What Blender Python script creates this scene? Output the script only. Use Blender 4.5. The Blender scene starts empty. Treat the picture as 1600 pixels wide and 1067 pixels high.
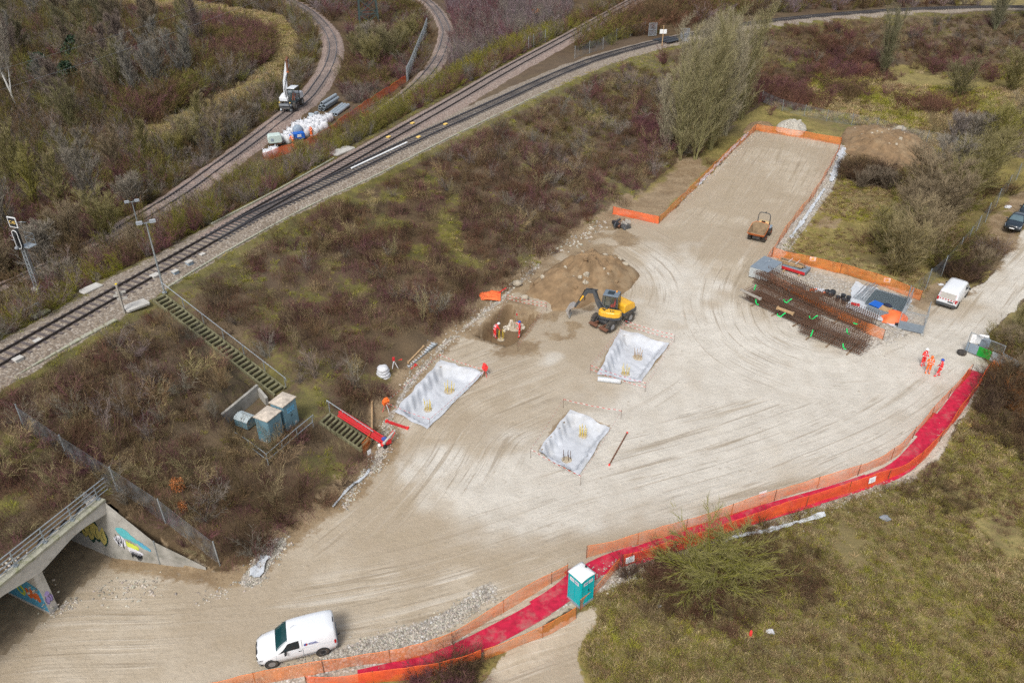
import bpy, math, random
import numpy as np
from mathutils import Vector, Matrix
R = math.radians
random.seed(7); RNG = np.random.default_rng(7)
SC = bpy.context.scene
COL = SC.collection
# ---------------------------------------------------------------- camera, sky, light, exposure
CAM_H, PITCH, LENS = 39.0, 32.25, 28.0
cd = bpy.data.cameras.new('camera'); cd.lens = LENS; cd.sensor_width = 36.0; cd.sensor_fit = 'HORIZONTAL'
cd.clip_start = 0.5; cd.clip_end = 3000
co = bpy.data.objects.new('camera', cd); COL.objects.link(co)
co.location = (0, 0, CAM_H); co.rotation_euler = (R(90 - PITCH), 0, 0)
SC.camera = co
SUN_EL, SUN_AZ = 52.0, 200.0          # azimuth clockwise from +Y (north): behind the camera, a little left
wd = bpy.data.worlds.new('World'); SC.world = wd; wd.use_nodes = True
wn = wd.node_tree; bgn = wn.nodes['Background']
sky = wn.nodes.new('ShaderNodeTexSky'); sky.sky_type = 'NISHITA'; sky.sun_disc = False
sky.sun_elevation = R(SUN_EL); sky.sun_rotation = R(SUN_AZ); sky.dust_density = 4.0; sky.air_density = 1.0; sky.ozone_density = 1.0
hs = wn.nodes.new('ShaderNodeHueSaturation'); hs.inputs['Saturation'].default_value = 0.5
wn.links.new(sky.outputs[0], hs.inputs['Color']); wn.links.new(hs.outputs[0], bgn.inputs[0]); bgn.inputs[1].default_value = 0.105
sd = bpy.data.lights.new('sun', 'SUN'); sd.energy = 1.5; sd.angle = R(16); sd.color = (1.0, 0.985, 0.96)
so = bpy.data.objects.new('sun', sd); COL.objects.link(so)
_a, _e = R(SUN_AZ), R(SUN_EL)
_dir = Vector((math.sin(_a) * math.cos(_e), math.cos(_a) * math.cos(_e), math.sin(_e)))
so.rotation_euler = _dir.to_track_quat('Z', 'Y').to_euler()
SC.view_settings.view_transform = 'Standard'; SC.view_settings.look = 'None'; SC.view_settings.gamma = 1.0
SC.view_settings.use_curve_mapping = False
SC.view_settings.exposure = 0.58
SC.cycles.max_bounces = 6; SC.cycles.diffuse_bounces = 2; SC.cycles.glossy_bounces = 2
SC.cycles.transmission_bounces = 3; SC.cycles.transparent_max_bounces = 8
SC.cycles.use_denoising = False

# ---------------------------------------------------------------- survey: photo point on a level z -> place
_F = 1600 * LENS / 36.0; _t = R(PITCH)
_fw = np.array([0, math.cos(_t), -math.sin(_t)]); _up = np.array([0, math.sin(_t), math.cos(_t)])
def W(px, py, z=0.0):
    d = _fw + np.array([1, 0, 0]) * (px - 800) / _F - _up * (py - 533.5) / _F
    t = (z - CAM_H) / d[2]
    return (float(t * d[0]), float(t * d[1]), float(z))
def WL(pts, z=0.0):
    return np.array([W(p[0], p[1], p[2] if len(p) > 2 else z) for p in pts])
def yaw(a, b):
    return math.atan2(b[1] - a[1], b[0] - a[0])

# ---------------------------------------------------------------- noise and polyline tools (numpy)
_perm = RNG.random((256, 256))
def vnoise(x, y):
    x = np.asarray(x, float); y = np.asarray(y, float)
    xi = np.floor(x).astype(int); yi = np.floor(y).astype(int); fx = x - xi; fy = y - yi
    fx = fx * fx * (3 - 2 * fx); fy = fy * fy * (3 - 2 * fy)
    g = lambda a, b: _perm[a & 255, b & 255]
    return (g(xi, yi) * (1 - fx) + g(xi + 1, yi) * fx) * (1 - fy) + (g(xi, yi + 1) * (1 - fx) + g(xi + 1, yi + 1) * fx) * fy
def fbm(x, y, s=1.0, o=4, seed=0):
    v = 0; a = 0.5; t = 0
    for k in range(o):
        v = v + a * vnoise(np.asarray(x) * s + 17.3 * k + seed * 31.7, np.asarray(y) * s + 9.1 * k + seed * 12.9); t += a; a *= 0.5; s *= 2.03
    return v / t
def sstep(a, b, x):
    t = np.clip((np.asarray(x, float) - a) / (b - a), 0, 1); return t * t * (3 - 2 * t)
def pdist(x, y, poly):
    """distance to a polyline, signed side (+ left), arc length, nearest-vertex blended z"""
    x = np.asarray(x, float); y = np.asarray(y, float); poly = np.asarray(poly, float)
    best = np.full(x.shape, 1e9); side = np.zeros(x.shape); arc = np.zeros(x.shape); zz = np.zeros(x.shape); s0 = 0
    for i in range(len(poly) - 1):
        ax, ay = poly[i, :2]; bx, by = poly[i + 1, :2]; dx, dy = bx - ax, by - ay; l2 = dx * dx + dy * dy + 1e-9; l = math.sqrt(l2)
        t = np.clip(((x - ax) * dx + (y - ay) * dy) / l2, 0, 1)
        d = np.hypot(x - ax - t * dx, y - ay - t * dy); m = d < best
        best = np.where(m, d, best); side = np.where(m, np.sign(dx * (y - ay) - dy * (x - ax)), side); arc = np.where(m, s0 + t * l, arc)
        if poly.shape[1] > 2: zz = np.where(m, poly[i, 2] + t * (poly[i + 1, 2] - poly[i, 2]), zz)
        s0 += l
    return best, side, arc, zz
def inside(x, y, poly):
    x = np.asarray(x, float); y = np.asarray(y, float); r = np.zeros(x.shape, bool); n = len(poly)
    for i in range(n):
        ax, ay = poly[i][0], poly[i][1]; bx, by = poly[(i + 1) % n][0], poly[(i + 1) % n][1]
        if ay == by: continue
        c = ((ay > y) != (by > y)) & (x < (bx - ax) * (y - ay) / (by - ay) + ax); r ^= c
    return r
def sdist(x, y, poly):
    """signed distance to a closed polygon, positive inside"""
    d = pdist(x, y, np.vstack([poly, poly[:1]]))[0]
    return np.where(inside(x, y, poly), d, -d)
def smooth_line(P, step=1.5, it=2):
    P = [np.array(p, float) for p in P]
    for _ in range(it):
        Q = [P[0]]
        for a, b in zip(P[:-1], P[1:]): Q += [a * .75 + b * .25, a * .25 + b * .75]
        P = Q + [P[-1]]
    P = np.array(P); s = np.r_[0, np.cumsum(np.linalg.norm(np.diff(P, axis=0), axis=1))]
    n = max(2, int(s[-1] / step) + 1); u = np.linspace(0, s[-1], n)
    return np.stack([np.interp(u, s, P[:, k]) for k in range(P.shape[1])], 1)

# ---------------------------------------------------------------- mesh helpers
class MB:
    def __init__(s): s.v = []; s.f = []; s.m = []; s.mi = 0
    def add(s, vs, fs, mi=None):
        o = len(s.v); s.v += [tuple(map(float, v)) for v in vs]
        for f in fs: s.f.append(tuple(o + i for i in f)); s.m.append(s.mi if mi is None else mi)
        return s
    def box(s, c, d, rz=0.0, rx=0.0, ry=0.0, mi=None, taper=1.0):
        M = Matrix.Rotation(rz, 3, 'Z') @ Matrix.Rotation(ry, 3, 'Y') @ Matrix.Rotation(rx, 3, 'X'); vs = []
        for z in (-1, 1):
            k = taper if z > 0 else 1
            for x, y in ((-1, -1), (1, -1), (1, 1), (-1, 1)):
                vs.append(Vector(c) + M @ Vector((x * d[0] / 2 * k, y * d[1] / 2 * k, z * d[2] / 2)))
        return s.add(vs, [(3, 2, 1, 0), (4, 5, 6, 7), (0, 1, 5, 4), (1, 2, 6, 5), (2, 3, 7, 6), (3, 0, 4, 7)], mi)
    def bar(s, a, b, w, h=None, mi=None, up=(0, 0, 1)):
        """a straight bar of section w (sideways) by h from a to b"""
        a, b = Vector(a), Vector(b); d = (b - a); L = d.length
        if L < 1e-6: return s
        d /= L; sd = d.cross(Vector(up)); sd = sd.normalized() if sd.length > 1e-4 else Vector((1, 0, 0)); u = sd.cross(d); h = w if h is None else h
        vs = [p + sd * (w / 2 * x) + u * (h / 2 * y) for p in (a, b) for x, y in ((-1, -1), (1, -1), (1, 1), (-1, 1))]
        return s.add(vs, [(3, 2, 1, 0), (4, 5, 6, 7), (0, 1, 5, 4), (1, 2, 6, 5), (2, 3, 7, 6), (3, 0, 4, 7)], mi)
    def tube(s, pts, r, n=6, mi=None, caps=True):
        pts = [Vector(p) for p in pts]; rs = r if isinstance(r, (list, tuple)) else [r] * len(pts); vs = []; fs = []
        pu = None
        for i, p in enumerate(pts):
            d = (pts[min(i + 1, len(pts) - 1)] - pts[max(i - 1, 0)]); d = d.normalized() if d.length > 1e-9 else Vector((0, 0, 1))
            u = pu if pu is not None else (Vector((0, 0, 1)) if abs(d.z) < .9 else Vector((1, 0, 0)))
            sd = d.cross(u); sd = sd.normalized() if sd.length > 1e-5 else d.orthogonal().normalized(); u = sd.cross(d); pu = u
            for k in range(n):
                a = 2 * math.pi * k / n; vs.append(p + (sd * math.cos(a) + u * math.sin(a)) * rs[i])
        for i in range(len(pts) - 1):
            for k in range(n): k2 = (k + 1) % n; fs.append((i * n + k, i * n + k2, (i + 1) * n + k2, (i + 1) * n + k))
        if caps: fs += [tuple(range(n))[::-1], tuple((len(pts) - 1) * n + k for k in range(n))]
        return s.add(vs, fs, mi)
    def lathe(s, prof, n=16, c=(0, 0, 0), axis='Z', mi=None, rot=None, caps=True):
        """prof: list of (r, h) along the axis"""
        vs = []; fs = []
        for r, h in prof:
            for k in range(n):
                a = 2 * math.pi * k / n; x, y = r * math.cos(a), r * math.sin(a)
                v = {'Z': (x, y, h), 'Y': (x, h, y), 'X': (h, x, y)}[axis]
                v = Vector(v)
                if rot: v = rot @ v
                vs.append(v + Vector(c))
        for i in range(len(prof) - 1):
            for k in range(n):
                k2 = (k + 1) % n; q = (i * n + k, i * n + k2, (i + 1) * n + k2, (i + 1) * n + k)
                fs.append(q[::-1] if axis == 'Y' else q)
        if caps: fs += [tuple(range(n))[::-1] if axis != 'Y' else tuple(range(n)), tuple((len(prof) - 1) * n + k for k in range(n))]
        return s.add(vs, fs, mi)
    def ball(s, c, r, n=10, m=6, mi=None, jit=0.0, flat=0.0):
        rx, ry, rz = (r, r, r) if not isinstance(r, (tuple, list)) else r; vs = [(c[0], c[1], c[2] + rz)]; fs = []
        for j in range(1, m):
            t = math.pi * j / m
            for k in range(n):
                a = 2 * math.pi * k / n; q = 1 + random.uniform(-jit, jit)
                vs.append((c[0] + rx * q * math.sin(t) * math.cos(a), c[1] + ry * q * math.sin(t) * math.sin(a), c[2] + max(-flat * rz, rz * q * math.cos(t)) if flat else c[2] + rz * q * math.cos(t)))
        vs.append((c[0], c[1], c[2] - (flat if flat else 1) * rz)); L = len(vs) - 1
        for k in range(n): fs.append((0, 1 + k, 1 + (k + 1) % n)); fs.append((L, 1 + (m - 2) * n + (k + 1) % n, 1 + (m - 2) * n + k))
        for j in range(m - 2):
            for k in range(n): k2 = (k + 1) % n; fs.append((1 + j * n + k, 1 + (j + 1) * n + k, 1 + (j + 1) * n + k2, 1 + j * n + k2))
        return s.add(vs, fs, mi)
    def prism(s, poly, axis, lo, hi, mi=None):
        """poly of 2-D points extruded along axis; the 2-D axes are the other two in xyz order"""
        n = len(poly)
        def P(p, h): return {'X': (h, p[0], p[1]), 'Y': (p[0], h, p[1]), 'Z': (p[0], p[1], h)}[axis]
        vs = [P(p, lo) for p in poly] + [P(p, hi) for p in poly]
        fs = [tuple(range(n))[::-1], tuple(range(n, 2 * n))] + [(i, (i + 1) % n, n + (i + 1) % n, n + i) for i in range(n)]
        return s.add(vs, fs, mi)
    def grid(s, P, mi=None, closed=False):
        """P: rows of points"""
        nr, nc = len(P), len(P[0]); vs = [p for row in P for p in row]; fs = []
        for i in range(nr - 1):
            for j in range(nc if closed else nc - 1): j2 = (j + 1) % nc; fs.append((i * nc + j, i * nc + j2, (i + 1) * nc + j2, (i + 1) * nc + j))
        return s.add(vs, fs, mi)
    def mesh(s, name, mats, smooth=False):
        me = bpy.data.meshes.new(name); me.from_pydata(s.v, [], s.f)
        mats = mats if isinstance(mats, (list, tuple)) else [mats]
        for m in mats: me.materials.append(m)
        if len(mats) > 1: me.polygons.foreach_set('material_index', s.m)
        if smooth: me.polygons.foreach_set('use_smooth', [True] * len(me.polygons))
        me.validate(); me.update()
        import bmesh
        b = bmesh.new(); b.from_mesh(me); bmesh.ops.recalc_face_normals(b, faces=b.faces); b.to_mesh(me); b.free()
        return me
    def build(s, name, mats, parent=None, smooth=False):
        o = bpy.data.objects.new(name, s.mesh(name, mats, smooth)); COL.objects.link(o)
        if parent is not None: o.parent = parent
        return o
class TW:
    """fast collector of thin twig quads"""
    def __init__(s): s.v = []; s.f = []; s.m = []
    def q(s, a, b, w0, w1, mi=0):
        d = b - a; r = Vector((random.gauss(0, 1), random.gauss(0, 1), random.gauss(0, 1))); sd = d.cross(r)
        if sd.length < 1e-6: return
        sd.normalize(); o = len(s.v); s.v += [tuple(a - sd * w0 / 2), tuple(a + sd * w0 / 2), tuple(b + sd * w1 / 2), tuple(b - sd * w1 / 2)]; s.f.append((o, o + 1, o + 2, o + 3)); s.m.append(mi)
    def mesh(s, name, mats):
        me = bpy.data.meshes.new(name); me.from_pydata(s.v, [], s.f)
        for m in mats: me.materials.append(m)
        me.polygons.foreach_set('material_index', s.m); me.update(); return me
def rdir(d, spread):
    r = Vector((random.gauss(0, 1), random.gauss(0, 1), random.gauss(0, 1))); r.normalize(); q = d + r * spread; q.normalize(); return q
def tag(o, label, cat=None, group=None, kind=None):
    if label: o['label'] = label
    if cat: o['category'] = cat
    if group: o['group'] = group
    if kind: o['kind'] = kind
    return o
def thing(name, label, cat, loc=(0, 0, 0), rz=0.0, group=None):
    o = bpy.data.objects.new(name, None); COL.objects.link(o); o.location = loc; o.rotation_euler = (0, 0, rz); o.empty_display_size = .2
    return tag(o, label, cat, group)
def copy_tree(o, parent=None):
    c = o.copy(); COL.objects.link(c); c.parent = parent
    for ch in o.children: copy_tree(ch, c)
    return c
def inst(name, me, parent, loc=(0, 0, 0), rot=(0, 0, 0), scale=(1, 1, 1)):
    o = bpy.data.objects.new(name, me); COL.objects.link(o); o.parent = parent; o.location = loc; o.rotation_euler = rot; o.scale = scale
    return o
def bevel(o, w, seg=2):
    m = o.modifiers.new('edge', 'BEVEL'); m.width = w; m.segments = seg; m.limit_method = 'ANGLE'; m.angle_limit = R(40); return o

# ---------------------------------------------------------------- materials
def mat(name, col, rough=0.7, metal=0.0, noise=0.12, scale=6.0, bump=0.0, spec=0.35, dirt=None, alpha=None, coat=0.0, tint=False):
    m = bpy.data.materials.new(name); m.use_nodes = True; n = m.node_tree; b = n.nodes['Principled BSDF']
    b.inputs['Roughness'].default_value = rough; b.inputs['Metallic'].default_value = metal; b.inputs['Specular IOR Level'].default_value = spec
    if coat: b.inputs['Coat Weight'].default_value = coat; b.inputs['Coat Roughness'].default_value = 0.08
    tc = n.nodes.new('ShaderNodeTexCoord'); no = n.nodes.new('ShaderNodeTexNoise'); no.inputs['Scale'].default_value = scale; no.inputs['Detail'].default_value = 5; no.inputs['Roughness'].default_value = .65
    n.links.new(tc.outputs['Object'], no.inputs['Vector'])
    mr = n.nodes.new('ShaderNodeMapRange'); mr.inputs[1].default_value = .3; mr.inputs[2].default_value = .7; mr.inputs[3].default_value = 1 - noise; mr.inputs[4].default_value = 1 + noise
    n.links.new(no.outputs[0], mr.inputs[0])
    mx = n.nodes.new('ShaderNodeMix'); mx.data_type = 'RGBA'; mx.blend_type = 'MULTIPLY'; mx.inputs[0].default_value = 1; mx.inputs[6].default_value = (*col, 1)
    n.links.new(mr.outputs[0], mx.inputs[7]); out = mx.outputs[2]
    if tint:
        oi = n.nodes.new('ShaderNodeObjectInfo'); m2 = n.nodes.new('ShaderNodeMix'); m2.data_type = 'RGBA'; m2.blend_type = 'MULTIPLY'; m2.inputs[0].default_value = 1
        n.links.new(out, m2.inputs[6]); n.links.new(oi.outputs['Color'], m2.inputs[7]); out = m2.outputs[2]
    if dirt:
        n2 = n.nodes.new('ShaderNodeTexNoise'); n2.inputs['Scale'].default_value = scale * .35; n2.inputs['Detail'].default_value = 8; n2.inputs['Roughness'].default_value = .7
        n.links.new(tc.outputs['Object'], n2.inputs['Vector'])
        r2 = n.nodes.new('ShaderNodeMapRange'); r2.inputs[1].default_value = .5; r2.inputs[2].default_value = .72; r2.inputs[3].default_value = 0; r2.inputs[4].default_value = dirt[1]
        n.links.new(n2.outputs[0], r2.inputs[0]); m3 = n.nodes.new('ShaderNodeMix'); m3.data_type = 'RGBA'
        n.links.new(r2.outputs[0], m3.inputs[0]); n.links.new(out, m3.inputs[6]); m3.inputs[7].default_value = (*dirt[0], 1); out = m3.outputs[2]
    n.links.new(out, b.inputs['Base Color'])
    if bump:
        bp = n.nodes.new('ShaderNodeBump'); bp.inputs['Strength'].default_value = bump; bp.inputs['Distance'].default_value = .05
        n.links.new(no.outputs[0], bp.inputs['Height']); n.links.new(bp.outputs[0], b.inputs['Normal'])
    if alpha is not None:
        tr = n.nodes.new('ShaderNodeBsdfTransparent'); ms = n.nodes.new('ShaderNodeMixShader'); ms.inputs[0].default_value = alpha
        o = n.nodes['Material Output']; n.links.new(tr.outputs[0], ms.inputs[1]); n.links.new(b.outputs[0], ms.inputs[2]); n.links.new(ms.outputs[0], o.inputs[0])
    return m
def glassy(name, col=(0.02, 0.03, 0.035), rough=0.06):
    m = mat(name, col, rough, 0, .1, 2, spec=.6); return m
MUD = (0.30, 0.24, 0.17)
M = {}
def mk(k, *a, **kw): M[k] = mat(k.replace('_', ' '), *a, **kw); return M[k]
mk('steel_galv', (.42, .46, .48), .45, .6, .1); mk('steel_dark', (.045, .045, .05), .5, .4, .2); mk('rail_steel', (.10, .085, .078), .4, .7, .25, 3)
mk('rust', (.16, .075, .045), .85, .1, .3, 8); mk('rebar', (.125, .068, .042), .85, .15, .35, 5)
mk('concrete', (.36, .345, .31), .9, 0, .18, 1.6, .25, dirt=((.13, .13, .10), .8)); mk('concrete_pale', (.50, .48, .44), .9, 0, .12, 3, .2, dirt=((.22, .21, .17), .6))
mk('concrete_mossy', (.34, .33, .26), .95, 0, .25, 5, .3, dirt=((.13, .15, .03), .95))
mk('white_paint', (.74, .76, .78), .28, 0, .03, 2, spec=.5, coat=.5); mk('white_plastic', (.80, .81, .80), .5, 0, .04)
mk('black_plastic', (.025, .026, .028), .55, 0, .2); mk('rubber', (.05, .046, .042), .9, 0, .3, 6, dirt=(MUD, .75)); mk('rim_grey', (.36, .36, .36), .5, .4, .15, 8, dirt=(MUD, .5))
mk('yellow_paint', (.80, .43, .03), .4, 0, .08, 3, coat=.2, dirt=((.45, .30, .12), .35)); mk('machine_grey', (.075, .082, .09), .5, .1, .15, 4, dirt=(MUD, .4))
mk('orange_paint', (.62, .16, .03), .5, 0, .15, 4, dirt=(MUD, .5)); mk('red_paint', (.55, .025, .03), .45, 0, .12, 5, dirt=((.25, .05, .04), .5))
mk('hivis_red', (.85, .05, .045), .8, 0, .1, 12); mk('hivis_orange', (.90, .17, .03), .8, 0, .1, 12); mk('navy', (.02, .025, .05), .85, 0, .15)
mk('reflective', (.72, .74, .76), .4, .1, .05); mk('skin', (.48, .29, .21), .6, 0, .08); mk('boot', (.03, .028, .026), .8); mk('helmet_white', (.82, .83, .84), .35, 0, .03)
mk('helmet_blue', (.03, .09, .42), .4, 0, .05); mk('bag_white', (.60, .61, .63), .7, 0, .1, 5, .35); mk('bag_black', (.03, .032, .036), .45, 0, .25, 5, .3)
mk('tarp_white', (.52, .55, .58), .55, 0, .12, 2, .3, dirt=((.45, .42, .36), .5)); mk('tarp_orange', (.85, .17, .05), .55, 0, .1, 3, .2)
mk('wood', (.42, .28, .15), .8, 0, .25, 4); mk('wood_old', (.24, .17, .11), .9, 0, .3, 4); mk('wood_grey', (.33, .30, .26), .9, 0, .25, 4)
mk('teal', (.0, .42, .45), .4, 0, .06, 3, dirt=((.10, .40, .40), .3)); mk('cabinet_blue', (.17, .30, .36), .5, .1, .12, 2, dirt=((.12, .20, .22), .5))
mk('roof_dirty', (.52, .45, .37), .8, 0, .25, 2.5, .1, dirt=((.16, .14, .12), .8)); mk('blue', (.015, .12, .50), .5, 0, .1); mk('green_strap', (.0, .72, .16), .7, 0, .1)
mk('green_panel', (.01, .33, .035), .6, 0, .1); mk('grey_blue', (.25, .31, .37), .6, 0, .1); mk('yellow_tip', (.75, .55, .03), .6, 0, .1); mk('yellow_tile', (.80, .55, .15), .7, 0, .1)
mk('lamp_amber', (.9, .35, .03), .4); mk('lens_red', (.45, .015, .02), .25); mk('chrome', (.6, .6, .6), .2, .9, .05); mk('lens_clear', (.55, .57, .6), .12, .3)
mk('dark_car', (.012, .022, .032), .22, 0, .1, coat=.8, spec=.6); mk('sign_blue', (.06, .10, .35), .6); mk('grey_box', (.22, .24, .26), .6, 0, .15)
M['glass_dark'] = glassy('dark window glass'); M['glass_teal'] = glassy('tinted windscreen glass', (.012, .05, .055)); M['glass_pale'] = glassy('pale windscreen glass', (.10, .15, .17))
def net_mat(name, col, cov):
    """woven plastic net: coverage by a fine hole pattern (noise keeps it uneven)"""
    m = mat(name, col, .6, 0, .18, 3.0, spec=.3, alpha=cov); n = m.node_tree
    ms = [x for x in n.nodes if x.type == 'MIX_SHADER'][0]
    tc = n.nodes.new('ShaderNodeTexCoord'); no = n.nodes.new('ShaderNodeTexNoise'); no.inputs['Scale'].default_value = 1.3; no.inputs['Detail'].default_value = 4
    r = n.nodes.new('ShaderNodeMapRange'); r.inputs[1].default_value = .3; r.inputs[2].default_value = .7; r.inputs[3].default_value = cov - .14; r.inputs[4].default_value = min(1, cov + .14)
    n.links.new(tc.outputs['Object'], no.inputs['Vector']); n.links.new(no.outputs[0], r.inputs[0]); n.links.new(r.outputs[0], ms.inputs[0])
    return m
M['net_orange'] = net_mat('orange barrier net', (.90, .25, .05), .46)
M['net_red'] = net_mat('red orange barrier net', (.92, .15, .035), .62)
M['wire_mesh'] = net_mat('galvanised wire mesh', (.36, .42, .48), .30)
M['wire_mesh_thin'] = net_mat('weathered chain link', (.26, .30, .33), .17)
M['stripe_panel'] = mat('white mesh panel', (.45, .50, .52), .6, 0, .1, alpha=.8)
# ---------------------------------------------------------------- lines of the place (surveyed)
ZT, ZC = 7.0, 6.4                     # rail level and crest of the embankment
CR = WL([(-120, 672), (0, 602), (182, 502), (262, 452), (344, 402), (480, 326), (580, 283), (660, 240), (786, 179), (862, 143), (930, 111), (1020, 81), (1100, 62), (1198, 43), (1284, 32), (1366, 26.5), (1435, 22.5), (1528, 20.5), (1640, 20), (1800, 22)], ZC)
CL = WL([(-120, 602), (0, 533), (75, 490), (150, 442), (240, 397), (330, 349), (386, 318), (454, 282), (522, 243), (600, 200), (660, 167), (700, 146), (750, 121), (808, 88), (869, 58), (985, -3), (1040, -22)], ZC)
DECK = WL([(-150, 1012), (23, 887), (58.7, 857), (91.7, 831), (123, 805), (154, 781)], 4.45)
PORTAL_R = W(154, 781, 4.45)
TOE = np.vstack([DECK, WL([(176, 804, 3.6), (238, 839, 1.9), (320, 887, 0), (352, 895, 0), (400, 880, 0), (440, 845, 0), (480, 812, 0), (520, 790, 0), (560, 750, 0), (582, 722, 0), (600, 690, 0), (596, 650, 0), (640, 590, 0), (690, 535, 0), (740, 492, 0), (800, 448, 0), (850, 406, 0), (930, 350, 0), (1000, 300, 0), (1040, 265, 0), (1090, 225, 0), (1140, 192, 0), (1195, 160, 0), (1250, 135, 0), (1300, 118, 0), (1360, 106, 0), (1440, 97, 0), (1530, 95, 0), (1660, 100, 0), (1850, 104, 0)])])
def ndist(x, y, poly, r):
    """distance to a polyline, only worked out within r of it"""
    x = np.asarray(x, float); y = np.asarray(y, float); out = np.full(x.shape, 99.0)
    for a, b in zip(poly[:-1], poly[1:]):
        k = np.nonzero((x > min(a[0], b[0]) - r) & (x < max(a[0], b[0]) + r) & (y > min(a[1], b[1]) - r) & (y < max(a[1], b[1]) + r))[0]
        if len(k): out[k] = np.minimum(out[k], pdist(x[k], y[k], np.array([a, b]))[0])
    return out
def off_line(P, d):
    t = np.gradient(P[:, :2], axis=0); t /= np.linalg.norm(t, axis=1)[:, None]
    Q = P.copy(); Q[:, 0] += -t[:, 1] * d; Q[:, 1] += t[:, 0] * d; return Q
TOE_L = off_line(smooth_line(CL, 6), 10.0); TOE_L[:, 2] = 1.0
TOP = np.vstack([CR, CL[::-1]]); SLOPE = np.vstack([CR, TOE[::-1]]); SLOPE_L = np.vstack([CL, TOE_L[::-1]])
SITE = WL([(-150, 905), (100, 845), (180, 872), (250, 880), (325, 888), (385, 905), (440, 848), (520, 792), (578, 737), (577, 712), (598, 690), (598, 650), (600, 630), (640, 580), (700, 525), (760, 478), (810, 445), (860, 405), (935, 345), (962, 322), (1030, 347), (1100, 285), (1178, 201), (1317, 226), (1312, 258), (1290, 292), (1250, 346), (1212, 398), (1300, 425), (1420, 456), (1452, 478), (1540, 440), (1590, 372), (1680, 270), (1700, 400), (1610, 462), (1560, 505), (1530, 545), (1545, 575), (1470, 712), (1420, 745), (1250, 795), (1110, 838), (985, 890), (935, 925), (800, 1010), (600, 1062), (330, 1085), (200, 1120), (-150, 1120)])
SAND2 = WL([(735, 1075), (790, 1025), (870, 975), (928, 945), (932, 965), (902, 1010), (925, 1075)])
YARD = WL([(1200, 410), (1300, 430), (1425, 465), (1440, 520), (1350, 555), (1160, 470)])
TRK_MAIN = WL([(-100, 615), (0, 558), (75, 515), (150, 472), (235, 425), (330, 371)], ZT)
TRK_A = WL([(330, 371), (405, 326), (480, 285), (555, 243.5), (660, 184), (723, 148.3), (790, 108), (881, 60), (985, 2), (1040, -28)], ZT)
TRK_B = WL([(330, 371), (405, 329), (480, 297.5), (592, 243), (649, 215.5), (700, 192), (767, 162), (862, 118), (930, 90), (1020, 65.5), (1090, 51), (1160, 36.5), (1255, 25.5), (1340, 18.3), (1435, 12.5), (1528, 10), (1640, 9.5), (1800, 10)], ZT)
ZLOW = 1.9
TRK_C = WL([(-60, 480), (0, 450), (100, 405), (189, 358), (243, 324), (287, 297), (337, 260), (398, 216), (442, 181), (481, 152), (496, 131), (511, 109), (520, 84), (520.5, 66), (514, 49), (504, 36), (489, 21), (470, 8), (447, -3), (410, -16)], ZLOW)
TRK_D = WL([(420, 292), (527, 226), (600, 172), (646, 138), (669, 113), (682, 96), (690, 80), (696, 60), (698, 45), (690, 27), (679, 11), (664, -2), (635, -20)], ZLOW)
TRACKS = {k: smooth_line(v, 1.0) for k, v in dict(main=TRK_MAIN, a=TRK_A, b=TRK_B, c=TRK_C, d=TRK_D).items()}
COARSE = {k: smooth_line(v, 4.0) for k, v in TRACKS.items()}
PITS = [(WL([(690, 570), (750, 584), (668, 664), (626, 642)]), .85), (WL([(974, 522), (1038, 538), (998, 592), (942, 580)]), .8), (WL([(893, 645), (948, 668), (900, 736), (846, 704)]), .8), (WL([(794, 474), (842, 492), (809, 529), (795, 541), (741, 523)]), 1.6)]
PLATFORM = WL([(338, 664), (436, 586), (500, 638), (404, 712)], 1.6)
MEADOW = WL([(205, 208), (300, 170), (380, 130), (425, 95), (430, 60), (400, 42), (250, 22), (100, 5), (100, -8), (300, 2), (440, 25), (468, 60), (458, 105), (420, 145), (330, 190), (250, 228)], 1.0)
PUDDLE = WL([(1300, 282), (1285, 268), (1318, 232), (1326, 232), (1312, 262)], 0)
_wing = WL([(170, 800, 0), (180, 873, 0), (250, 880, 0), (322, 889, 0)])

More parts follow.
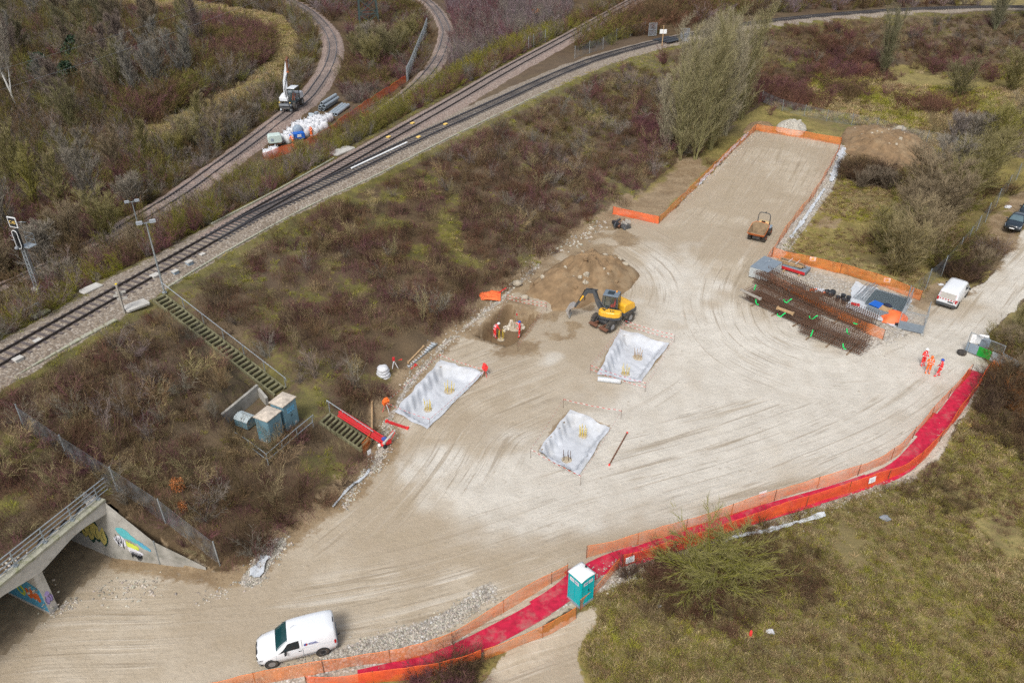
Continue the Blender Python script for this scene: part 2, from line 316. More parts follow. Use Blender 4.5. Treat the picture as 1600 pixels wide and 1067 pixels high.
STAIR_LINES = [(np.array(W(247, 464, ZC + .02)), np.array(W(437, 612, 1.6))), (np.array(W(506, 652, 1.55)), np.array(W(573, 697, .05)))]
def hz(x, y, detail=True):
    x = np.asarray(x, float); y = np.asarray(y, float); sh = x.shape; x = x.ravel(); y = y.ravel()
    left = pdist(x, y, CL); lside = left[1] > 0
    z = np.where(lside, 1.0, 0.0)
    # right of the railway: site level with the fields a little lower
    ds = sdist(x, y, SITE)
    low = sstep(0.1, 1.6, -ds)
    z = np.where(~lside, -0.42 * low, z)
    dT = pdist(x, y, TOE); dC = pdist(x, y, CR)
    m = inside(x, y, SLOPE)
    t = dT[0] / (dT[0] + dC[0] + 1e-6)
    zl = dT[3].copy(); kk = np.nonzero(m & (y < 85))[0]
    if len(kk):
        S_ = smooth_line(TOE[:22], 1.5, 0); num = np.zeros(len(kk)); den = np.zeros(len(kk))
        for q in S_: w_ = 1.0 / ((x[kk] - q[0]) ** 2 + (y[kk] - q[1]) ** 2 + .02) ** 1.6; num += w_ * q[2]; den += w_
        zl[kk] = num / den
    zs = zl + (ZC - zl) * t
    z = np.where(m, zs, z)
    mL = inside(x, y, SLOPE_L); dTL = pdist(x, y, TOE_L)[0]; tL = dTL / (dTL + left[0] + 1e-6)
    z = np.where(mL, 1.0 + (ZC - 1.0) * tL, z)
    mt = inside(x, y, TOP); z = np.where(mt, ZC, z)
    # ballast beds
    for k, zr in (('main', ZT), ('a', ZT), ('b', ZT), ('c', ZLOW), ('d', ZLOW)):
        d = ndist(x, y, COARSE[k], 6)
        bed = zr - 0.22 - np.clip(d - 1.55, 0, None) * 0.42
        z = np.maximum(z, np.where(d < 4.5, bed, -9))
    # platform of the cabinets, cut into the slope
    dp = sdist(x, y, PLATFORM); z = np.where(dp > 0, 1.6, np.where(m & (dp > -1.2), z + (np.minimum(z, 1.6) - z) * sstep(-1.2, 0, dp) * (z < 1.9), z))
    for sa, sb in STAIR_LINES:
        d, _, _, sz = pdist(x, y, np.array([sa, sb])); wgt = sstep(2.6, .9, d); z = np.where(m, z + (sz - .12 - z) * wgt, z); stair_w = wgt if sa is STAIR_LINES[0][0] else np.maximum(stair_w, wgt)
    if detail:
        rough = np.where(m | mL, 1.0, np.where(ds > 0, .16, .8)); rough = np.where(mt, .25, rough); rough = np.where(dp > -.3, 0, rough) * (1 - .9 * stair_w)
        z = z + rough * ((fbm(x, y, .35, 4, 1) - .5) * .5 + (fbm(x, y, 1.7, 3, 2) - .5) * .16)
    # excavations
    for P, dep in PITS:
        d = sdist(x, y, P); z = z - dep * sstep(-.05, .42, d + (fbm(x, y, 1.2, 2, 5) - .5) * .25)
    return z.reshape(sh)
def hz1(x, y): return float(hz(np.array([x]), np.array([y]))[0])

def axis_pts(lo, a, b, hi, step, grow=1.09, mx=9.0):
    c = list(np.arange(a, b + 1e-6, step)); s = step; v = b
    while v < hi: s = min(s * grow, mx); v += s; c.append(v)
    s = step; v = a; pre = []
    while v > lo: s = min(s * grow, mx); v -= s; pre.append(v)
    return np.array(pre[::-1] + c)
gx = axis_pts(-900, -46, 66, 900, .37, 1.035, 16.0); gy = axis_pts(-120, 22, 132, 1500, .37, 1.035, 16.0)
GX, GY = np.meshgrid(gx, gy); NX, NY = len(gx), len(gy)
fx, fy = GX.ravel(), GY.ravel(); fz = hz(fx, fy)
far = np.hypot(fx, fy - 150) > 320
fz = fz + np.where(far, (fbm(fx, fy, .004, 3, 3) - .4) * 22 * sstep(320, 900, np.hypot(fx, fy - 150)), 0)
# zones
def zones(x, y):
    ds = sdist(x, y, SITE); d2 = sdist(x, y, SAND2); wob = (fbm(x, y, .5, 3, 8) - .5) * 1.6
    sand = sstep(-.5, .5, np.maximum(ds, d2) + wob * .5)
    dA = ndist(x, y, COARSE['a'], 8); dB = np.minimum(ndist(x, y, COARSE['b'], 8), ndist(x, y, COARSE['main'], 8))
    dCt = ndist(x, y, COARSE['c'], 8); dD = ndist(x, y, COARSE['d'], 8); mt = inside(x, y, TOP)
    bal = np.maximum(sstep(3.1, 2.3, dB + wob * .35), mt * sstep(3.9, 2.6, dB + wob * .5) * .8); pink = np.maximum(sstep(2.7, 1.9, dA + wob * .3), np.maximum(sstep(2.7, 1.9, dCt + wob * .3), sstep(2.1, 1.5, dD + wob * .3)))
    pink = np.where(dB < dA, np.minimum(pink, sstep(.1, 1.2, dB - dA + 1.0) * 0 + (dA < 1.5) * .3), pink)
    dCR = pdist(x, y, CR)[0]; dCL = pdist(x, y, CL)[0]; m = inside(x, y, SLOPE)
    n1 = fbm(x, y, .09, 4, 11); n2 = fbm(x, y, .35, 4, 12)
    moss = np.where(m, sstep(.47, .66, n1 * .38 + n2 * .62) * .9, sstep(.56, .8, n1 * .5 + n2 * .5) * .7)
    moss = moss * np.where(m, sstep(38, 72, y + x * .35 + 10) * .8 + .2, 1.0)
    moss = np.maximum(moss, .95 * sstep(1.15, .35, np.abs(dCR - .35) + wob * .25)); moss = np.maximum(moss, .8 * sstep(.9, .3, np.abs(dCL - .2) + wob * .3))
    grn = WL([(1230, 150), (1300, 110), (1400, 130), (1480, 200), (1450, 235), (1300, 200), (1210, 180)]); moss = np.maximum(moss, sstep(-3, 3, sdist(x, y, grn)) * sstep(.40, .6, n2))
    for (px, py, r) in ((480, 640, 3.5), (510, 720, 3.5), (150, 560, 2.5), (1225, 380, 5), (60, 770, 3), (210, 800, 2), (430, 610, 2.5), (50, 850, 2.5), (930, 1010, 3), (1180, 950, 3)):
        c = W(px, py, 1.0); moss = np.maximum(moss, sstep(r, r * .3, np.hypot(x - c[0], y - c[1])) * sstep(.34, .55, n2) * .95)
    fld = (~m) & (~mt) & (pdist(x, y, CL)[1] <= 0) & (ds < 0); field = fld * 1.0
    mead = sstep(-2, 2, sdist(x, y, MEADOW) + wob * 1.5); field = np.maximum(field * .8, mead)
    c = W(1540, 150, 0); field = np.maximum(field, .9 * sstep(9, 4, np.hypot(x - c[0], y - c[1])))
    soil = np.zeros_like(x)
    SO = WL([(590, 650), (600, 610), (690, 520), (800, 440), (870, 395), (960, 330), (1060, 250), (1100, 262), (1010, 345), (960, 480), (880, 560), (840, 560), (760, 560), (690, 560), (640, 600), (610, 670)])
    soil = np.maximum(soil, sstep(-1.5, 1.5, sdist(x, y, SO) + wob * 1.2) * .75 * sstep(.3, .6, n2))
    SO2 = WL([(1320, 200), (1440, 225), (1450, 250), (1400, 290), (1350, 290), (1310, 275), (1318, 232)]); soil = np.maximum(soil, sstep(-1.5, 1.5, sdist(x, y, SO2) + wob * 1.5) * .8)
    SO3 = WL([(1000, 305), (1090, 225), (1110, 260), (1020, 345), (960, 325)]); soil = np.maximum(soil, sstep(-1, 1, sdist(x, y, SO3) + wob * 1.5) * .8)
    TUN = WL([(-150, 890), (0, 880), (110, 840), (180, 870), (140, 900), (60, 935), (0, 990), (-150, 1050)]); soil = np.maximum(soil, sstep(-2, 1, sdist(x, y, TUN) + wob) * .75 * (~m))
    c = W(1545, 640, 0); soil = np.maximum(soil, sstep(4, 1, np.hypot(x - c[0], y - c[1])) * .0)
    VG = WL([(1450, 478), (1500, 440), (1545, 400), (1575, 350), (1620, 300), (1680, 240)], -.3); soil = np.maximum(soil, sstep(3.4, 1.2, pdist(x, y, VG)[0] + wob) * .72 * sstep(.25, .5, n2))
    SO4 = WL([(1215, 390), (1260, 330), (1300, 300), (1330, 330), (1280, 400)]); soil = np.maximum(soil, sstep(-3, 1, sdist(x, y, SO4) + wob * 2) * .62 * sstep(.42, .62, n2))
    for P, dep in PITS: soil = np.maximum(soil, sstep(-.9, .1, sdist(x, y, P) + wob * .5))
    soil = np.maximum(soil, sstep(2.2, .4, pdist(x, y, TOE[6:])[0] + wob) * .75 * (ds > -4))
    rub = np.zeros_like(x); edge = np.abs(ds + .25)
    RE = WL([(330, 1090), (620, 1030), (800, 975), (930, 920), (1110, 850), (1250, 800), (1430, 745)]); rub = np.maximum(rub, sstep(.7, .1, pdist(x, y, RE)[0] + wob * .3) * .7)
    RE = WL([(520, 1030), (620, 1003), (700, 968), (760, 925)]); rub = np.maximum(rub, sstep(1.1, .3, pdist(x, y, RE)[0] + wob * .5))
    RE = WL([(1318, 230), (1290, 295), (1212, 400)]); rub = np.maximum(rub, sstep(1.1, .5, pdist(x, y, RE)[0]))
    RE = WL([(395, 905), (415, 872), (435, 850)]); rub = np.maximum(rub, sstep(.9, .2, pdist(x, y, RE)[0] + wob * .4))
    RE = WL([(580, 735), (595, 700), (605, 660), (640, 600), (690, 540), (780, 470), (840, 415)]); rub = np.maximum(rub, sstep(.5, .1, pdist(x, y, RE)[0] + wob * .5) * .7)
    rub = np.maximum(rub, sstep(-1.5, 1.0, sdist(x, y, YARD) + wob) * .62)
    PL = WL([(1040, 420), (1120, 470), (1480, 590), (1500, 560), (1600, 440), (1690, 330), (1560, 440), (1450, 560), (1420, 690), (1250, 760), (1000, 810), (880, 800), (760, 780), (840, 690), (1000, 640), (1080, 560)])
    pale = sstep(-9, 4, sdist(x, y, PL) + (fbm(x, y, .12, 3, 21) - .5) * 9)
    for (px, py, r) in ((690, 720, 4), (1000, 470, 3), (1050, 410, 2.5), (640, 740, 2), (860, 560, 2), (1060, 500, 3)):
        c = W(px, py); pale = np.maximum(pale, sstep(r, 0, np.hypot(x - c[0], y - c[1]) + wob) * .9)
    up_ = m & (pdist(x, y, TOE)[0] > .15); sand = np.where(up_ & (pdist(x, y, TOE[5:])[0] > .6), 0, sand); rub = np.where(up_ & (ndist(x, y, DECK, 9) < 9), 0, rub); soil = np.where(up_ & (ndist(x, y, DECK, 9) < 9), soil * .2, soil)
    return sand, moss, field, bal, soil, rub, pale, pink
Z = [np.clip(a, 0, 1) for a in zones(fx, fy)]
# wheel-track directions over the sand: across / along coordinates of the way the machines drive
GUIDES = [smooth_line(WL(g), 2.0) for g in ([(1270, 190), (1200, 330), (1110, 440), (1120, 520), (1200, 575), (1330, 605), (1480, 560), (1560, 460), (1680, 330)], [(1520, 560), (1400, 660), (1200, 740), (980, 800), (760, 880), (560, 930), (300, 960), (60, 960), (-200, 1020)], [(1000, 500), (900, 560), (800, 600), (700, 640), (640, 740), (520, 860), (400, 930)], [(960, 380), (1040, 430), (1030, 500), (960, 540), (880, 560)])]
lat = np.zeros_like(fx); alo = np.zeros_like(fx); gid = np.zeros_like(fx); bd = np.full_like(fx, 1e9); bd2 = np.full_like(fx, 1e9)
for gi, g in enumerate(GUIDES):
    d, s, a, _ = pdist(fx, fy, g); q = d + (fbm(fx, fy, .06, 2, 40 + gi) - .5) * 8; mm = q < bd
    bd2 = np.where(mm, bd, np.minimum(bd2, q)); bd = np.where(mm, q, bd); lat = np.where(mm, d * s, lat); alo = np.where(mm, a, alo); gid = np.where(mm, gi, gid)
# tunnel: the terrain sheet stops at the deck edge; the road goes on below it
deck2 = DECK[:, :2]
up_zone = inside(fx, fy, np.vstack([CR[:, :2], TOE[::-1][:, :2]])) & (pdist(fx, fy, DECK)[0] < 1.2)
I = np.arange(NX * NY).reshape(NY, NX)
F4 = np.stack([I[:-1, :-1], I[:-1, 1:], I[1:, 1:], I[1:, :-1]], -1).reshape(-1, 4)
zq = fz[F4]; steep = (zq.max(1) - zq.min(1)) > 1.4
nearp = (pdist(fx[F4[:, 0]], fy[F4[:, 0]], TOE[:6])[0] < 1.0)
F4 = F4[~(steep & nearp)]
me = bpy.data.meshes.new('ground')
me.vertices.add(NX * NY); me.vertices.foreach_set('co', np.stack([fx, fy, fz], 1).ravel().astype(np.float32))
me.loops.add(F4.size); me.loops.foreach_set('vertex_index', F4.ravel().astype(np.int32))
me.polygons.add(len(F4)); me.polygons.foreach_set('loop_start', (np.arange(len(F4)) * 4).astype(np.int32))
me.polygons.foreach_set('use_smooth', np.ones(len(F4), bool))
for nm, k in (('zone_a', (0, 1, 2, 3)), ('zone_b', (4, 5, 6, 7))):
    at = me.attributes.new(nm, 'FLOAT_COLOR', 'POINT'); at.data.foreach_set('color', np.stack([Z[i] for i in k], 1).ravel().astype(np.float32))
at = me.attributes.new('drive', 'FLOAT_VECTOR', 'POINT'); at.data.foreach_set('vector', np.stack([lat, alo, gid * 37.0], 1).ravel().astype(np.float32))
at = me.attributes.new('extra', 'FLOAT_COLOR', 'POINT'); at.data.foreach_set('color', np.stack([sstep(.4, 3.0, bd2 - bd), fbm(fx, fy, .16, 4, 61), fbm(fx, fy, .05, 3, 62), fbm(fx, fy, .5, 3, 63)], 1).ravel().astype(np.float32))
me.update(calc_edges=True); me.validate()
ground = bpy.data.objects.new('ground', me); COL.objects.link(ground); tag(ground, 'pale compacted sand of the building site between brown railway banks and fields', None, None, 'structure')

_hz_exact = hz; _FZ = fz.reshape(NY, NX)
def hz(x, y, detail=True):
    """height of the built ground sheet"""
    x = np.asarray(x, float); y = np.asarray(y, float); i = np.clip(np.searchsorted(gx, x) - 1, 0, NX - 2); j = np.clip(np.searchsorted(gy, y) - 1, 0, NY - 2)
    a = np.clip((x - gx[i]) / (gx[i + 1] - gx[i]), 0, 1); b = np.clip((y - gy[j]) / (gy[j + 1] - gy[j]), 0, 1)
    return (_FZ[j, i] * (1 - a) + _FZ[j, i + 1] * a) * (1 - b) + (_FZ[j + 1, i] * (1 - a) + _FZ[j + 1, i + 1] * a) * b
def ground_material():
    m = bpy.data.materials.new('site ground and banks'); m.use_nodes = True; n = m.node_tree; L = n.links.new; b = n.nodes['Principled BSDF']
    b.inputs['Roughness'].default_value = .95; b.inputs['Specular IOR Level'].default_value = .15
    tc = n.nodes.new('ShaderNodeTexCoord').outputs['Object']
    def noise(s, d=5, r=.6, vec=None, dist=0):
        q = n.nodes.new('ShaderNodeTexNoise'); q.inputs['Scale'].default_value = s; q.inputs['Detail'].default_value = d; q.inputs['Roughness'].default_value = r; q.inputs['Distortion'].default_value = dist
        L(vec or tc, q.inputs['Vector']); return q.outputs[0]
    def rng(v, a, b_, c=0., d=1.):
        q = n.nodes.new('ShaderNodeMapRange'); q.interpolation_type = 'SMOOTHSTEP'
        for i, k in enumerate((a, b_, c, d)): q.inputs[1 + i].default_value = k
        L(v, q.inputs[0]); return q.outputs[0]
    def math_(op, a, c):
        q = n.nodes.new('ShaderNodeMath'); q.operation = op
        for i, k in enumerate((a, c)):
            if isinstance(k, (int, float)): q.inputs[i].default_value = k
            else: L(k, q.inputs[i])
        return q.outputs[0]
    def mix(f, a, c, bl='MIX'):
        q = n.nodes.new('ShaderNodeMix'); q.data_type = 'RGBA'; q.blend_type = bl
        if isinstance(f, (int, float)): q.inputs[0].default_value = f
        else: L(f, q.inputs[0])
        for i, k in ((6, a), (7, c)):
            if isinstance(k, tuple): q.inputs[i].default_value = (*k, 1)
            else: L(k, q.inputs[i])
        return q.outputs[2]
    def attr(nm):
        q = n.nodes.new('ShaderNodeAttribute'); q.attribute_name = nm; s = n.nodes.new('ShaderNodeSeparateColor'); L(q.outputs['Color'], s.inputs[0]); return s.outputs[0], s.outputs[1], s.outputs[2], q.outputs['Alpha'], q
    sand, moss, field, bal, _ = attr('zone_a'); soil, rub, pale, pink, _ = attr('zone_b'); trk, n_l, n_ll, st2, _ = attr('extra'); trk = math_('MULTIPLY', trk, rng(math_('ADD', n_l, math_('MULTIPLY', pale, .12)), .38, .58, .38, 1.0))
    dq = n.nodes.new('ShaderNodeAttribute'); dq.attribute_name = 'drive'; dv = dq.outputs['Vector']
    n_f = noise(2.6, 4, .68); n_m = noise(.6, 3); n_g = noise(13, 2, .7)
    def edge(w, amt=.5, lo=.42, hi=.58, nn=None): return rng(math_('ADD', w, math_('MULTIPLY', math_('SUBTRACT', nn or n_f, .5), amt)), lo, hi)
    # leaf litter and dead stems
    c = mix(rng(n_m, .3, .7), (0.054, 0.036, 0.020), (0.109, 0.073, 0.038)); c = mix(rng(n_g, .35, .7, 0, .6), c, (0.156, 0.109, 0.061)); c = mix(rng(n_l, .45, .65, 0, .4), c, (0.082, 0.050, 0.032))
    # rough field grass
    g = mix(rng(n_m, .3, .7), (0.174, 0.133, 0.045), (0.284, 0.227, 0.076)); g = mix(rng(n_f, .45, .7), g, (0.133, 0.125, 0.029)); g = mix(rng(n_l, .5, .62, 0, .65), g, (0.122, 0.094, 0.038)); g = mix(rng(n_g, .5, .75, 0, .5), g, (0.348, 0.283, 0.101))
    c = mix(edge(field, .7, .35, .65), c, g)
    ms = mix(rng(n_m, .3, .7), (.088, .085, .020), (.190, .175, .035)); ms = mix(rng(n_g, .45, .65, 0, .6), ms, (.07, .06, .03))
    c = mix(math_('MULTIPLY', edge(moss, 1.7, .38, .95), .8), c, ms)
    # brown earth
    so = mix(rng(n_m, .3, .7), (.205, .140, .078), (.30, .222, .135)); so = mix(rng(n_g, .52, .75, 0, .6), so, (.38, .32, .23)); so = mix(rng(n_f, .3, .48, .8, 0), so, (.125, .082, .046))
    # sand with drive tracks
    mp = n.nodes.new('ShaderNodeMapping'); mp.inputs['Scale'].default_value = (1.15, .06, 1); L(dv, mp.inputs[0]); st = noise(1.0, 3, .6, mp.outputs[0], .5)
    mp3 = n.nodes.new('ShaderNodeMapping'); mp3.inputs['Scale'].default_value = (3.6, .10, 1); L(dv, mp3.inputs[0]); st3 = noise(1.0, 2, .6, mp3.outputs[0], .5)
    sa = mix(rng(n_l, .35, .65), (.370, .305, .222), (.440, .375, .285)); sa = mix(rng(n_m, .35, .68, 0, .5), sa, (.335, .270, .185))
    pc = mix(rng(n_m, .3, .7), (.52, .485, .42), (.62, .585, .515)); pf = math_('MULTIPLY', rng(math_('ADD', pale, math_('MULTIPLY', math_('SUBTRACT', st2, .5), .8)), .2, .95), .9)
    sa = mix(pf, sa, pc)
    sa = mix(math_('MULTIPLY', rng(st, .54, .74, 0, .38), trk), sa, (.62, .585, .515)); sa = mix(math_('MULTIPLY', rng(st, .30, .45, .62, 0), trk), sa, (.285, .228, .155)); sa = mix(math_('MULTIPLY', rng(st3, .30, .42, .6, 0), math_('MULTIPLY', trk, rng(st2, .42, .6))), sa, (.24, .19, .135))
    sa = mix(math_('MULTIPLY', rng(n_f, .56, .72, 0, .6), rng(st2, .4, .62)), sa, (.27, .215, .15)); sa = mix(rng(n_g, .60, .75, 0, .4), sa, (.60, .56, .49))
    sx = n.nodes.new('ShaderNodeSeparateXYZ'); L(dv, sx.inputs[0]); ll = math_('ADD', math_('DIVIDE', sx.outputs[0], .95), math_('MULTIPLY', st, 1.5)); fr_ = math_('ABSOLUTE', math_('SUBTRACT', math_('FRACT', ll, 0), .5), 0)
    lane = math_('MULTIPLY', trk, rng(st3, .47, .60)); sa = mix(math_('MULTIPLY', rng(fr_, .04, .13, .5, 0), lane), sa, (.235, .185, .128)); sa = mix(math_('MULTIPLY', math_('MULTIPLY', rng(fr_, .10, .17), rng(fr_, .17, .28, .3, 0)), lane), sa, (.64, .60, .53))
    c = mix(edge(sand, .8, .40, .60), c, sa)
    c = mix(edge(soil, .8, .38, .68), c, mix(edge(soil, .25, .86, .99), so, (.165, .108, .055)))
    # stones: rubble and ballast
    v = n.nodes.new('ShaderNodeTexVoronoi'); v.inputs['Scale'].default_value = 7.0; L(tc, v.inputs['Vector']); vs = n.nodes.new('ShaderNodeSeparateColor'); L(v.outputs['Color'], vs.inputs[0]); vd = v.outputs['Distance']
    def stones(cols):
        k = mix(rng(vs.outputs[0], .1, .9), cols[0], cols[1]); k = mix(rng(vs.outputs[1], .7, .9), k, cols[2]); return mix(rng(vd, .35, .75, 0, .6), k, (.12, .10, .085))
    c = mix(edge(rub, 1.1, .40, .70), c, stones(((.34, .30, .24), (.50, .46, .40), (.60, .58, .54))))
    c = mix(edge(bal, .6, .38, .62), c, stones(((.20, .155, .115), (.33, .275, .215), (.42, .37, .31))))
    c = mix(edge(pink, .6, .38, .62), c, stones(((.24, .165, .14), (.36, .27, .225), (.42, .345, .30))))
    c = mix(rng(n_ll, .3, .7, 0, .15), c, (.30, .26, .21)); L(c, b.inputs['Base Color'])
    h = math_('ADD', math_('MULTIPLY', n_f, .8), math_('MULTIPLY', math_('MULTIPLY', math_('SUBTRACT', math_('ADD', st, math_('MULTIPLY', st3, .8)), .9), trk), math_('MULTIPLY', sand, .7)))
    bp = n.nodes.new('ShaderNodeBump'); bp.inputs['Strength'].default_value = .75; bp.inputs['Distance'].default_value = .12; L(h, bp.inputs['Height']); L(bp.outputs[0], b.inputs['Normal'])
    return m
M['ground'] = ground_material(); me.materials.append(M['ground'])

# ---------------------------------------------------------------- scatter of small plants and stones (geometry nodes, one object each)
def scatter(name, label, P, S, RZ, IDX, CLR, sources, tiltv=None, kind='stuff'):
    P = np.asarray(P); N = len(P); me = bpy.data.meshes.new(name); me.vertices.add(N); me.vertices.foreach_set('co', P.astype(np.float32).ravel())
    def fa(nm, ty, key, v): a = me.attributes.new(nm, ty, 'POINT'); a.data.foreach_set(key, np.asarray(v, np.float32 if ty != 'INT' else np.int32).ravel())
    fa('sc', 'FLOAT', 'value', S); rot = np.zeros((N, 3)); rot[:, 2] = RZ
    if tiltv is not None: rot[:, :2] = tiltv
    fa('rot', 'FLOAT_VECTOR', 'vector', rot); fa('idx', 'INT', 'value', IDX); fa('tint', 'FLOAT_COLOR', 'color', np.c_[CLR, np.ones(N)])
    o = bpy.data.objects.new(name, me); COL.objects.link(o); tag(o, label, None, None, kind)
    g = bpy.data.node_groups.new(name, 'GeometryNodeTree'); g.interface.new_socket('Geometry', in_out='INPUT', socket_type='NodeSocketGeometry'); g.interface.new_socket('Geometry', in_out='OUTPUT', socket_type='NodeSocketGeometry')
    gi = g.nodes.new('NodeGroupInput'); go = g.nodes.new('NodeGroupOutput'); jn = g.nodes.new('GeometryNodeJoinGeometry')
    for s in reversed(sources):
        oi = g.nodes.new('GeometryNodeObjectInfo'); oi.inputs['Object'].default_value = s; oi.inputs['As Instance'].default_value = True; g.links.new(oi.outputs['Geometry'], jn.inputs[0])
    ip = g.nodes.new('GeometryNodeInstanceOnPoints'); ip.inputs['Pick Instance'].default_value = True
    def na(nm, ty): q = g.nodes.new('GeometryNodeInputNamedAttribute'); q.data_type = ty; q.inputs[0].default_value = nm; return q.outputs[0]
    mp = g.nodes.new('GeometryNodeMeshToPoints'); g.links.new(gi.outputs[0], mp.inputs[0]); g.links.new(mp.outputs[0], ip.inputs['Points']); g.links.new(jn.outputs[0], ip.inputs['Instance'])
    g.links.new(na('idx', 'INT'), ip.inputs['Instance Index']); er = g.nodes.new('FunctionNodeEulerToRotation'); g.links.new(na('rot', 'FLOAT_VECTOR'), er.inputs[0]); g.links.new(er.outputs[0], ip.inputs['Rotation']); g.links.new(na('sc', 'FLOAT'), ip.inputs['Scale'])
    g.links.new(ip.outputs[0], go.inputs[0]); md = o.modifiers.new('scatter', 'NODES'); md.node_group = g
    return o
def source(name, mb, m):
    return bpy.data.objects.new(name, mb.mesh(name, m))       # not linked: only a shape for the scatter
def tint_mat(name, rough=.9, var=.35, mode='INSTANCER', nm='tint', translucent=0):
    m = bpy.data.materials.new(name); m.use_nodes = True; n = m.node_tree; b = n.nodes['Principled BSDF']; b.inputs['Roughness'].default_value = rough; b.inputs['Specular IOR Level'].default_value = .1
    if mode == 'INSTANCER': a = n.nodes.new('ShaderNodeAttribute'); a.attribute_type = 'INSTANCER'; a.attribute_name = nm; src = a.outputs['Color']
    else: a = n.nodes.new('ShaderNodeObjectInfo'); src = a.outputs['Color']
    g = n.nodes.new('ShaderNodeNewGeometry'); r = n.nodes.new('ShaderNodeMapRange'); r.inputs[3].default_value = 1 - var; r.inputs[4].default_value = 1 + var
    n.links.new(g.outputs['Random Per Island'], r.inputs[0]); x = n.nodes.new('ShaderNodeMix'); x.data_type = 'RGBA'; x.blend_type = 'MULTIPLY'; x.inputs[0].default_value = 1
    n.links.new(src, x.inputs[6]); n.links.new(r.outputs[0], x.inputs[7]); n.links.new(x.outputs[2], b.inputs['Base Color']); return m
M['twig'] = tint_mat('bare twigs'); M['stone'] = tint_mat('broken stone', .9, .1); M['blade'] = tint_mat('dry grass blades', .85, .4)
def WG(px, py):
    """where the sight line of a photo point meets the ground"""
    zs = np.linspace(13, -2.5, 160); P = np.array([W(px, py, z) for z in zs]); h = hz(P[:, 0], P[:, 1]); k = np.nonzero(P[:, 2] <= h)[0]
    if not len(k): return W(px, py, 0)
    i = max(1, k[0]); a, b = P[i - 1], P[i]; ga, gb = P[i - 1, 2] - h[i - 1], P[i, 2] - h[i]; t = ga / (ga - gb + 1e-9); q = a + (b - a) * t
    return (float(q[0]), float(q[1]), float(q[2]))
V3 = Vector
# ---------------------------------------------------------------- railway tracks
def frame_line(P):
    t = np.gradient(P[:, :2], axis=0); t /= np.linalg.norm(t, axis=1)[:, None]; return t, np.stack([-t[:, 1], t[:, 0]], 1)
def rail_mesh(P, off, dz=0.0):
    t, nrm = frame_line(P); mb = MB(); prof = [(-.07, -.17), (.07, -.17), (.07, -.14), (.02, -.12), (.02, -.05), (.045, -.035), (.045, 0), (-.045, 0), (-.045, -.035), (-.02, -.05), (-.02, -.12), (-.07, -.14)]
    rows = [[(P[i, 0] + nrm[i, 0] * (off + a), P[i, 1] + nrm[i, 1] * (off + a), P[i, 2] + b + dz) for a, b in prof] for i in range(len(P))]
    return mb.grid(rows, closed=True)
sl = MB(); sl.box((0, 0, 0), (.26, 2.5, .16)); slm = sl.mesh('sleeper', mk('sleeper_wood', (.115, .095, .088), .9, 0, .35, 3))
mk('sleeper_pale', (.20, .165, .15), .9, 0, .3, 3); mk('sleeper_dark', (.075, .068, .066), .9, 0, .35, 3); slm2 = sl.mesh('sleeper', M['sleeper_dark']); mk('rail_top', (.17, .16, .165), .35, .7, .15, 4)
def track(key, label, space, singles, top, mesh, dz=0.0, start=0.0):
    P = TRACKS[key]; root = bpy.data.objects.new('railway_track', None); COL.objects.link(root); tag(root, label, None, None, 'structure')
    for s in (-.75, .75): rail_mesh(P, s, dz).build('rail', M['rail_top'] if key in 'cdb' else M['rail_steel'], root)
    s = np.r_[0, np.cumsum(np.linalg.norm(np.diff(P[:, :2], axis=0), axis=1))]; rest = MB(); n = 0; u = start
    while u < s[-1]:
        x, y = np.interp(u, s, P[:, 0]), np.interp(u, s, P[:, 1]); i = min(len(P) - 2, int(np.searchsorted(s, u))); a = math.atan2(P[i + 1, 1] - P[i, 1], P[i + 1, 0] - P[i, 0]) + random.uniform(-.02, .02)
        z = P[0, 2] + top - .08 + random.uniform(-.012, .012) + dz
        if n < singles: inst('sleeper', mesh, root, (x, y, z), (0, 0, a))
        else: rest.box((x, y, z), (.26, 2.5, .16), a)
        n += 1; u += space * random.uniform(.96, 1.04)
    if rest.v: o = rest.build('sleepers', M['sleeper_dark'] if key == 'b' else M['sleeper_pale'], root); o['kind'] = 'stuff'
    return root
track('main', 'single railway track on pale ballast along the top of the embankment', .72, 110, -.16, slm)
track('b', 'right branch track with dark sleepers curving away behind the tall poplars', .60, 170, -.15, slm2, .004)
track('a', 'left branch track on pinkish ballast running straight up past the switch', 0.62, 60, -.165, slm, -.003, 3.0)
track('c', 'curved lower track carrying the white excavator', .62, 0, -.16, slm, 0)
track('d', 'bare curved track of the right hand loop beyond the embankment', .62, 0, -.16, slm, 0)
mb = MB(); a, b = V3(W(549, 263, ZT - .1)), V3(W(636, 222.5, ZT - .1)); mb.bar(a, b, .22, .08); tag(mb.build('cable_duct', M['white_plastic']), 'long white cable duct lying between the rails of the right branch', 'cable duct')
for k, (px, py, w) in enumerate(((607, 214, 'yellow box between the left branch rails beside the white duct'), (654, 214, 'yellow box between the right branch rails just above the white duct'), (644.5, 192.5, 'yellow box between the left branch rails farther up the line'), (696, 194, 'yellow box between the right branch rails farthest up the line'))):
    t = thing('track_balise', w, 'track box', W(px, py, ZT - .1), R(60), 'yellow boxes between the rails')
    mb = MB(); mb.box((0, 0, 0), (.55, .42, .10)); mb.build('cover', M['yellow_tile'], t); mb = MB(); mb.box((0, 0, -.08), (.35, .6, .06)); mb.build('bracket', M['steel_dark'], t)
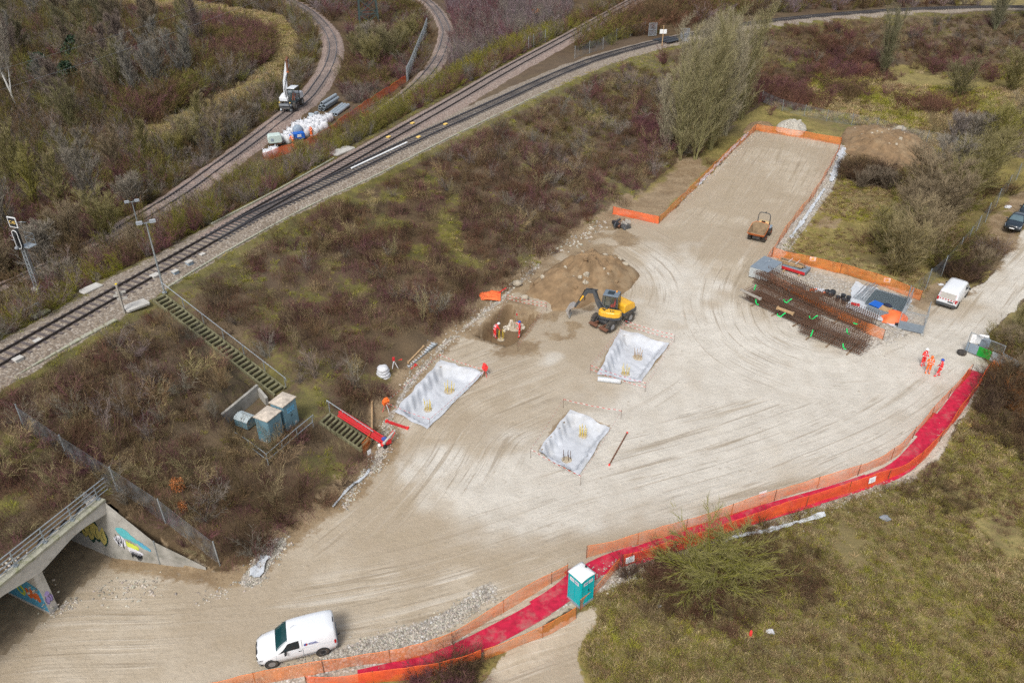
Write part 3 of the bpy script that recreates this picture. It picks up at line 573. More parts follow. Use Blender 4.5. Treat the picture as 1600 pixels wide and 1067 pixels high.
def trough(pts, z, w, label):
    P = smooth_line(WL(pts, z), 1.0); t, nrm = frame_line(P); root = thing('cable_trough', label, 'cable trough', tuple(P[0])); o = V3(P[0])
    lid = MB(); lid.box((0, 0, 0), (.97, w, .12)); lm = lid.mesh('lid', M['concrete_mossy']); n = len(P); rest = MB()
    for i in range(n - 1):
        c = V3((P[i] + P[i + 1]) / 2) - o; a = math.atan2(P[i + 1, 1] - P[i, 1], P[i + 1, 0] - P[i, 0]); c.z += random.uniform(-.01, .01)
        if i < 120: inst('lid', lm, root, c, (0, 0, a))
        else: rest.box(c, (.97, w, .12), a)
    if rest.v: rest.build('lids', M['concrete_mossy'], root)['kind'] = 'stuff'
trough([(-60, 637), (0, 599), (100, 543), (182, 499)], ZC + .02, .42, 'wide mossy concrete cable trough at the crest above the bridge')
trough([(262, 449), (300, 425), (344, 398), (480, 322), (580, 279), (660, 236), (786, 175), (862, 139)], ZC + .05, .22, 'narrow concrete cable trough along the crest beyond the lamp post')
trough([(330, 350), (386, 322), (454, 286), (522, 247)], ZC + .05, .22, 'narrow cable trough along the far side of the ballast')
def slab(px, py, z, d, rz, label, m='concrete_pale', tilt=.0):
    mb = MB(); n = 9; mb.prism([(d[0] / 2 * math.cos(t) * (1.25 + .12 * math.sin(3 * t)), d[1] / 2 * math.sin(t) * 1.25) if 0 else p for t, p in zip(range(8), [(-d[0] / 2, -d[1] / 2 * .8), (-d[0] / 2 * .85, -d[1] / 2), (d[0] / 2 * .9, -d[1] / 2), (d[0] / 2, -d[1] / 2 * .7), (d[0] / 2 * .95, d[1] / 2), (0, d[1] / 2 * 1.05), (-d[0] / 2 * .8, d[1] / 2 * .95), (-d[0] / 2, d[1] / 2 * .5)])], 'Z', 0, d[2])
    o = mb.build('concrete_slab', M[m]); bevel(o, .03, 1); o.location = W(px, py, z); o.rotation_euler = (tilt, tilt * .6, rz); return tag(o, label, 'slab')
slab(213, 479, ZC + .05, (2.0, 1.05, .22), R(50), 'pale concrete slab lying beside the top of the long stairs', tilt=.06)
slab(142, 452, ZC + .02, (1.9, .9, .16), R(62), 'concrete slab on the far side of the single track', tilt=.04)
slab(64, 491, ZC + .02, (1.5, .7, .14), R(64), 'small greenish slab at the end of the far handrail', 'concrete_mossy')
slab(534, 237, ZC + .05, (3.4, 1.6, .2), R(57), 'large grey concrete slab beside the left branch ballast')
for px, py, s, lb in ((244, 437, (.7, .55, .45), 'white trackside box at the foot of the lamp post'), (275, 430, (.5, .4, .4), 'grey trackside box beyond the lamp post'), (297, 416, (.55, .45, .45), 'grey trackside box with a cable, third from the lamp post'), (61, 538, (.5, .4, .35), 'pale junction box between the single track and the cable trough'), (31, 568, (.6, .45, .45), 'pale junction box nearest the picture edge beside the trough'), (317, 402, (.45, .35, .3), 'small pale box on the ballast shoulder farthest from the lamp')):
    p = W(px, py, ZC + .1); t = thing('trackside_box', lb, 'junction box', p, R(60)); mb = MB(); mb.box((0, 0, s[2] / 2), s); bevel(mb.build('body', M['grey_blue'] if 'grey' in lb else M['concrete_pale'], t), .02, 1)
    mb = MB(); mb.box((0, 0, s[2] + .03), (s[0] + .06, s[1] + .06, .06)); mb.build('lid', M['concrete_pale'], t); mb = MB(); mb.tube([(s[0] / 2, 0, .1), (s[0] / 2 + .25, .1, .02), (s[0] / 2 + .6, .3, -.04)], .03, 5); mb.build('cable', M['black_plastic'], t)
# point machine rods at the stairs
def post_sign():
    p = W(195, 490, ZC); t = thing('marker_post', 'weathered post with white boards at the trackside by the stairs', 'marker post', p)
    mb = MB(); mb.box((0, 0, 1.35), (.14, .14, 2.7)); mb.build('post', M['wood_grey'], t); mb = MB(); mb.box((0, 0, 2.72), (.15, .15, .06)); mb.build('cap', M['yellow_tip'], t)
    for k in range(3): mb = MB(); mb.box((.1 - .25 * (k % 2), .12, 1.35 + .28 * k), (.75, .04, .2), R(25)); mb.build('board', M['concrete_pale'], t)
post_sign()
# ---------------------------------------------------------------- railings
def railing(name, label, foot, h, rails, cat='railing', post_every=None, m='steel_galv', r=.035, hook=True, rz=None, parent=None):
    """foot: list of ground points; posts at each point; rails at fractions of h"""
    o = V3(foot[0]); root = thing(name, label, cat, tuple(o)) if parent is None else parent
    F = [V3(f) - (o if parent is None else V3((0, 0, 0))) for f in foot]
    for f in F: mb = MB(); mb.bar(f, f + V3((0, 0, h)), .06, .06, up=(1, 0, 0)); mb.build('post', M[m], root)
    for k in rails:
        pts = [f + V3((0, 0, h * k)) for f in F]
        if hook and k == rails[-1]: pts = [pts[0] + V3((0, 0, -.25)) + (pts[0] - pts[1]).normalized() * .18, pts[0] + (pts[0] - pts[1]).normalized() * .15] + pts + [pts[-1] + (pts[-1] - pts[-2]).normalized() * .15, pts[-1] + V3((0, 0, -.25)) + (pts[-1] - pts[-2]).normalized() * .18]
        mb = MB(); mb.tube(pts, r, 6); mb.build('rail', M[m], root)
    return root
def lerp(a, b, t): return tuple(a[i] + (b[i] - a[i]) * t for i in range(3))
railing('handrail', 'galvanised handrail going down the far bank beside the small slab', [lerp(W(64, 490, ZC), W(18, 516, 4.4), t) for t in (0, .5, 1)], 1.0, (.5, 1))
# ---------------------------------------------------------------- stairs with handrails
mk('step_moss', (.175, .165, .095), .95, 0, .45, 4, .3, dirt=((.06, .06, .02), 1.0))
def stairs(a, b, n, w, label, side, posts):
    a, b = V3(a), V3(b); d = (b - a); run = math.hypot(d.x, d.y); ang = math.atan2(d.y, d.x); root = thing('staircase', label, 'stairs', tuple(a), ang)
    st = MB(); st.box((0, 0, 0), (run / n * .55, w, .15)); sm = st.mesh('step', M['step_moss']); bl = MB()
    for i in range(n): inst('step', sm, root, (run * (i + .5) / n, random.uniform(-.02, .02), d.z * (i + .5) / n + .08), (0, random.uniform(-.02, .03), random.uniform(-.02, .02)))
    for s in (-1, 1): mb = MB(); mb.bar((0, s * (w / 2 + .08), -.05), (run, s * (w / 2 + .08), d.z - .05), .14, .3); mb.build('stringer', M['step_moss'], root)
    hr = bpy.data.objects.new('handrail', None); COL.objects.link(hr); hr.parent = root
    F = [V3((run * t, side * (w / 2 + .22), d.z * t)) for t in np.linspace(.0, 1, posts)]; railing('', '', F, 1.0, (1,), parent=hr)
    return root
stairs(W(247, 464, ZC + .02), W(437, 612, 1.6), 31, .96, 'long mossy concrete stairs climbing the bank to the railway', 1, 7)
stairs(W(506, 652, 1.55), W(573, 697, .05), 11, 1.1, 'short mossy concrete stairs below the grey cabinets', 1, 4)
# ---------------------------------------------------------------- cabinets on their platform
def cabinet(c, yw, w, d, h, label, tag_mark):
    t = thing('equipment_cabinet', label, 'cabinet', c, yw, 'tall grey blue cabinets on the platform')
    mb = MB(); mb.box((w / 2, d / 2, .06), (w - .08, d - .08, .12)); mb.build('plinth', M['concrete'], t)
    mb = MB(); mb.box((w / 2, d / 2, .12 + h / 2), (w, d, h)); bevel(mb.build('housing', M['cabinet_blue'], t), .02, 1)
    e = .07; z = .12 + h; mb = MB(); mb.add([(-e, -e, z), (w + e, -e, z), (w + e, d + e, z), (-e, d + e, z), (-e, -e, z + .07), (w + e, -e, z + .07), (w + e, d + e, z + .07), (-e, d + e, z + .07), (w / 2, d / 2, z + .27)], [(3, 2, 1, 0), (0, 1, 5, 4), (1, 2, 6, 5), (2, 3, 7, 6), (3, 0, 4, 7), (4, 5, 8), (5, 6, 8), (6, 7, 8), (7, 4, 8)]); mb.build('roof', M['roof_dirty'], t)
    for k in range(2):
        mb = MB(); mb.box((w * (.26 + .48 * k), -.012, .12 + h * .5), (w * .45, .02, h * .94)); dr = mb.build('door', M['cabinet_blue'], t)
        mb = MB(); mb.box((w * (.26 + .48 * k), -.028, .32), (.22, .012, .16)); mb.build('vent', M['concrete_pale'], dr)
        mb = MB(); mb.box((w * (.46 + .08 * k), -.035, 1.2), (.03, .03, .16)); mb.build('handle', M['steel_dark'], dr)
    mb = MB(); mb.box((-.012, d * .5, .12 + h * .5), (.02, d * .9, h * .94)); sp = mb.build('side_panel', M['cabinet_blue'], t)
    mb = MB(); mb.box((-.03, d * .75, .9), (.03, .14, .10)); mb.build('latch', M['teal'], sp)
    for k in (.3, .7): mb = MB(); mb.box((-.028, d * k, .3), (.012, .2, .14)); mb.build('vent', M['concrete_pale'], sp)
    if tag_mark:
        g = MB()
        for r_ in range(2):
            for k in range(5):
                x0 = w * .25 + k * .16; z0 = 1.75 - .26 * r_; g.tube([(x0, -.03, z0 + random.uniform(0, .18)), (x0 + .05, -.03, z0 + .2), (x0 + .11, -.03, z0 + .1), (x0 + .05, -.03, z0), (x0 + .13, -.03, z0 + .02)], .012, 4)
        g.build('graffiti_tag', mk('spray_blue', (.10, .42, .70), .6), t)
    return t
CY = yaw(W(424.8, 695.9, 1.6), W(445, 679, 1.6))
cabinet(W(424.8, 695.9, 1.6), CY, 1.4, 1.2, 2.05, 'grey blue cabinet with pale brown pyramid roof, nearer the small locker', False)
cabinet(W(449, 675.5, 1.6), CY, 1.4, 1.2, 2.2, 'grey blue cabinet with dirty roof and pale blue graffiti on its doors', True)
c = W(388, 674, 1.6); t = thing('equipment_locker', 'low grey blue locker with rounded lid beside the tall cabinets', 'locker', c, CY)
mb = MB(); mb.prism([(0, .15), (.8, .15), (.8, .72), (.72, .82), (.4, .9), (.08, .82), (0, .72)], 'X', 0, .01); mb = MB(); prof = [(0, .15), (1.0, .15), (1.0, .75), (.85, .9), (.5, 1.0), (.15, .9), (0, .75)]
mb.prism([(p[0], p[1]) for p in prof], 'Y', 0, 1.25); mb.build('housing', M['cabinet_blue'], t)
mb = MB(); mb.grid([[(-.03 + 1.06 * (p[0]), y, p[1] + .025) for p in prof[2:]] for y in (-.04, 1.29)]); o = mb.build('lid', mk('lid_grey', (.42, .48, .49), .55, .1), t); sm_ = o.modifiers.new('s', 'SOLIDIFY'); sm_.thickness = .02
for k in ((.12, .15), (.88, .15), (.12, 1.1), (.88, 1.1)): mb = MB(); mb.box((k[0], k[1], .075), (.1, .1, .15)); mb.build('foot', M['steel_dark'], t)
a, b = W(346, 668, 1.6), W(406, 620, 1.6); mb = MB(); mb.bar(V3(a) + V3((0, 0, .4)), V3(b) + V3((0, 0, .55)), .22, 1.3); o = mb.build('retaining_wall', M['concrete']); tag(o, 'stained concrete retaining wall behind the low locker', 'wall')
mb = MB(); a2 = W(418, 632, 1.6); mb.bar(V3(b) + V3((0, 0, .4)), V3(a2) + V3((0, 0, .2)), .22, 1.0); o2 = mb.build('return_wall', M['concrete'], o)
fp = [W(361, 688, 1.6), W(391, 706, 1.6), W(420, 728, 1.6), W(443, 708, 1.6), W(466, 688, 1.6), W(490, 668, 1.6)]
railing('guard_rail', 'galvanised guard rail around the cabinet platform', fp, 1.1, (.5, 1))
# ---------------------------------------------------------------- lamp posts
def lamp(base, h, label):
    t = thing('lamp_post', label, 'lamp post', base, R(25), 'double floodlight posts'); mb = MB(); mb.tube([(0, 0, 0), (0, 0, h * .5), (0, 0, h)], [.09, .075, .05], 8); mb.build('pole', M['steel_galv'], t)
    mb = MB(); mb.box((0, 0, .02), (.35, .35, .05)); mb.build('base_plate', M['steel_galv'], t); mb = MB(); mb.bar((-.65, 0, h), (.65, 0, h + .05), .07); mb.build('cross_arm', M['steel_galv'], t)
    for s in (-1, 1):
        mb = MB(); mb.box((s * .5, -.05, h + .12), (.5, .42, .2), 0, R(-18)); f = mb.build('floodlight', M['grey_box'], t); mb = MB(); mb.box((s * .5, -.11, h + .015), (.42, .34, .03), 0, R(-18)); mb.build('lens', M['lens_clear'], f)
        mb = MB(); mb.box((s * .5, -.02, h + .24), (.44, .3, .05), 0, R(-18)); mb.build('hood', M['lens_clear'], f)
    return t
lamp(W(257, 457, 6.45), 6.35, 'tall galvanised lamp post with two floodlights at the top of the long stairs')
lamp(WG(225, 385), 5.2, 'second double floodlight showing above the thicket beyond the single track')
# ---------------------------------------------------------------- railway signal
def signal():
    b = V3(W(61, 455, 4.6)); t = thing('railway_signal', 'railway signal mast with black light board, platform cage and speed board', 'signal', tuple(b), R(-20)); H = 7.0
    lat = MB()
    for s in (-1, 1):
        lat.bar((s * .22, -.1, 0), (s * .16, -.1, 4.4), .09, .12); lat.bar((s * .22, .1, 0), (s * .16, .1, 4.4), .05, .05)
    k = 0
    while k * .42 < 4.2: z = k * .42; lat.bar((-.2, -.1, z), (.2, -.1, z + .42 * (1 if k % 2 else 1)), .03); lat.bar((.2, -.1, z), (-.2, -.1, z + .42), .03); k += 1
    lat.build('lattice_mast', M['steel_galv'], t); mb = MB(); mb.box((0, 0, .15), (.8, .8, .5)); mb.build('footing', M['concrete'], t)
    mb = MB(); mb.bar((0, 0, 4.2), (0, 0, H), .14, .14, up=(1, 0, 0)); mb.build('upper_mast', M['machine_grey'], t)
    pts = [(-.34, 4.5), (.34, 4.5), (.38, 5.9), (.22, 6.12), (-.22, 6.12), (-.38, 5.9)]
    mb = MB(); mb.prism([(.34 * math.cos(a), (5.2 + (.55 if math.sin(a) > 0 else -.55)) + .34 * math.sin(a)) for a in np.linspace(0, 2 * math.pi, 20, endpoint=False)], 'Y', -.32, -.12); bd = mb.build('light_board', M['black_plastic'], t)
    ring = [( .30 * math.cos(a), -.33, (5.2 + (.55 if math.sin(a) > 0 else -.55)) + .30 * math.sin(a)) for a in np.linspace(0, 2 * math.pi, 24)]
    mb = MB(); mb.tube(ring, .03, 5); mb.build('white_border', M['white_plastic'], bd)
    for z in (4.85, 5.2, 5.55): mb = MB(); mb.lathe([(.10, -.32), (.12, -.45)], 10, (0, 0, z), 'Y'); mb.build('lamp_hood', M['black_plastic'], bd)
    mb = MB(); mb.box((.35, .25, 4.45), (1.1, .9, .05)); pf = mb.build('platform', M['steel_galv'], t)
    mb = MB()
    for x, y in ((.85, -.15), (.85, .65), (-.15, .65)): mb.bar((x, y, 4.45), (x, y, 5.5), .04, .04, up=(1, 0, 0))
    for z in (4.95, 5.5): mb.tube([(.85, -.15, z), (.85, .65, z), (-.15, .65, z)], .02, 5)
    mb.build('cage', M['steel_galv'], pf); mb = MB(); mb.lathe([(.05, -.6), (.16, -.5), (.18, -.35), (.05, -.25)], 10, (-.25, 0, 4.4), 'Y'); mb.build('small_lamp', M['grey_box'], t)
    mb = MB(); mb.tube([(-.3, -.2, 5.0), (-.75, -.25, 5.05)], .02, 5); mb.tube([(-.3, -.2, 5.4), (-.75, -.25, 5.45)], .02, 5); mb.build('bracket', M['steel_galv'], t)
    sb = MB(); sb.box((0, -.15, 6.75), (.95, .05, .95)); s = sb.build('speed_board', M['white_plastic'], t); mb = MB(); mb.box((0, -.185, 6.75), (.78, .02, .78)); mb.build('black_field', M['black_plastic'], s)
    cu = bpy.data.curves.new('speed_lettering', 'FONT'); cu.body = 'C40'; cu.size = .42; cu.align_x = 'CENTER'; cu.align_y = 'CENTER'; cu.extrude = .004; cu.materials.append(M['yellow_tile']); _to = bpy.data.objects.new('tmp', cu); COL.objects.link(_to); bpy.context.view_layer.update(); _lm = bpy.data.meshes.new_from_object(_to.evaluated_get(bpy.context.evaluated_depsgraph_get())); bpy.data.objects.remove(_to); o = bpy.data.objects.new('lettering', _lm); COL.objects.link(o); o.parent = s; o.location = (0, -.202, 6.75); o.rotation_euler = (R(90), 0, 0)
    mb = MB(); mb.tube([(.1, 0, 6.7), (.7, .2, 6.75), (.75, .5, 6.6), (.2, .4, 6.55)], .025, 5); mb.tube([(.45, .1, 6.72), (.4, .2, 6.2), (.1, .1, 6.1)], .025, 5); mb.build('ladder_hoop', M['steel_galv'], t)
signal()
# ---------------------------------------------------------------- underpass bridge
D0, D1 = V3(W(154, 781, 4.45)), V3(W(23, 887, 4.45)); U = (D1 - D0); U.z = 0; U.normalize()           # U: along the deck edge, towards the left
pf0, pf1 = V3(W(79, 959, 0)), V3(W(3.5, 922, 0)); T = (pf1 - pf0); T.normalize()                         # T: into the tunnel
NV = V3((-U.y, U.x, 0)); NV = NV if NV.dot(T) > 0 else -NV
bridge = thing('underpass_bridge', 'concrete railway underpass with graffiti at the foot of the bank', 'bridge', (D0.x, D0.y, 0))
O = V3((D0.x, D0.y, 0)); Ld = 15.5
def BW(u, t, z): return U * u + T * t + V3((0, 0, z))
pier_u = (V3(W(79, 959, 0)) + V3(W(91, 948, 0))) / 2 - O; front = -.30
def depth_at(u):
    pu = (V3(W(56, 888, 3.3)) - O).dot(U); d = abs(u - pu); return .62 + .55 * max(0, 1 - d / 2.4) + .30 * max(0, 1 - u / 1.6)
us = np.linspace(-.2, Ld, 40); rows = []
for u in us:
    z0 = 4.35; zb = z0 - depth_at(u); rows.append([BW(u, -.32, z0 - .02), BW(u, -.32, zb), BW(u, .5, zb), BW(u, 9, zb + .0), BW(u, 9, z0 - .25), BW(u, .55, z0 + .02), BW(u, .0, z0 + .06)])
mb = MB(); mb.grid(rows, closed=True); mb.build('deck', M['concrete_pale'], bridge)
mb = MB(); mb.bar(BW(-.2, -.12, 4.40), BW(Ld, -.12, 4.40), .5, .16); mb.build('kerb', M['concrete_mossy'], bridge)
pw = V3(W(91, 948, 0)) - O; pl = V3(W(79, 959, 0)) - O
mb = MB(); q = [pl, pw, pw + T * 10, pl + T * 10]; mb.add([(p.x, p.y, -.3) for p in q] + [(p.x, p.y, 3.75) for p in q], [(3, 2, 1, 0), (4, 5, 6, 7), (0, 1, 5, 4), (1, 2, 6, 5), (2, 3, 7, 6), (3, 0, 4, 7)]); pier = mb.build('pier', M['concrete_pale'], bridge)
ab = V3(W(180, 873, 0)) - O; ab0 = BW(.15, .1, 0)
wing = [ab, V3(W(250, 881, 0)) - O, V3(W(322, 889, 0)) - O]
ztop = [4.35, 2.35, .12]
mb = MB(); off = V3((NV.x, NV.y, 0)) * .95
top0 = V3((BW(-.1, -.1, 0).x, BW(-.1, -.1, 0).y, 4.35))
fr = [V3((wing[0].x, wing[0].y, -.3)), V3((wing[1].x, wing[1].y, -.3)), V3((wing[2].x, wing[2].y, -.3))]
tp = [V3((top0.x, top0.y, 4.45)), V3(W(240, 846, 2.05)) - O, V3((wing[2].x, wing[2].y, .2))]; tp = [V3(p) for p in tp]
nb = [f + off for f in fr]; nt = [p + off for p in tp]
mb.grid([[(q[0] + (q[1] - q[0]) * s_).copy() for q in zip((fr[i], tp[i], nt[i], nb[i]), (fr[i + 1], tp[i + 1], nt[i + 1], nb[i + 1]))] if 0 else [fr[i].lerp(fr[i + 1], s_), fr[i].lerp(fr[i + 1], s_).lerp(tp[i].lerp(tp[i + 1], s_), .5), tp[i].lerp(tp[i + 1], s_), nt[i].lerp(nt[i + 1], s_), nb[i].lerp(nb[i + 1], s_)] for i in range(2) for s_ in np.linspace(0, 1, 9)[(0 if i == 0 else 1):]], closed=True); mb.add([fr[0], tp[0], nt[0], nb[0], fr[2], tp[2], nt[2], nb[2]], [(0, 1, 2, 3), (4, 5, 6, 7)]); wingo = mb.build('wing_wall', M['concrete'], bridge)
mb = MB(); q = [ab, ab + T * 9, ab + T * 9 + off * .5, ab + off * .5]; zt_ = V3((top0.x, top0.y, 3.95)); qt = [zt_, zt_ + T * 9, zt_ + T * 9 + off * .5, zt_ + off * .5]
mb.add([(p.x, p.y, -.3) for p in q] + qt, [(3, 2, 1, 0), (4, 5, 6, 7), (0, 1, 5, 4), (1, 2, 6, 5), (2, 3, 7, 6), (3, 0, 4, 7)]); abut = mb.build('abutment', M['concrete_pale'], bridge)
rl = bpy.data.objects.new('railing', None); COL.objects.link(rl); rl.parent = bridge
for k in range(8): p = BW(-.0 + 1.93 * k, 0, 4.45); mb = MB(); mb.bar(p, p + V3((0, 0, 1.15)), .07, .05, up=(1, 0, 0)); mb.box(p + V3((0, 0, .05)), (.22, .22, .12)); mb.build('post', M['steel_galv'], rl)
for h in (.25, .55, .85, 1.15): mb = MB(); mb.tube([BW(-.8, 0, 4.45 + h), BW(Ld, 0, 4.45 + h)], .035, 6); mb.build('rail', M['steel_galv'], rl)
fl = MB(); n1, n2 = 14, 10; fl.grid([[O + BW(-10 + (Ld + 14) * i / n1, -1.3 + 18 * j / n2, -.10 + .04 * random.random()) for j in range(n2 + 1)] for i in range(n1 + 1)]); o = fl.build('underpass_floor', mk('earth_floor', (.30, .235, .155), .95, 0, .3, 1.5, .3, dirt=((.17, .12, .08), .8)), None, True); tag(o, 'trodden brown earth of the way through the underpass', None, None, 'structure')
# graffiti: flat paint on the concrete
for k_, c_ in dict(spray_yellow=(.62, .52, .16), spray_dark=(.03, .07, .05), spray_sky=(.10, .35, .52), spray_orange=(.72, .16, .04), spray_lilac=(.42, .33, .66), spray_lime=(.55, .62, .08), spray_red=(.55, .05, .04), spray_cyan=(.10, .42, .45), spray_black=(.02, .022, .028), spray_pale=(.62, .62, .66)).items(): mk(k_, c_, .7, 0, .12, 4)
def wallpt(P0, A, B, nrm, a, b, lift):
    return P0(a, b, lift) if callable(P0) else P0 + A * a + B * b + nrm * lift
def paint(o, name, P0, A, B, nrm, blobs, m, lift):
    """blobs: list of (a, b, ra, rb) ellipses in the wall's own metres"""
    mb = MB()
    for (a, b, ra, rb) in blobs:
        ph = random.random() * 6; mb.add([wallpt(P0, A, B, nrm, a + ra * (1 + .16 * math.sin(3 * t + ph)) * math.cos(t), b + rb * (1 + .14 * math.cos(2 * t + ph)) * math.sin(t), lift) for t in np.linspace(0, 2 * math.pi, 14, endpoint=False)], [tuple(range(14))]); lift += .0006
    mb.build(name, M[m], o)
def strokes(o, name, P0, A, B, nrm, lines, r, m, lift):
    mb = MB()
    for ln in lines: mb.tube([wallpt(P0, A, B, nrm, p[0], p[1], lift) for p in ln], r, 4)
    mb.build(name, M[m], o)
# pier side (faces the tunnel mouth's left) and pier front
PS = V3((pl.x, pl.y, 0)); ns = (V3((pl.x, pl.y, 0)) - V3((pw.x, pw.y, 0))).normalized(); ZB = V3((0, 0, 1))
mb = MB(); mb.add([PS + T * a + ZB * b + ns * .004 for a, b in ((.02, .15), (4.5, .15), (4.5, 2.5), (3.0, 2.45), (1.5, 2.55), (.02, 2.1))], [(0, 1, 2, 3, 4, 5)]); mb.build('blue_paint_field', M['spray_sky'], pier)
paint(pier, 'graffiti_letters', PS, T, ZB, ns, [(.55 + .38 * k, 1.2 + .1 * (k % 2), .24, .42) for k in range(3)] + [(3.0 + .36 * k, 1.5, .22, .36) for k in range(2)], 'spray_orange', .008)
paint(pier, 'graffiti_character', PS, T, ZB, ns, [(2.0, 1.35, .38, .62), (2.2, 1.95, .26, .22)], 'spray_lime', .008); paint(pier, 'graffiti_mouth', PS, T, ZB, ns, [(2.0, 1.2, .2, .26)], 'spray_cyan', .014)
FA = (V3((pl.x, pl.y, 0)) - V3((pw.x, pw.y, 0))).normalized(); nf = -T; PF = V3((pw.x, pw.y, 0))
paint(pier, 'lilac_lettering', PF, FA, ZB, nf, [(.15, 1.05, .12, .32), (.38, 1.0, .13, .36), (.28, 1.5, .16, .16)], 'spray_lilac', .006); strokes(pier, 'lettering_outline', PF, FA, ZB, nf, [[(.08, .8), (.1, 1.35), (.28, 1.3), (.2, 1.05), (.3, .8), (.08, .78)], [(.36, .7), (.5, 1.0), (.42, 1.35)]], .014, 'spray_black', .012)
# abutment: yellow bubble letters; wing wall: pale haze and scribbles
AB0 = V3((ab.x, ab.y, 0)); AT0 = V3((top0.x, top0.y, 4.2)); Bv = (AT0 - AB0) / 4.2; na = T.cross(Bv); na.normalize(); na = na if na.dot(U) > 0 else -na
paint(abut, 'bubble_outline', AB0, T, Bv, na, [(.7 + .55 * k, 1.55 + .12 * math.sin(k * 2.1), .42, .78) for k in range(7)], 'spray_dark', .006)
paint(abut, 'bubble_letters', AB0, T, Bv, na, [(.7 + .55 * k, 1.55 + .12 * math.sin(k * 2.1), .33, .66) for k in range(7)], 'spray_yellow', .014)
strokes(abut, 'bubble_lines', AB0, T, Bv, na, [[(.6 + .55 * k, 1.9), (.75 + .55 * k, 1.5), (.6 + .55 * k, 1.2)] for k in range(7)], .02, 'spray_dark', .022)
WA = (wing[1] - wing[0]); wl = WA.length; WA /= wl; wb = (V3(tp[0]) - V3((wing[0].x, wing[0].y, 0))) / 4.35; nw = WA.cross(wb); nw.normalize(); nw = nw if nw.dot(V3((0, -1, .2))) > 0 else -nw; W0 = V3((wing[0].x, wing[0].y, 0))
def W0(a, b, lift):
    """point on the battered wing wall: a metres along it, b as share of its height there"""
    s = max(0, min(1, a / wl)); lo = fr[0] + (fr[1] - fr[0]) * s; hi = tp[0] + (tp[1] - tp[0]) * s; return lo + (hi - lo) * b + nw * (lift + .015)
print('wing wall length', wl)
paint(wingo, 'sprayed_haze_cyan', W0, WA, wb, nw, [(wl * .35, .62, .5, .10), (wl * .5, .60, .45, .07), (wl * .75, .55, .4, .06)], 'spray_cyan', .004); paint(wingo, 'sprayed_haze_pale', W0, WA, wb, nw, [(wl * .22, .42, .4, .10), (wl * .5, .30, .5, .08)], 'spray_pale', .003)
paint(wingo, 'sprayed_letters_lime', W0, WA, wb, nw, [(wl * (.38 + .06 * k), .42, .14, .06) for k in range(4)], 'spray_lime', .008); paint(wingo, 'sprayed_letters_blue', W0, WA, wb, nw, [(wl * (.66 + .06 * k), .60 - .02 * k, .10, .06) for k in range(4)], 'spray_sky', .010)
strokes(wingo, 'black_scribble', W0, WA, wb, nw, [[(wl * (.10 + .035 * k), .46 + .06 * math.sin(k * 1.9)), (wl * (.125 + .035 * k), .34 + .05 * math.cos(k * 2.3)), (wl * (.15 + .035 * k), .47)] for k in range(5)] + [[(wl * (.40 + .03 * k), .30), (wl * (.415 + .03 * k), .14 + .04 * math.sin(k)), (wl * (.43 + .03 * k), .28)] for k in range(8)], .02, 'spray_black', .012)
mb = MB(); p = wing[1] + WA * -.05 - NV * .06; mb.bar((p.x, p.y, 0), (p.x + (tp[1] - fr[1]).x, p.y + (tp[1] - fr[1]).y, 2.1), .07); mb.build('drain_pipe', M['steel_galv'], bridge)
bridge_objs = bridge
# ---------------------------------------------------------------- fences of posts and wire
def wire_fence(label, feet, h, m='wire_mesh_thin', posts=True, lean=None, pm='steel_galv', name='chain_link_fence', group=None):
    o = V3(feet[0]); t = thing(name, label, 'fence', tuple(o), 0, group); F = [V3(f) - o for f in feet]
    for k, f in enumerate(F):
        l = V3((random.uniform(-.06, .06), random.uniform(-.06, .06), h)) if lean is None else V3((*lean, h)); mb = MB(); mb.bar(f + V3((0, 0, -.2)), f + l, .07, .07, up=(1, 0, 0)); mb.build('post', M[pm], t)
    for a, b in zip(F[:-1], F[1:]): mb = MB(); mb.grid([[a + (b - a) * s + V3((0, 0, z - .03 * (1 - abs(2 * s - 1)) * (z > 1))) for z in (.02, h * .5, h * .93)] for s in (0, .25, .5, .75, 1)]); mb.build('wire_mesh', M[m], t)
    mb = MB()
    mb.tube([f + V3((0, 0, h * .93)) for f in F], .008, 4)
    mb.build('strand', M['machine_grey'], t)
    return t
def feet(px): return [WG(*p) for p in px]
wire_fence('leaning chain link fence running down the bank above the bridge', feet([(39, 671), (107, 718), (184, 768), (259, 817), (344, 883)]), 2.1)
wire_fence('tall chain link fence beside the access road between parked cars and storage yard', [W(x, y, -.2) for x, y in ((1415, 478), (1446, 451), (1471, 430), (1496, 401), (1510, 383), (1524, 365), (1540, 345), (1556, 322), (1572, 300), (1588, 280), (1610, 255))], 2.3, 'wire_mesh_thin')
wire_fence('thin post and wire fence behind the far end of the sand pad', feet([(1190, 160), (1222, 174), (1256, 182), (1291, 190), (1330, 196), (1369, 203), (1406, 216), (1447, 224), (1492, 232)]), 2.0)
wire_fence('post and wire fence in the wedge between the two railway branches', [W(x, y, ZC) for x, y in ((898, 92), (921, 84), (942, 78), (963, 64), (985, 57), (1007, 53))], 2.2)
wire_fence('short post fence beside the left branch in front of the birch thicket', [W(x, y, ZC) for x, y in ((826, 78), (834, 74), (852, 66))], 2.3)
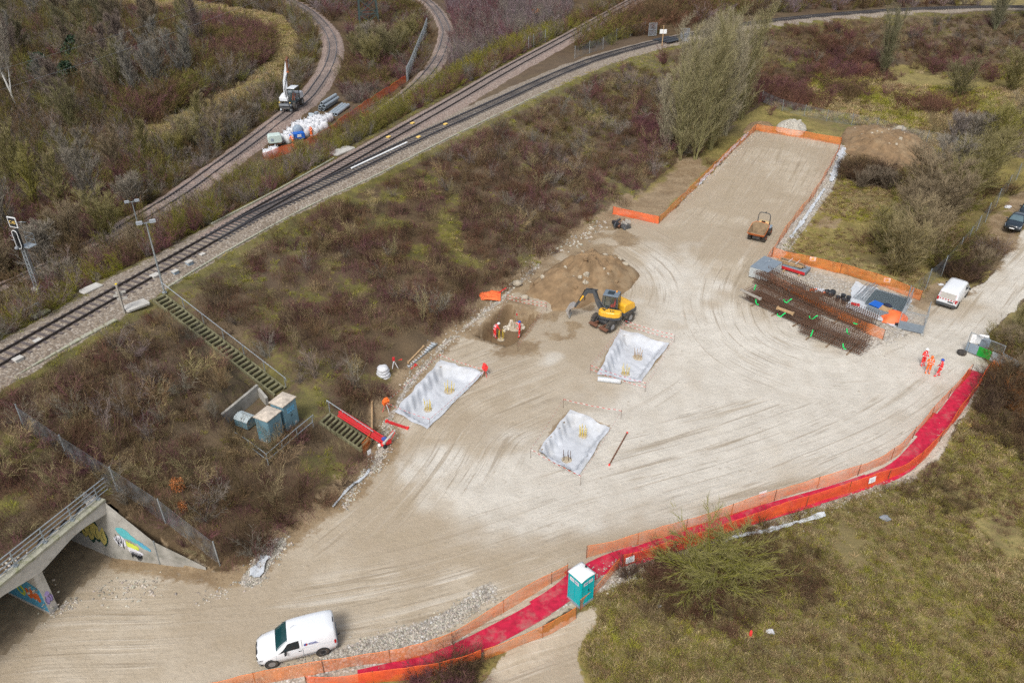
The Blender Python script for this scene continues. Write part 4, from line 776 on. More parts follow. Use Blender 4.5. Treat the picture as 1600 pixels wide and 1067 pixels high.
def palisade():
    F = [W(636, 128, 1.2), W(642, 116, 1.2), W(648, 100, 1.2), W(655, 82, 1.2), W(662, 64, 1.2), W(668, 46, 1.2)]; o = V3(F[0]); t = thing('palisade_fence', 'pale green palisade fence leading to the loop track', 'fence', tuple(o))
    for a, b in zip(F[:-1], F[1:]):
        a, b = V3(a) - o, V3(b) - o; n = int((b - a).length / .3)
        for k in range(n): p = a + (b - a) * (k / n); mb = MB(); mb.box(p + V3((0, 0, 1.3)), (.09, .05, 2.6)); mb.build('pale', M['steel_galv'], t)
        mb = MB(); mb.bar(a + V3((0, 0, .5)), b + V3((0, 0, .5)), .05); mb.bar(a + V3((0, 0, 2.0)), b + V3((0, 0, 2.0)), .05); mb.build('bar', M['steel_galv'], t)
palisade()
def gate(px, py, label, rz, w=1.6, h=2.4):
    t = thing('crossing_gate', label, 'gate', W(px, py, ZC + .1), rz, 'steel gates at the track crossing'); mb = MB()
    for x in (-w / 2, w / 2): mb.bar((x, 0, 0), (x, 0, h), .1, .1, up=(1, 0, 0))
    for z in (.15, h * .5, h): mb.bar((-w / 2, 0, z), (w / 2, 0, z), .09)
    mb.build('frame', M['steel_galv'], t); mb = MB(); mb.grid([[(x, .01, z) for z in (.15, h)] for x in (-w / 2, w / 2)]); mb.build('wire_mesh', M['wire_mesh'], t)
gate(1019, 57, 'open steel gate on the far side of the right branch track', R(15)); gate(1069, 66, 'open steel gate half hidden by the poplars on the near side of the track', R(5))
mb = MB(); o = V3(W(1043, 62, ZT - .04)); t = thing('crossing_deck', 'dark rubber crossing panels between the rails at the gates', 'crossing panel', tuple(o), yaw(W(1020, 65.5, ZT), W(1069, 55, ZT)))
for k in (-1.35, 0, 1.35): mb = MB(); mb.box((0, k, 0), (4.5, 1.1, .09)); mb.build('panel', M['bag_black'], t)
t = thing('crossing_sign', 'timber post with two white notices beside the track crossing', 'sign', W(1034, 74, ZC)); mb = MB(); mb.box((0, 0, 1.9), (.16, .16, 3.8)); mb.build('post', M['wood'], t)
for s in (-1, 1): mb = MB(); mb.box((s * .33, -.1, 2.75), (.6, .04, .75)); mb.build('notice', M['white_plastic'], t)
# ---------------------------------------------------------------- lattice pylon and wires
def pylon():
    c = V3(W(577, 42, 1)); t = thing('electricity_pylon', 'dark lattice electricity pylon rising out of the top of the picture', 'pylon', tuple(c), R(12)); H = 30; b = 2.3
    def wd(z): return b * (1 - z / H * .72)
    for sx in (-1, 1):
        for sy in (-1, 1): mb = MB(); mb.bar((sx * b, sy * b, 0), (sx * wd(H), sy * wd(H), H), .34, .34, up=(1, 0, 0)); mb.build('leg', M['pylon'], t)
    mb = MB(); z = 0
    while z < H - 2:
        z2 = z + 3.2
        for k in range(4):
            q = [(1, 1), (1, -1), (-1, -1), (-1, 1)]; a, c2 = q[k], q[(k + 1) % 4]
            mb.bar((a[0] * wd(z), a[1] * wd(z), z), (c2[0] * wd(z2), c2[1] * wd(z2), z2), .16); mb.bar((c2[0] * wd(z), c2[1] * wd(z), z), (a[0] * wd(z2), a[1] * wd(z2), z2), .16); mb.bar((a[0] * wd(z2), a[1] * wd(z2), z2), (c2[0] * wd(z2), c2[1] * wd(z2), z2), .16)
        z = z2
    mb.build('bracing', M['pylon'], t)
    for z in (20, 25): mb = MB(); mb.bar((-5, 0, z + 1), (5, 0, z + 1), .2); mb.bar((-5, 0, z + 1), (-1, 0, z + 2.2), .12); mb.bar((5, 0, z + 1), (1, 0, z + 2.2), .12); mb.build('cross_arm', M['pylon'], t)
mk('pylon', (.06, .085, .08), .6, .3, .2); pylon()
for k, (a, b, z) in enumerate((((-60, 138), (380, 0), 17), ((-60, 106), (330, -6), 17))):
    A, B = V3(W(*a, z)), V3(W(*b, z)); A = A + (A - B) * .6; B = B + (B - A) * .25; mb = MB(); mb.tube([A + (B - A) * s - V3((0, 0, 1.5 * (1 - (2 * s - 1) ** 2))) for s in np.linspace(0, 1, 13)], .010, 4)
    tag(mb.build('power_line', M['steel_galv']), ('lower' if k == 0 else 'upper') + ' of two thin power lines over the wood', 'power line', 'power lines over the wood')
# ---------------------------------------------------------------- people
def person(loc, rz, label, jacket, trousers, helmet, pose='stand', group=None, band=True):
    J = dict(pel=(0, 0, .96), spine=(0, 0, 1.16), chest=(0, 0, 1.38), neck=(0, .01, 1.53), head=(0, .03, 1.64), crown=(0, .03, 1.75))
    for s, k in ((-1, 'l'), (1, 'r')):
        J.update({k + 'hip': (s * .1, 0, .9), k + 'knee': (s * .12, .03, .50), k + 'ank': (s * .13, 0, .11), k + 'toe': (s * .15, .17, .05), k + 'sho': (s * .19, 0, 1.42), k + 'elb': (s * .27, -.03, 1.15), k + 'wri': (s * .20, .17, 1.02), k + 'hand': (s * .13, .24, 1.04)})
    if pose == 'walk': J['lknee'] = (-.11, .12, .5); J['lank'] = (-.12, .2, .12); J['ltoe'] = (-.13, .37, .07); J['rank'] = (.12, -.18, .13); J['rtoe'] = (.13, -.02, .05); J['lwri'] = (-.3, -.02, .92); J['lhand'] = (-.31, .03, .84); J['relb'] = (.28, -.06, 1.15); J['rwri'] = (.29, .1, .95); J['rhand'] = (.28, .16, .88)
    if pose == 'bend':
        for k in ('spine', 'chest', 'neck', 'head', 'crown', 'lsho', 'rsho', 'lelb', 'relb', 'lwri', 'rwri', 'lhand', 'rhand'):
            x, y, z = J[k]; a = .75; zz = z - .96; J[k] = (x, y * math.cos(a) + zz * math.sin(a) - .08, .96 + zz * math.cos(a) - y * math.sin(a))
        for s, k in ((-1, 'l'), (1, 'r')): J[k + 'elb'] = (s * .27, .36, 1.0); J[k + 'wri'] = (s * .18, .5, .82); J[k + 'hand'] = (s * .15, .55, .74)
    if pose == 'staff': J['relb'] = (.3, .1, 1.2); J['rwri'] = (.3, .32, 1.3); J['rhand'] = (.3, .40, 1.34)
    if pose == 'sit':
        for s, k in ((-1, 'l'), (1, 'r')): J[k + 'knee'] = (s * .14, .45, .92); J[k + 'ank'] = (s * .14, .5, .48); J[k + 'toe'] = (s * .14, .66, .43)
    B = [('pel', 'spine', 0), ('spine', 'chest', 0), ('chest', 'neck', 0), ('neck', 'head', 3), ('head', 'crown', 3)]
    for k in 'lr': B += [('pel', k + 'hip', 1), (k + 'hip', k + 'knee', 1), (k + 'knee', k + 'ank', 1), (k + 'ank', k + 'toe', 2), ('chest', k + 'sho', 0), (k + 'sho', k + 'elb', 0), (k + 'elb', k + 'wri', 0), (k + 'wri', k + 'hand', 3)]
    RAD = dict(pel=(.16, .13), spine=(.155, .125), chest=(.17, .13), neck=(.065, .065), head=(.088, .10), crown=(.07, .08), hip=(.105, .11), knee=(.085, .09), ank=(.07, .08), toe=(.05, .045), sho=(.085, .085), elb=(.065, .065), wri=(.052, .052), hand=(.045, .03))
    names = list(J); me_ = bpy.data.meshes.new('body'); me_.from_pydata([J[n] for n in names], [(names.index(a), names.index(b)) for a, b, _ in B], [])
    o = bpy.data.objects.new('tmp_body', me_); COL.objects.link(o); sk = o.modifiers.new('skin', 'SKIN'); sk.use_smooth_shade = True
    for i, n in enumerate(names):
        r = RAD.get(n) or RAD[n[1:]]; me_.skin_vertices[0].data[i].radius = r; me_.skin_vertices[0].data[i].use_root = (n == 'pel')
    o.modifiers.new('sub', 'SUBSURF').levels = 1; bpy.context.view_layer.update(); ev = bpy.data.meshes.new_from_object(o.evaluated_get(bpy.context.evaluated_depsgraph_get())); bpy.data.objects.remove(o); bpy.data.meshes.remove(me_)
    import bmesh
    bm = bmesh.new(); bm.from_mesh(ev); mats = []
    for f in bm.faces:
        c = f.calc_center_median(); best = 9; mi = 0
        for a, b, m_ in B:
            A, Bv = V3(J[a]), V3(J[b]); dd = Bv - A; tt = max(0, min(1, (c - A).dot(dd) / dd.length_squared)); q = (c - A - dd * tt).length
            if q < best: best = q; mi = m_
        f.material_index = mi
    # hands: five fingers; face: nose, eyes, ears
    def tube(pts, r, mi, n=5):
        mb = MB(); mb.tube(pts, r, n, mi); vs = [bm.verts.new(v) for v in mb.v]
        for f in mb.f:
            try: q = bm.faces.new([vs[i] for i in f]); q.material_index = mi; q.smooth = True
            except ValueError: pass
    for k, s in (('l', -1), ('r', 1)):
        h, w_ = V3(J[k + 'hand']), V3(J[k + 'wri']); d = (h - w_).normalized(); sd = d.cross(V3((0, 0, 1))); sd = sd.normalized() if sd.length > .01 else V3((1, 0, 0)); up = sd.cross(d)
        for q, l in enumerate((.062, .074, .070, .055)): a = h + sd * (.026 - .017 * q); b = a + d * l * .55; tube([a, b, b + (d * .6 - up * .7) * l * .5], [.010, .009, .007], 3)
        a = w_ + (h - w_) * .5 + sd * .035 * s; tube([a, a + (d + sd * s * .8) * .03, a + (d * 1.6 + sd * s * .6) * .04], [.011, .010, .008], 3)
    hd = V3(J['head']); fw = V3((0, 1, 0)) if pose != 'bend' else V3((0, .73, -.68)); u2 = V3((0, 0, 1)) if pose != 'bend' else V3((0, .68, .73))
    tube([hd + fw * .085 + u2 * .02, hd + fw * .118 - u2 * .015, hd + fw * .09 - u2 * .025], [.008, .014, .01], 3)
    for s in (-1, 1): tube([hd + fw * .088 + u2 * .03 + V3((s * .035, 0, 0)), hd + fw * .098 + u2 * .03 + V3((s * .035, 0, 0))], .011, 2, 4); tube([hd + V3((s * .085, 0, 0)) + u2 * .02, hd + V3((s * .098, 0, 0)) - u2 * .02], [.016, .010], 3)
    tube([hd + fw * .09 - u2 * .055 + V3((-.025, 0, 0)), hd + fw * .09 - u2 * .055 + V3((.025, 0, 0))], .007, 4, 4)
    bm.to_mesh(ev); bm.free(); ev.name = 'body'; ev.materials.clear()
    for m_ in (M[jacket], M[trousers], M['boot'], M['skin'], M['lens_red']): ev.materials.append(m_)
    t = thing('person', label, 'person', loc, rz, group); body = bpy.data.objects.new('body', ev); COL.objects.link(body); body.parent = t
    if band:
        mb = MB()
        def ring(a, b, u, r, l=.05): A, Bv = V3(J[a]), V3(J[b]); d = (Bv - A).normalized(); c = A + (Bv - A) * u; mb.tube([c - d * l / 2, c + d * l / 2], r, 10, None, False)
        ring('pel', 'spine', .4, .168); ring('spine', 'chest', .45, .172)
        for k in 'lr': ring(k + 'elb', k + 'wri', .4, .066); ring(k + 'knee', k + 'ank', .35, .088); ring(k + 'knee', k + 'ank', .75, .080); mb.tube([V3(J['spine']) + V3(((-.08 if k == 'l' else .08), -.14, .1)), V3(J['chest']) + V3(((-.1 if k == 'l' else .1), -.12, .12)), V3(J['chest']) + V3(((-.1 if k == 'l' else .1), .1, .12)), V3(J['spine']) + V3(((-.08 if k == 'l' else .08), .14, .1))], .022, 5)
        mb.build('reflective_bands', M['reflective'], t, True)
    if helmet == 'hood':
        mb = MB(); mb.ball(hd + u2 * .03 - fw * .015, (.118, .125, .135), 12, 8, None); mb.build('hood', M[jacket], t, True)
    elif helmet:
        mb = MB(); c = hd + u2 * .05; mb.ball(c, (.118, .14, .125), 14, 8, None, 0, .15); mb.tube([c + V3((.125 * math.sin(a), .16 * math.cos(a), -.015)) for a in np.linspace(0, 6.283, 15)], .014, 5); mb.build('helmet', M[helmet], t, True)
    return t
def PW(px, py, z=0.0): return W(px, py, z)
person(PW(1440.5, 571), R(-160), 'worker in red overalls and white helmet, arms folded, first of the three', 'hivis_red', 'hivis_red', 'helmet_white', 'stand', 'workers talking on the access road')
person(PW(1448.5, 583), R(165), 'worker in orange hooded coat with a dark belt, middle of the three', 'hivis_orange', 'hivis_orange', 'hood', 'stand', 'workers talking on the access road')
person(PW(1465, 588), R(75), 'worker in red with a blue helmet, standing nearest the walkway', 'hivis_red', 'hivis_red', 'helmet_blue', 'walk', 'workers talking on the access road')
def pitp(px, py, dep): p = W(px, py, -dep); return (p[0], p[1], hz1(p[0], p[1]) + .02)
person(pitp(773, 524, 1.3), R(-60), 'worker in a white helmet bending over in the open pit', 'hivis_red', 'hivis_red', 'helmet_white', 'bend', 'workers in the pit')
person(pitp(812, 523, 1.3), R(80), 'worker in a blue helmet holding a measuring staff in the pit', 'hivis_red', 'hivis_red', 'helmet_blue', 'staff', 'workers in the pit')
person(PW(487, 214.5, 1.1), R(150), 'worker in orange among the white bags by the lower track', 'hivis_orange', 'hivis_red', 'helmet_white', 'stand', 'workers among the white bags')
person(PW(459, 228, 1.1), R(60), 'worker in orange bending between the bags and the blue machine', 'hivis_orange', 'hivis_orange', 'helmet_blue', 'bend', 'workers among the white bags')
p = pitp(809, 520, 1.3); t = thing('measuring_staff', 'tall grey measuring staff with a red target in the pit', 'measuring staff', (p[0] - .15, p[1] + .35, p[2])); mb = MB(); mb.bar((0, 0, 0), (0, 0, 2.6), .05, .03, up=(1, 0, 0)); mb.build('staff', M['steel_galv'], t); mb = MB(); mb.box((.06, 0, 2.1), (.12, .1, .22)); mb.build('target', M['red_paint'], t)
# ---------------------------------------------------------------- road vehicles
def body_surface(st, ring):
    rows = []
    for (x, zb, wb, zbelt, wbelt, zt, wt) in st:
        half = [(wb * .80, zb), (wb * .97, zb + .10), (wbelt, (zb + zbelt) / 2), (wbelt * .985, zbelt), (wt + (wbelt - wt) * .22, zt - .10), (wt * .93, zt - .015), (wt * .55, zt + .012), (0, zt + .02)]
        rows.append([V3((x, -y, z)) for y, z in half] + [V3((x, y, z)) for y, z in half[-2::-1]])
    return rows
def surf(rows, u, v):
    i = max(0, min(len(rows) - 2, int(u))); j = max(0, min(len(rows[0]) - 2, int(v))); a, b = u - i, v - j
    return (rows[i][j] * (1 - a) + rows[i + 1][j] * a) * (1 - b) + (rows[i][j + 1] * (1 - a) + rows[i + 1][j + 1] * a) * b
def panel(rows, uv, name, m, parent, lift=.008, n=5, inset=None):
    """a panel lying on the bodywork: uv = four corners (u, v)"""
    a, b, c, d = [np.array(q, float) for q in uv]; g = []
    for i in range(n + 1):
        row = []
        for j in range(n + 1):
            s, t = i / n, j / n; q = (a * (1 - s) + b * s) * (1 - t) + (d * (1 - s) + c * s) * t; p = surf(rows, q[0], q[1]); e = .03; du = surf(rows, q[0] + e, q[1]) - surf(rows, q[0] - e, q[1]); dv = surf(rows, q[0], q[1] + e) - surf(rows, q[0], q[1] - e); nn = du.cross(dv); nn = nn.normalized() if nn.length > 1e-9 else V3((0, 0, 1))
            ctr = V3((p.x, 0, .7));
            if nn.dot(p - ctr) < 0: nn = -nn
            row.append(p + nn * lift)
        g.append(row)
    mb = MB(); mb.grid(g); return mb.build(name, M[m], parent, True)
def wheel(parent, c, r, w, rim='rim_grey', name='wheel', knobs=0, hub='steel_dark', rim_r=.62):
    e = bpy.data.objects.new(name, None); COL.objects.link(e); e.parent = parent; e.location = c
    mb = MB(); mb.lathe([(r * rim_r, -w / 2), (r * .93, -w / 2), (r, -w * .36), (r, w * .36), (r * .93, w / 2), (r * rim_r, w / 2)], 24, (0, 0, 0), 'Y', caps=False)
    if knobs:
        for k in range(knobs):
            a = 6.283 * k / knobs
            for s in (-1, 1): mb.box((math.cos(a + s * .06) * r * .99, s * w * .24, math.sin(a + s * .06) * r * .99), (.09, w * .5, .07), 0, 0, -a + 1.57)
    mb.build('tyre', M['rubber'], e, False); mb = MB(); mb.lathe([(r * rim_r * .99, -w * .42), (r * rim_r * .85, -w * .44), (r * .5, -w * .30), (r * .5, w * .30), (r * rim_r * .85, w * .44), (r * rim_r * .99, w * .42)], 20, (0, 0, 0), 'Y'); mb.build('rim', M[rim], e)
    mb = MB(); mb.lathe([(r * .2, -w * .40), (r * .2, w * .40)], 10, (0, 0, 0), 'Y')
    for k in range(5): a = 6.283 * k / 5; mb.lathe([(r * .045, -w * .36), (r * .045, w * .36)], 6, (math.cos(a) * r * .36, 0, math.sin(a) * r * .36), 'Y')
    mb.build('hub', M[hub], e); return e
def arch(rows_, parent, x, r, y, name='wheel_arch'):
    for s in (-1, 1): mb = MB(); mb.lathe([(r, -.12), (r, .012)], 20, (x, s * y, .33), 'Y') if s > 0 else mb.lathe([(r, -.012), (r, .12)], 20, (x, s * y, .33), 'Y'); mb.build(name, M['black_plastic'], parent)
def vehicle(kind, front, rear, near, label, cat, paint, name):
    """front/rear: photo points of the near wheels on the ground; near = -1/+1 side of local y that they are on"""
    a, b = V3(W(*front, 0)), V3(W(*rear, 0)); yw = yaw(a, b); X = V3((math.cos(yw), math.sin(yw), 0)); Y = V3((-X.y, X.x, 0))
    if kind == 'van':
        st = [(-2.20, .34, .55, .58, .58, .74, .45), (-2.12, .26, .76, .68, .78, .88, .60), (-1.85, .22, .88, .82, .89, 1.00, .72), (-1.45, .22, .90, .92, .915, 1.08, .78), (-1.12, .22, .91, .98, .92, 1.16, .80), (-.72, .22, .92, 1.02, .92, 1.50, .76), (-.38, .22, .92, 1.04, .925, 1.74, .72), (0, .22, .92, 1.05, .925, 1.80, .73), (.9, .22, .92, 1.05, .925, 1.83, .74), (1.7, .22, .92, 1.05, .92, 1.82, .74), (2.08, .28, .91, 1.05, .91, 1.78, .72), (2.18, .36, .88, 1.04, .88, 1.68, .68), (2.21, .46, .82, 1.0, .82, 1.40, .64)]; wx = (-1.43, 1.36); tw = .79; wr = .33; L = 4.4
    elif kind == 'bigvan':
        st = [(-2.45, .36, .58, .66, .62, .86, .48), (-2.36, .28, .82, .78, .84, 1.00, .64), (-2.05, .24, .93, .92, .94, 1.12, .76), (-1.75, .24, .95, 1.02, .96, 1.24, .80), (-1.35, .24, .96, 1.08, .96, 1.62, .78), (-1.0, .24, .96, 1.10, .96, 1.86, .75), (-.5, .24, .96, 1.12, .96, 1.92, .77), (.8, .24, .96, 1.12, .96, 1.93, .78), (2.0, .24, .96, 1.12, .955, 1.92, .78), (2.34, .3, .95, 1.12, .94, 1.88, .76), (2.44, .40, .92, 1.10, .91, 1.76, .74), (2.47, .5, .86, 1.0, .86, 1.45, .70)]; wx = (-1.52, 1.50); tw = .82; wr = .34; L = 4.95
    else:
        st = [(-2.0, .32, .50, .50, .55, .64, .42), (-1.93, .22, .74, .58, .76, .74, .58), (-1.6, .18, .85, .72, .87, .84, .70), (-1.1, .18, .88, .84, .89, .94, .76), (-.75, .18, .88, .88, .89, 1.00, .74), (-.25, .18, .88, .92, .89, 1.34, .62), (.1, .18, .88, .93, .89, 1.44, .60), (.8, .18, .88, .95, .89, 1.44, .60), (1.4, .18, .88, .96, .88, 1.34, .58), (1.8, .22, .86, .95, .86, 1.10, .62), (1.98, .30, .80, .90, .80, .98, .62), (2.03, .4, .74, .8, .74, .9, .58)]; wx = (-1.28, 1.28); tw = .76; wr = .32; L = 4.05
    mid = (a + b) / 2; c = mid - Y * (near * tw) - X * ((wx[0] + wx[1]) / 2); t = thing(name, label, cat, (c.x, c.y, 0.0), yw)
    rows = body_surface(st, None); mb = MB(); mb.grid(rows); n = len(rows[0]); mb.add([*rows[0]], [tuple(range(n))]); mb.add([*rows[-1]], [tuple(range(n))[::-1]]); body = mb.build('body', M[paint], t, True)
    mb = MB(); mb.box(((wx[0] + wx[1]) / 2, 0, .26), (L * .9, 1.5, .18)); mb.build('underbody', M['black_plastic'], t)
    N = n - 1
    def both(uv, nm, m, lift=.008): return [panel(rows, [(u, v) if s < 0 else (u, N - v) for u, v in uv], nm, m, t, lift) for s in (-1, 1)]
    for k, x in enumerate(wx):
        arch(rows, t, x, wr * 1.18, st[3][4] * (.985 if k == 0 else .998))
        for s in (-1, 1): wheel(t, (x, s * (tw + .05), wr), wr, .2)
    if kind in ('van', 'bigvan'):
        i0, i1 = (4.1, 5.95) if kind == 'van' else (3.1, 4.95)
        panel(rows, [(i0, 4.45), (i1, 4.75), (i1, N - 4.75), (i0, N - 4.45)], 'windscreen', 'glass_teal', t, .012, 8)
        both([(i0 + .15, 3.05), (i1 + 1.25, 3.08), (i1 + 1.25, 3.85), (i1 - .15, 3.85)], 'side_window', 'glass_dark', .010)
        for u in (i1 + 1.4, i0 - .1): both([(u, 1.2), (u + .03, 1.2), (u + .03, 3.9 if u > i0 else 2.9), (u, 3.9 if u > i0 else 2.9)], 'door_seam', 'grey_box', .006)
        both([(i1 + 1.15, 2.55), (i1 + 1.33, 2.55), (i1 + 1.33, 2.68), (i1 + 1.15, 2.68)], 'door_handle', 'black_plastic', .02)
        both([(.7, 2.2), (1.9, 2.5), (2.1, 2.95), (.8, 2.9)], 'headlight', 'lens_clear', .012); both([(.75, 2.75), (2.0, 2.9), (2.0, 3.0), (.8, 2.95)], 'headlight_brow', 'black_plastic', .016)
        panel(rows, [(.05, .9), (1.1, .9), (1.1, N - .9), (.05, N - .9)], 'front_bumper', 'black_plastic', t, .014); both([(.1, .3), (1.8, .3), (1.8, 1.4), (.1, 1.6)], 'bumper_corner', 'black_plastic', .012)
        for s in (-1, 1):
            mb = MB(); mb.box((st[int(i0) + 1][0] + .12, s * (st[4][4] + .12), 1.08), (.12, .2, .16)); bevel(mb.build('mirror', M['black_plastic'], t), .03)
        both([(len(st) - 2.9, .4), (len(st) - 1.4, .4), (len(st) - 1.4, 1.3), (len(st) - 2.9, 1.2)], 'rear_bumper', 'grey_box', .012); both([(len(st) - 3.05, 2.4), (len(st) - 2.1, 2.4), (len(st) - 2.1, 3.1), (len(st) - 3.05, 3.1)], 'rear_light', 'lens_red', .012)
        xe = st[-1][0]
        mb = MB(); mb.box((xe - .02, 0, .46), (.12, 1.5, .2)); mb.build('rear_step', M['grey_box'], t)
        if kind == 'van':
            mb = MB(); mb.bar((xe, 0, .38), (xe + .16, 0, .40), .05); mb.ball((xe + .18, 0, .46), .04); mb.build('tow_ball', M['steel_dark'], t); mb = MB(); mb.box((2.125, 0, 1.74), (.09, .34, .05)); mb.build('brake_light', M['black_plastic'], t)
            mb = MB(); mb.tube([(-.2, 0, 1.82), (.05, 0, 2.02)], .008, 4); mb.build('aerial', M['black_plastic'], t)
            both([(6.9, 2.9), (9.6, 2.9), (9.6, 3.02), (6.9, 3.02)], 'panel_crease', 'reflective', .004); both([(7.2, 1.25), (8.2, 1.25), (8.1, 1.55), (7.3, 1.45)], 'rub_strip', 'grey_box', .012)
            for s in (-1, 1):      # company mark: a blue and red disc and a line of blue lettering
                y = s * .915
                lg = bpy.data.objects.new('company_mark', None); COL.objects.link(lg); lg.parent = t; lg.location = (.52, y, 1.28)
                for nm, m_, a0, a1 in (('blue_arc', 'sign_blue', 1.2, 4.6), ('red_arc', 'lens_red', -1.9, 1.2)): mb = MB(); mb.add([(0.02, 0, 0)] + [(.10 * math.cos(q), 0, .10 * math.sin(q)) for q in np.linspace(a0, a1, 10)], [tuple(range(11))]); mb.build(nm, M[m_], lg)
                mb = MB()
                for q in range(7): x0 = .17 + q * .065; mb.bar((x0, 0, -.01), (x0, 0, .07), .022, .014); mb.bar((x0, 0, .07 if q % 2 else -.01), (x0 + .05, 0, .07 if q % 3 else .03), .014, .018)
                mb.bar((.16, 0, -.05), (.72, 0, -.05), .012, .010); mb.build('lettering', M['sign_blue'], lg)
        else:
            mb = MB(); mb.box((xe - .02, 0, 1.42), (.05, 1.35, .62)); mb.build('rear_window', M['concrete_pale'], t)
            for k in range(6): mb = MB(); mb.box((xe + .012, -.62 + .25 * k, 1.02), (.012, .13, .12), 0, R(35 if k < 3 else -35)); mb.build('red_chevron', M['lens_red'], t)
            for s in (-1, 1): mb = MB(); mb.box((xe - .03, s * .72, 1.42), (.06, .02, .66)); mb.build('red_edge', M['lens_red'], t); mb = MB(); mb.box((xe - .03, s * .82, .98), (.10, .15, .36)); mb.build('rear_lamp', M['lens_red'], t)
            mb = MB(); mb.box((xe + .01, .35, .82), (.02, .52, .12)); mb.build('number_plate', M['black_plastic'], t); mb = MB(); mb.box((xe - .02, 0, .5), (.16, 1.7, .26)); mb.build('bumper', M['machine_grey'], t)
    else:
        panel(rows, [(3.9, 4.3), (5.7, 4.75), (5.7, N - 4.75), (3.9, N - 4.3)], 'windscreen', 'glass_pale', t, .010, 8); both([(4.4, 3.05), (8.2, 3.05), (7.8, 3.9), (5.6, 3.9)], 'side_window', 'glass_dark', .010)
        both([(.7, 2.5), (2.0, 2.85), (2.1, 3.25), (.9, 3.1)], 'headlight', 'lens_clear', .012); panel(rows, [(.03, 2.0), (.6, 2.0), (.6, N - 2.0), (.03, N - 2.0)], 'grille', 'black_plastic', t, .012)
        mb = MB(); mb.box((-2.02, 0, .42), (.03, .52, .12)); mb.build('number_plate', M['white_plastic'], t); mb = MB(); mb.box((-1.97, 0, .66), (.05, .10, .12), R(0), 0, R(0)); mb.build('badge', M['chrome'], t)
        for s in (-1, 1): mb = MB(); mb.box((-.55, s * .98, .98), (.12, .2, .14)); bevel(mb.build('mirror', M['dark_car'], t), .03)
        both([(9.2, 2.6), (10.2, 2.6), (10.2, 3.2), (9.2, 3.2)], 'rear_light', 'lens_red', .012)
    return t
vehicle('van', (426.3, 1040.5), (505.7, 1021), -1, 'white panel van with a small company mark parked by the red walkway', 'van', 'white_paint', 'panel_van')
vehicle('bigvan', (1509, 461), (1491.8, 483), 1, 'white van with red chevrons on its rear doors beside the wire fence', 'van', 'white_paint', 'panel_van')
d_ = V3(W(1556, 322)) - V3(W(1446, 451)); d_.normalize(); f0 = V3(W(1579, 362, 0)); 
def car_at(c, label):
    n0 = V3((d_.y, -d_.x, 0)); near_f = c + d_ * .72 + n0 * .76; near_r = c + d_ * 3.28 + n0 * .76
    t = vehicle('car', (800, 500), (800, 480), 1, label, 'car', 'dark_car', 'parked_car'); yw = math.atan2(d_.y, d_.x); t.rotation_euler = (0, 0, yw); t.location = tuple(c + d_ * 2.0); return t
car_at(f0, 'dark blue hatchback with pale windscreen parked on the road verge'); car_at(f0 + d_ * 5.2 + V3((d_.y, -d_.x, 0)) * .35, 'second dark car, half out of the picture behind the dark hatchback')
# ---------------------------------------------------------------- portable toilet
a, bL, bR = V3(W(905.9, 951, 0)), V3(W(886, 932, 0)), V3(W(927, 935.8, 0)); t = thing('portable_toilet', 'turquoise portable toilet with a white roof beside the red walkway', 'portable toilet', tuple(a), yaw(a, bR)); s_ = 1.12; h_ = 2.1
mb = MB(); mb.box((s_ / 2, s_ / 2, .09), (s_ + .02, s_ + .02, .18)); mb.build('skid', M['grey_blue'], t)
mb = MB(); mb.box((s_ / 2, s_ / 2, .18 + h_ / 2), (s_, s_, h_)); bevel(mb.build('cabin', M['teal'], t), .03)
rows = [[(x, y, .18 + h_ + .03 + .16 * (1 - (2 * (x / s_) - 1) ** 2) * (.4 + .6 * (1 - (2 * (y / s_) - 1) ** 2))) for y in np.linspace(-.03, s_ + .03, 9)] for x in np.linspace(-.03, s_ + .03, 9)]
mb = MB(); mb.grid(rows); o = mb.build('roof', M['white_plastic'], t, True); q = o.modifiers.new('s', 'SOLIDIFY'); q.thickness = .06; q.offset = -1
mb = MB(); mb.lathe([(.05, 0), (.05, .12), (.07, .13), (.07, .17)], 10, (s_ * .85, s_ * .55, 2.34)); mb.build('vent_pipe', M['black_plastic'], t)
for face in (0, 1):
    e = bpy.data.objects.new('name_plate', None); COL.objects.link(e); e.parent = t
    P_ = (lambda u, z, l: (u, -l, z)) if face == 0 else (lambda u, z, l: (-l, u, z))
    mb = MB(); mb.add([P_(u, z, .012) for u, z in ((.2, 1.78), (.95, 1.78), (.95, 2.06), (.2, 2.06))], [(0, 1, 2, 3)]); mb.build('plate', M['reflective'], e)
    mb = MB(); [mb.add([P_(u0 + du, z0, .018) for du, z0 in ((0, 1.87), (.055, 1.87), (.075, 1.98), (.02, 1.98))], [(0, 1, 2, 3)]) for u0 in (.28, .36, .44)]; [mb.add([P_(u0 + du, z0, .018) for du, z0 in ((0, 1.9), (.03, 1.9), (.03, 1.95), (0, 1.95))], [(0, 1, 2, 3)]) for u0 in (.58, .64, .70, .76, .82)]; mb.build('lettering', M['sign_blue'], e)
for face in (0, 1):
    for u in (.06, .55, 1.04): mb = MB(); mb.box((u, -.012, .18 + h_ / 2) if face == 0 else (-.012, u, .18 + h_ / 2), (.05, .025, h_ * .97) if face == 0 else (.025, .05, h_ * .97)); mb.build('rib', M['teal'], t)
mb = MB(); mb.box((.62, -.03, 1.25), (.05, .04, .12)); mb.build('door_latch', M['black_plastic'], t)
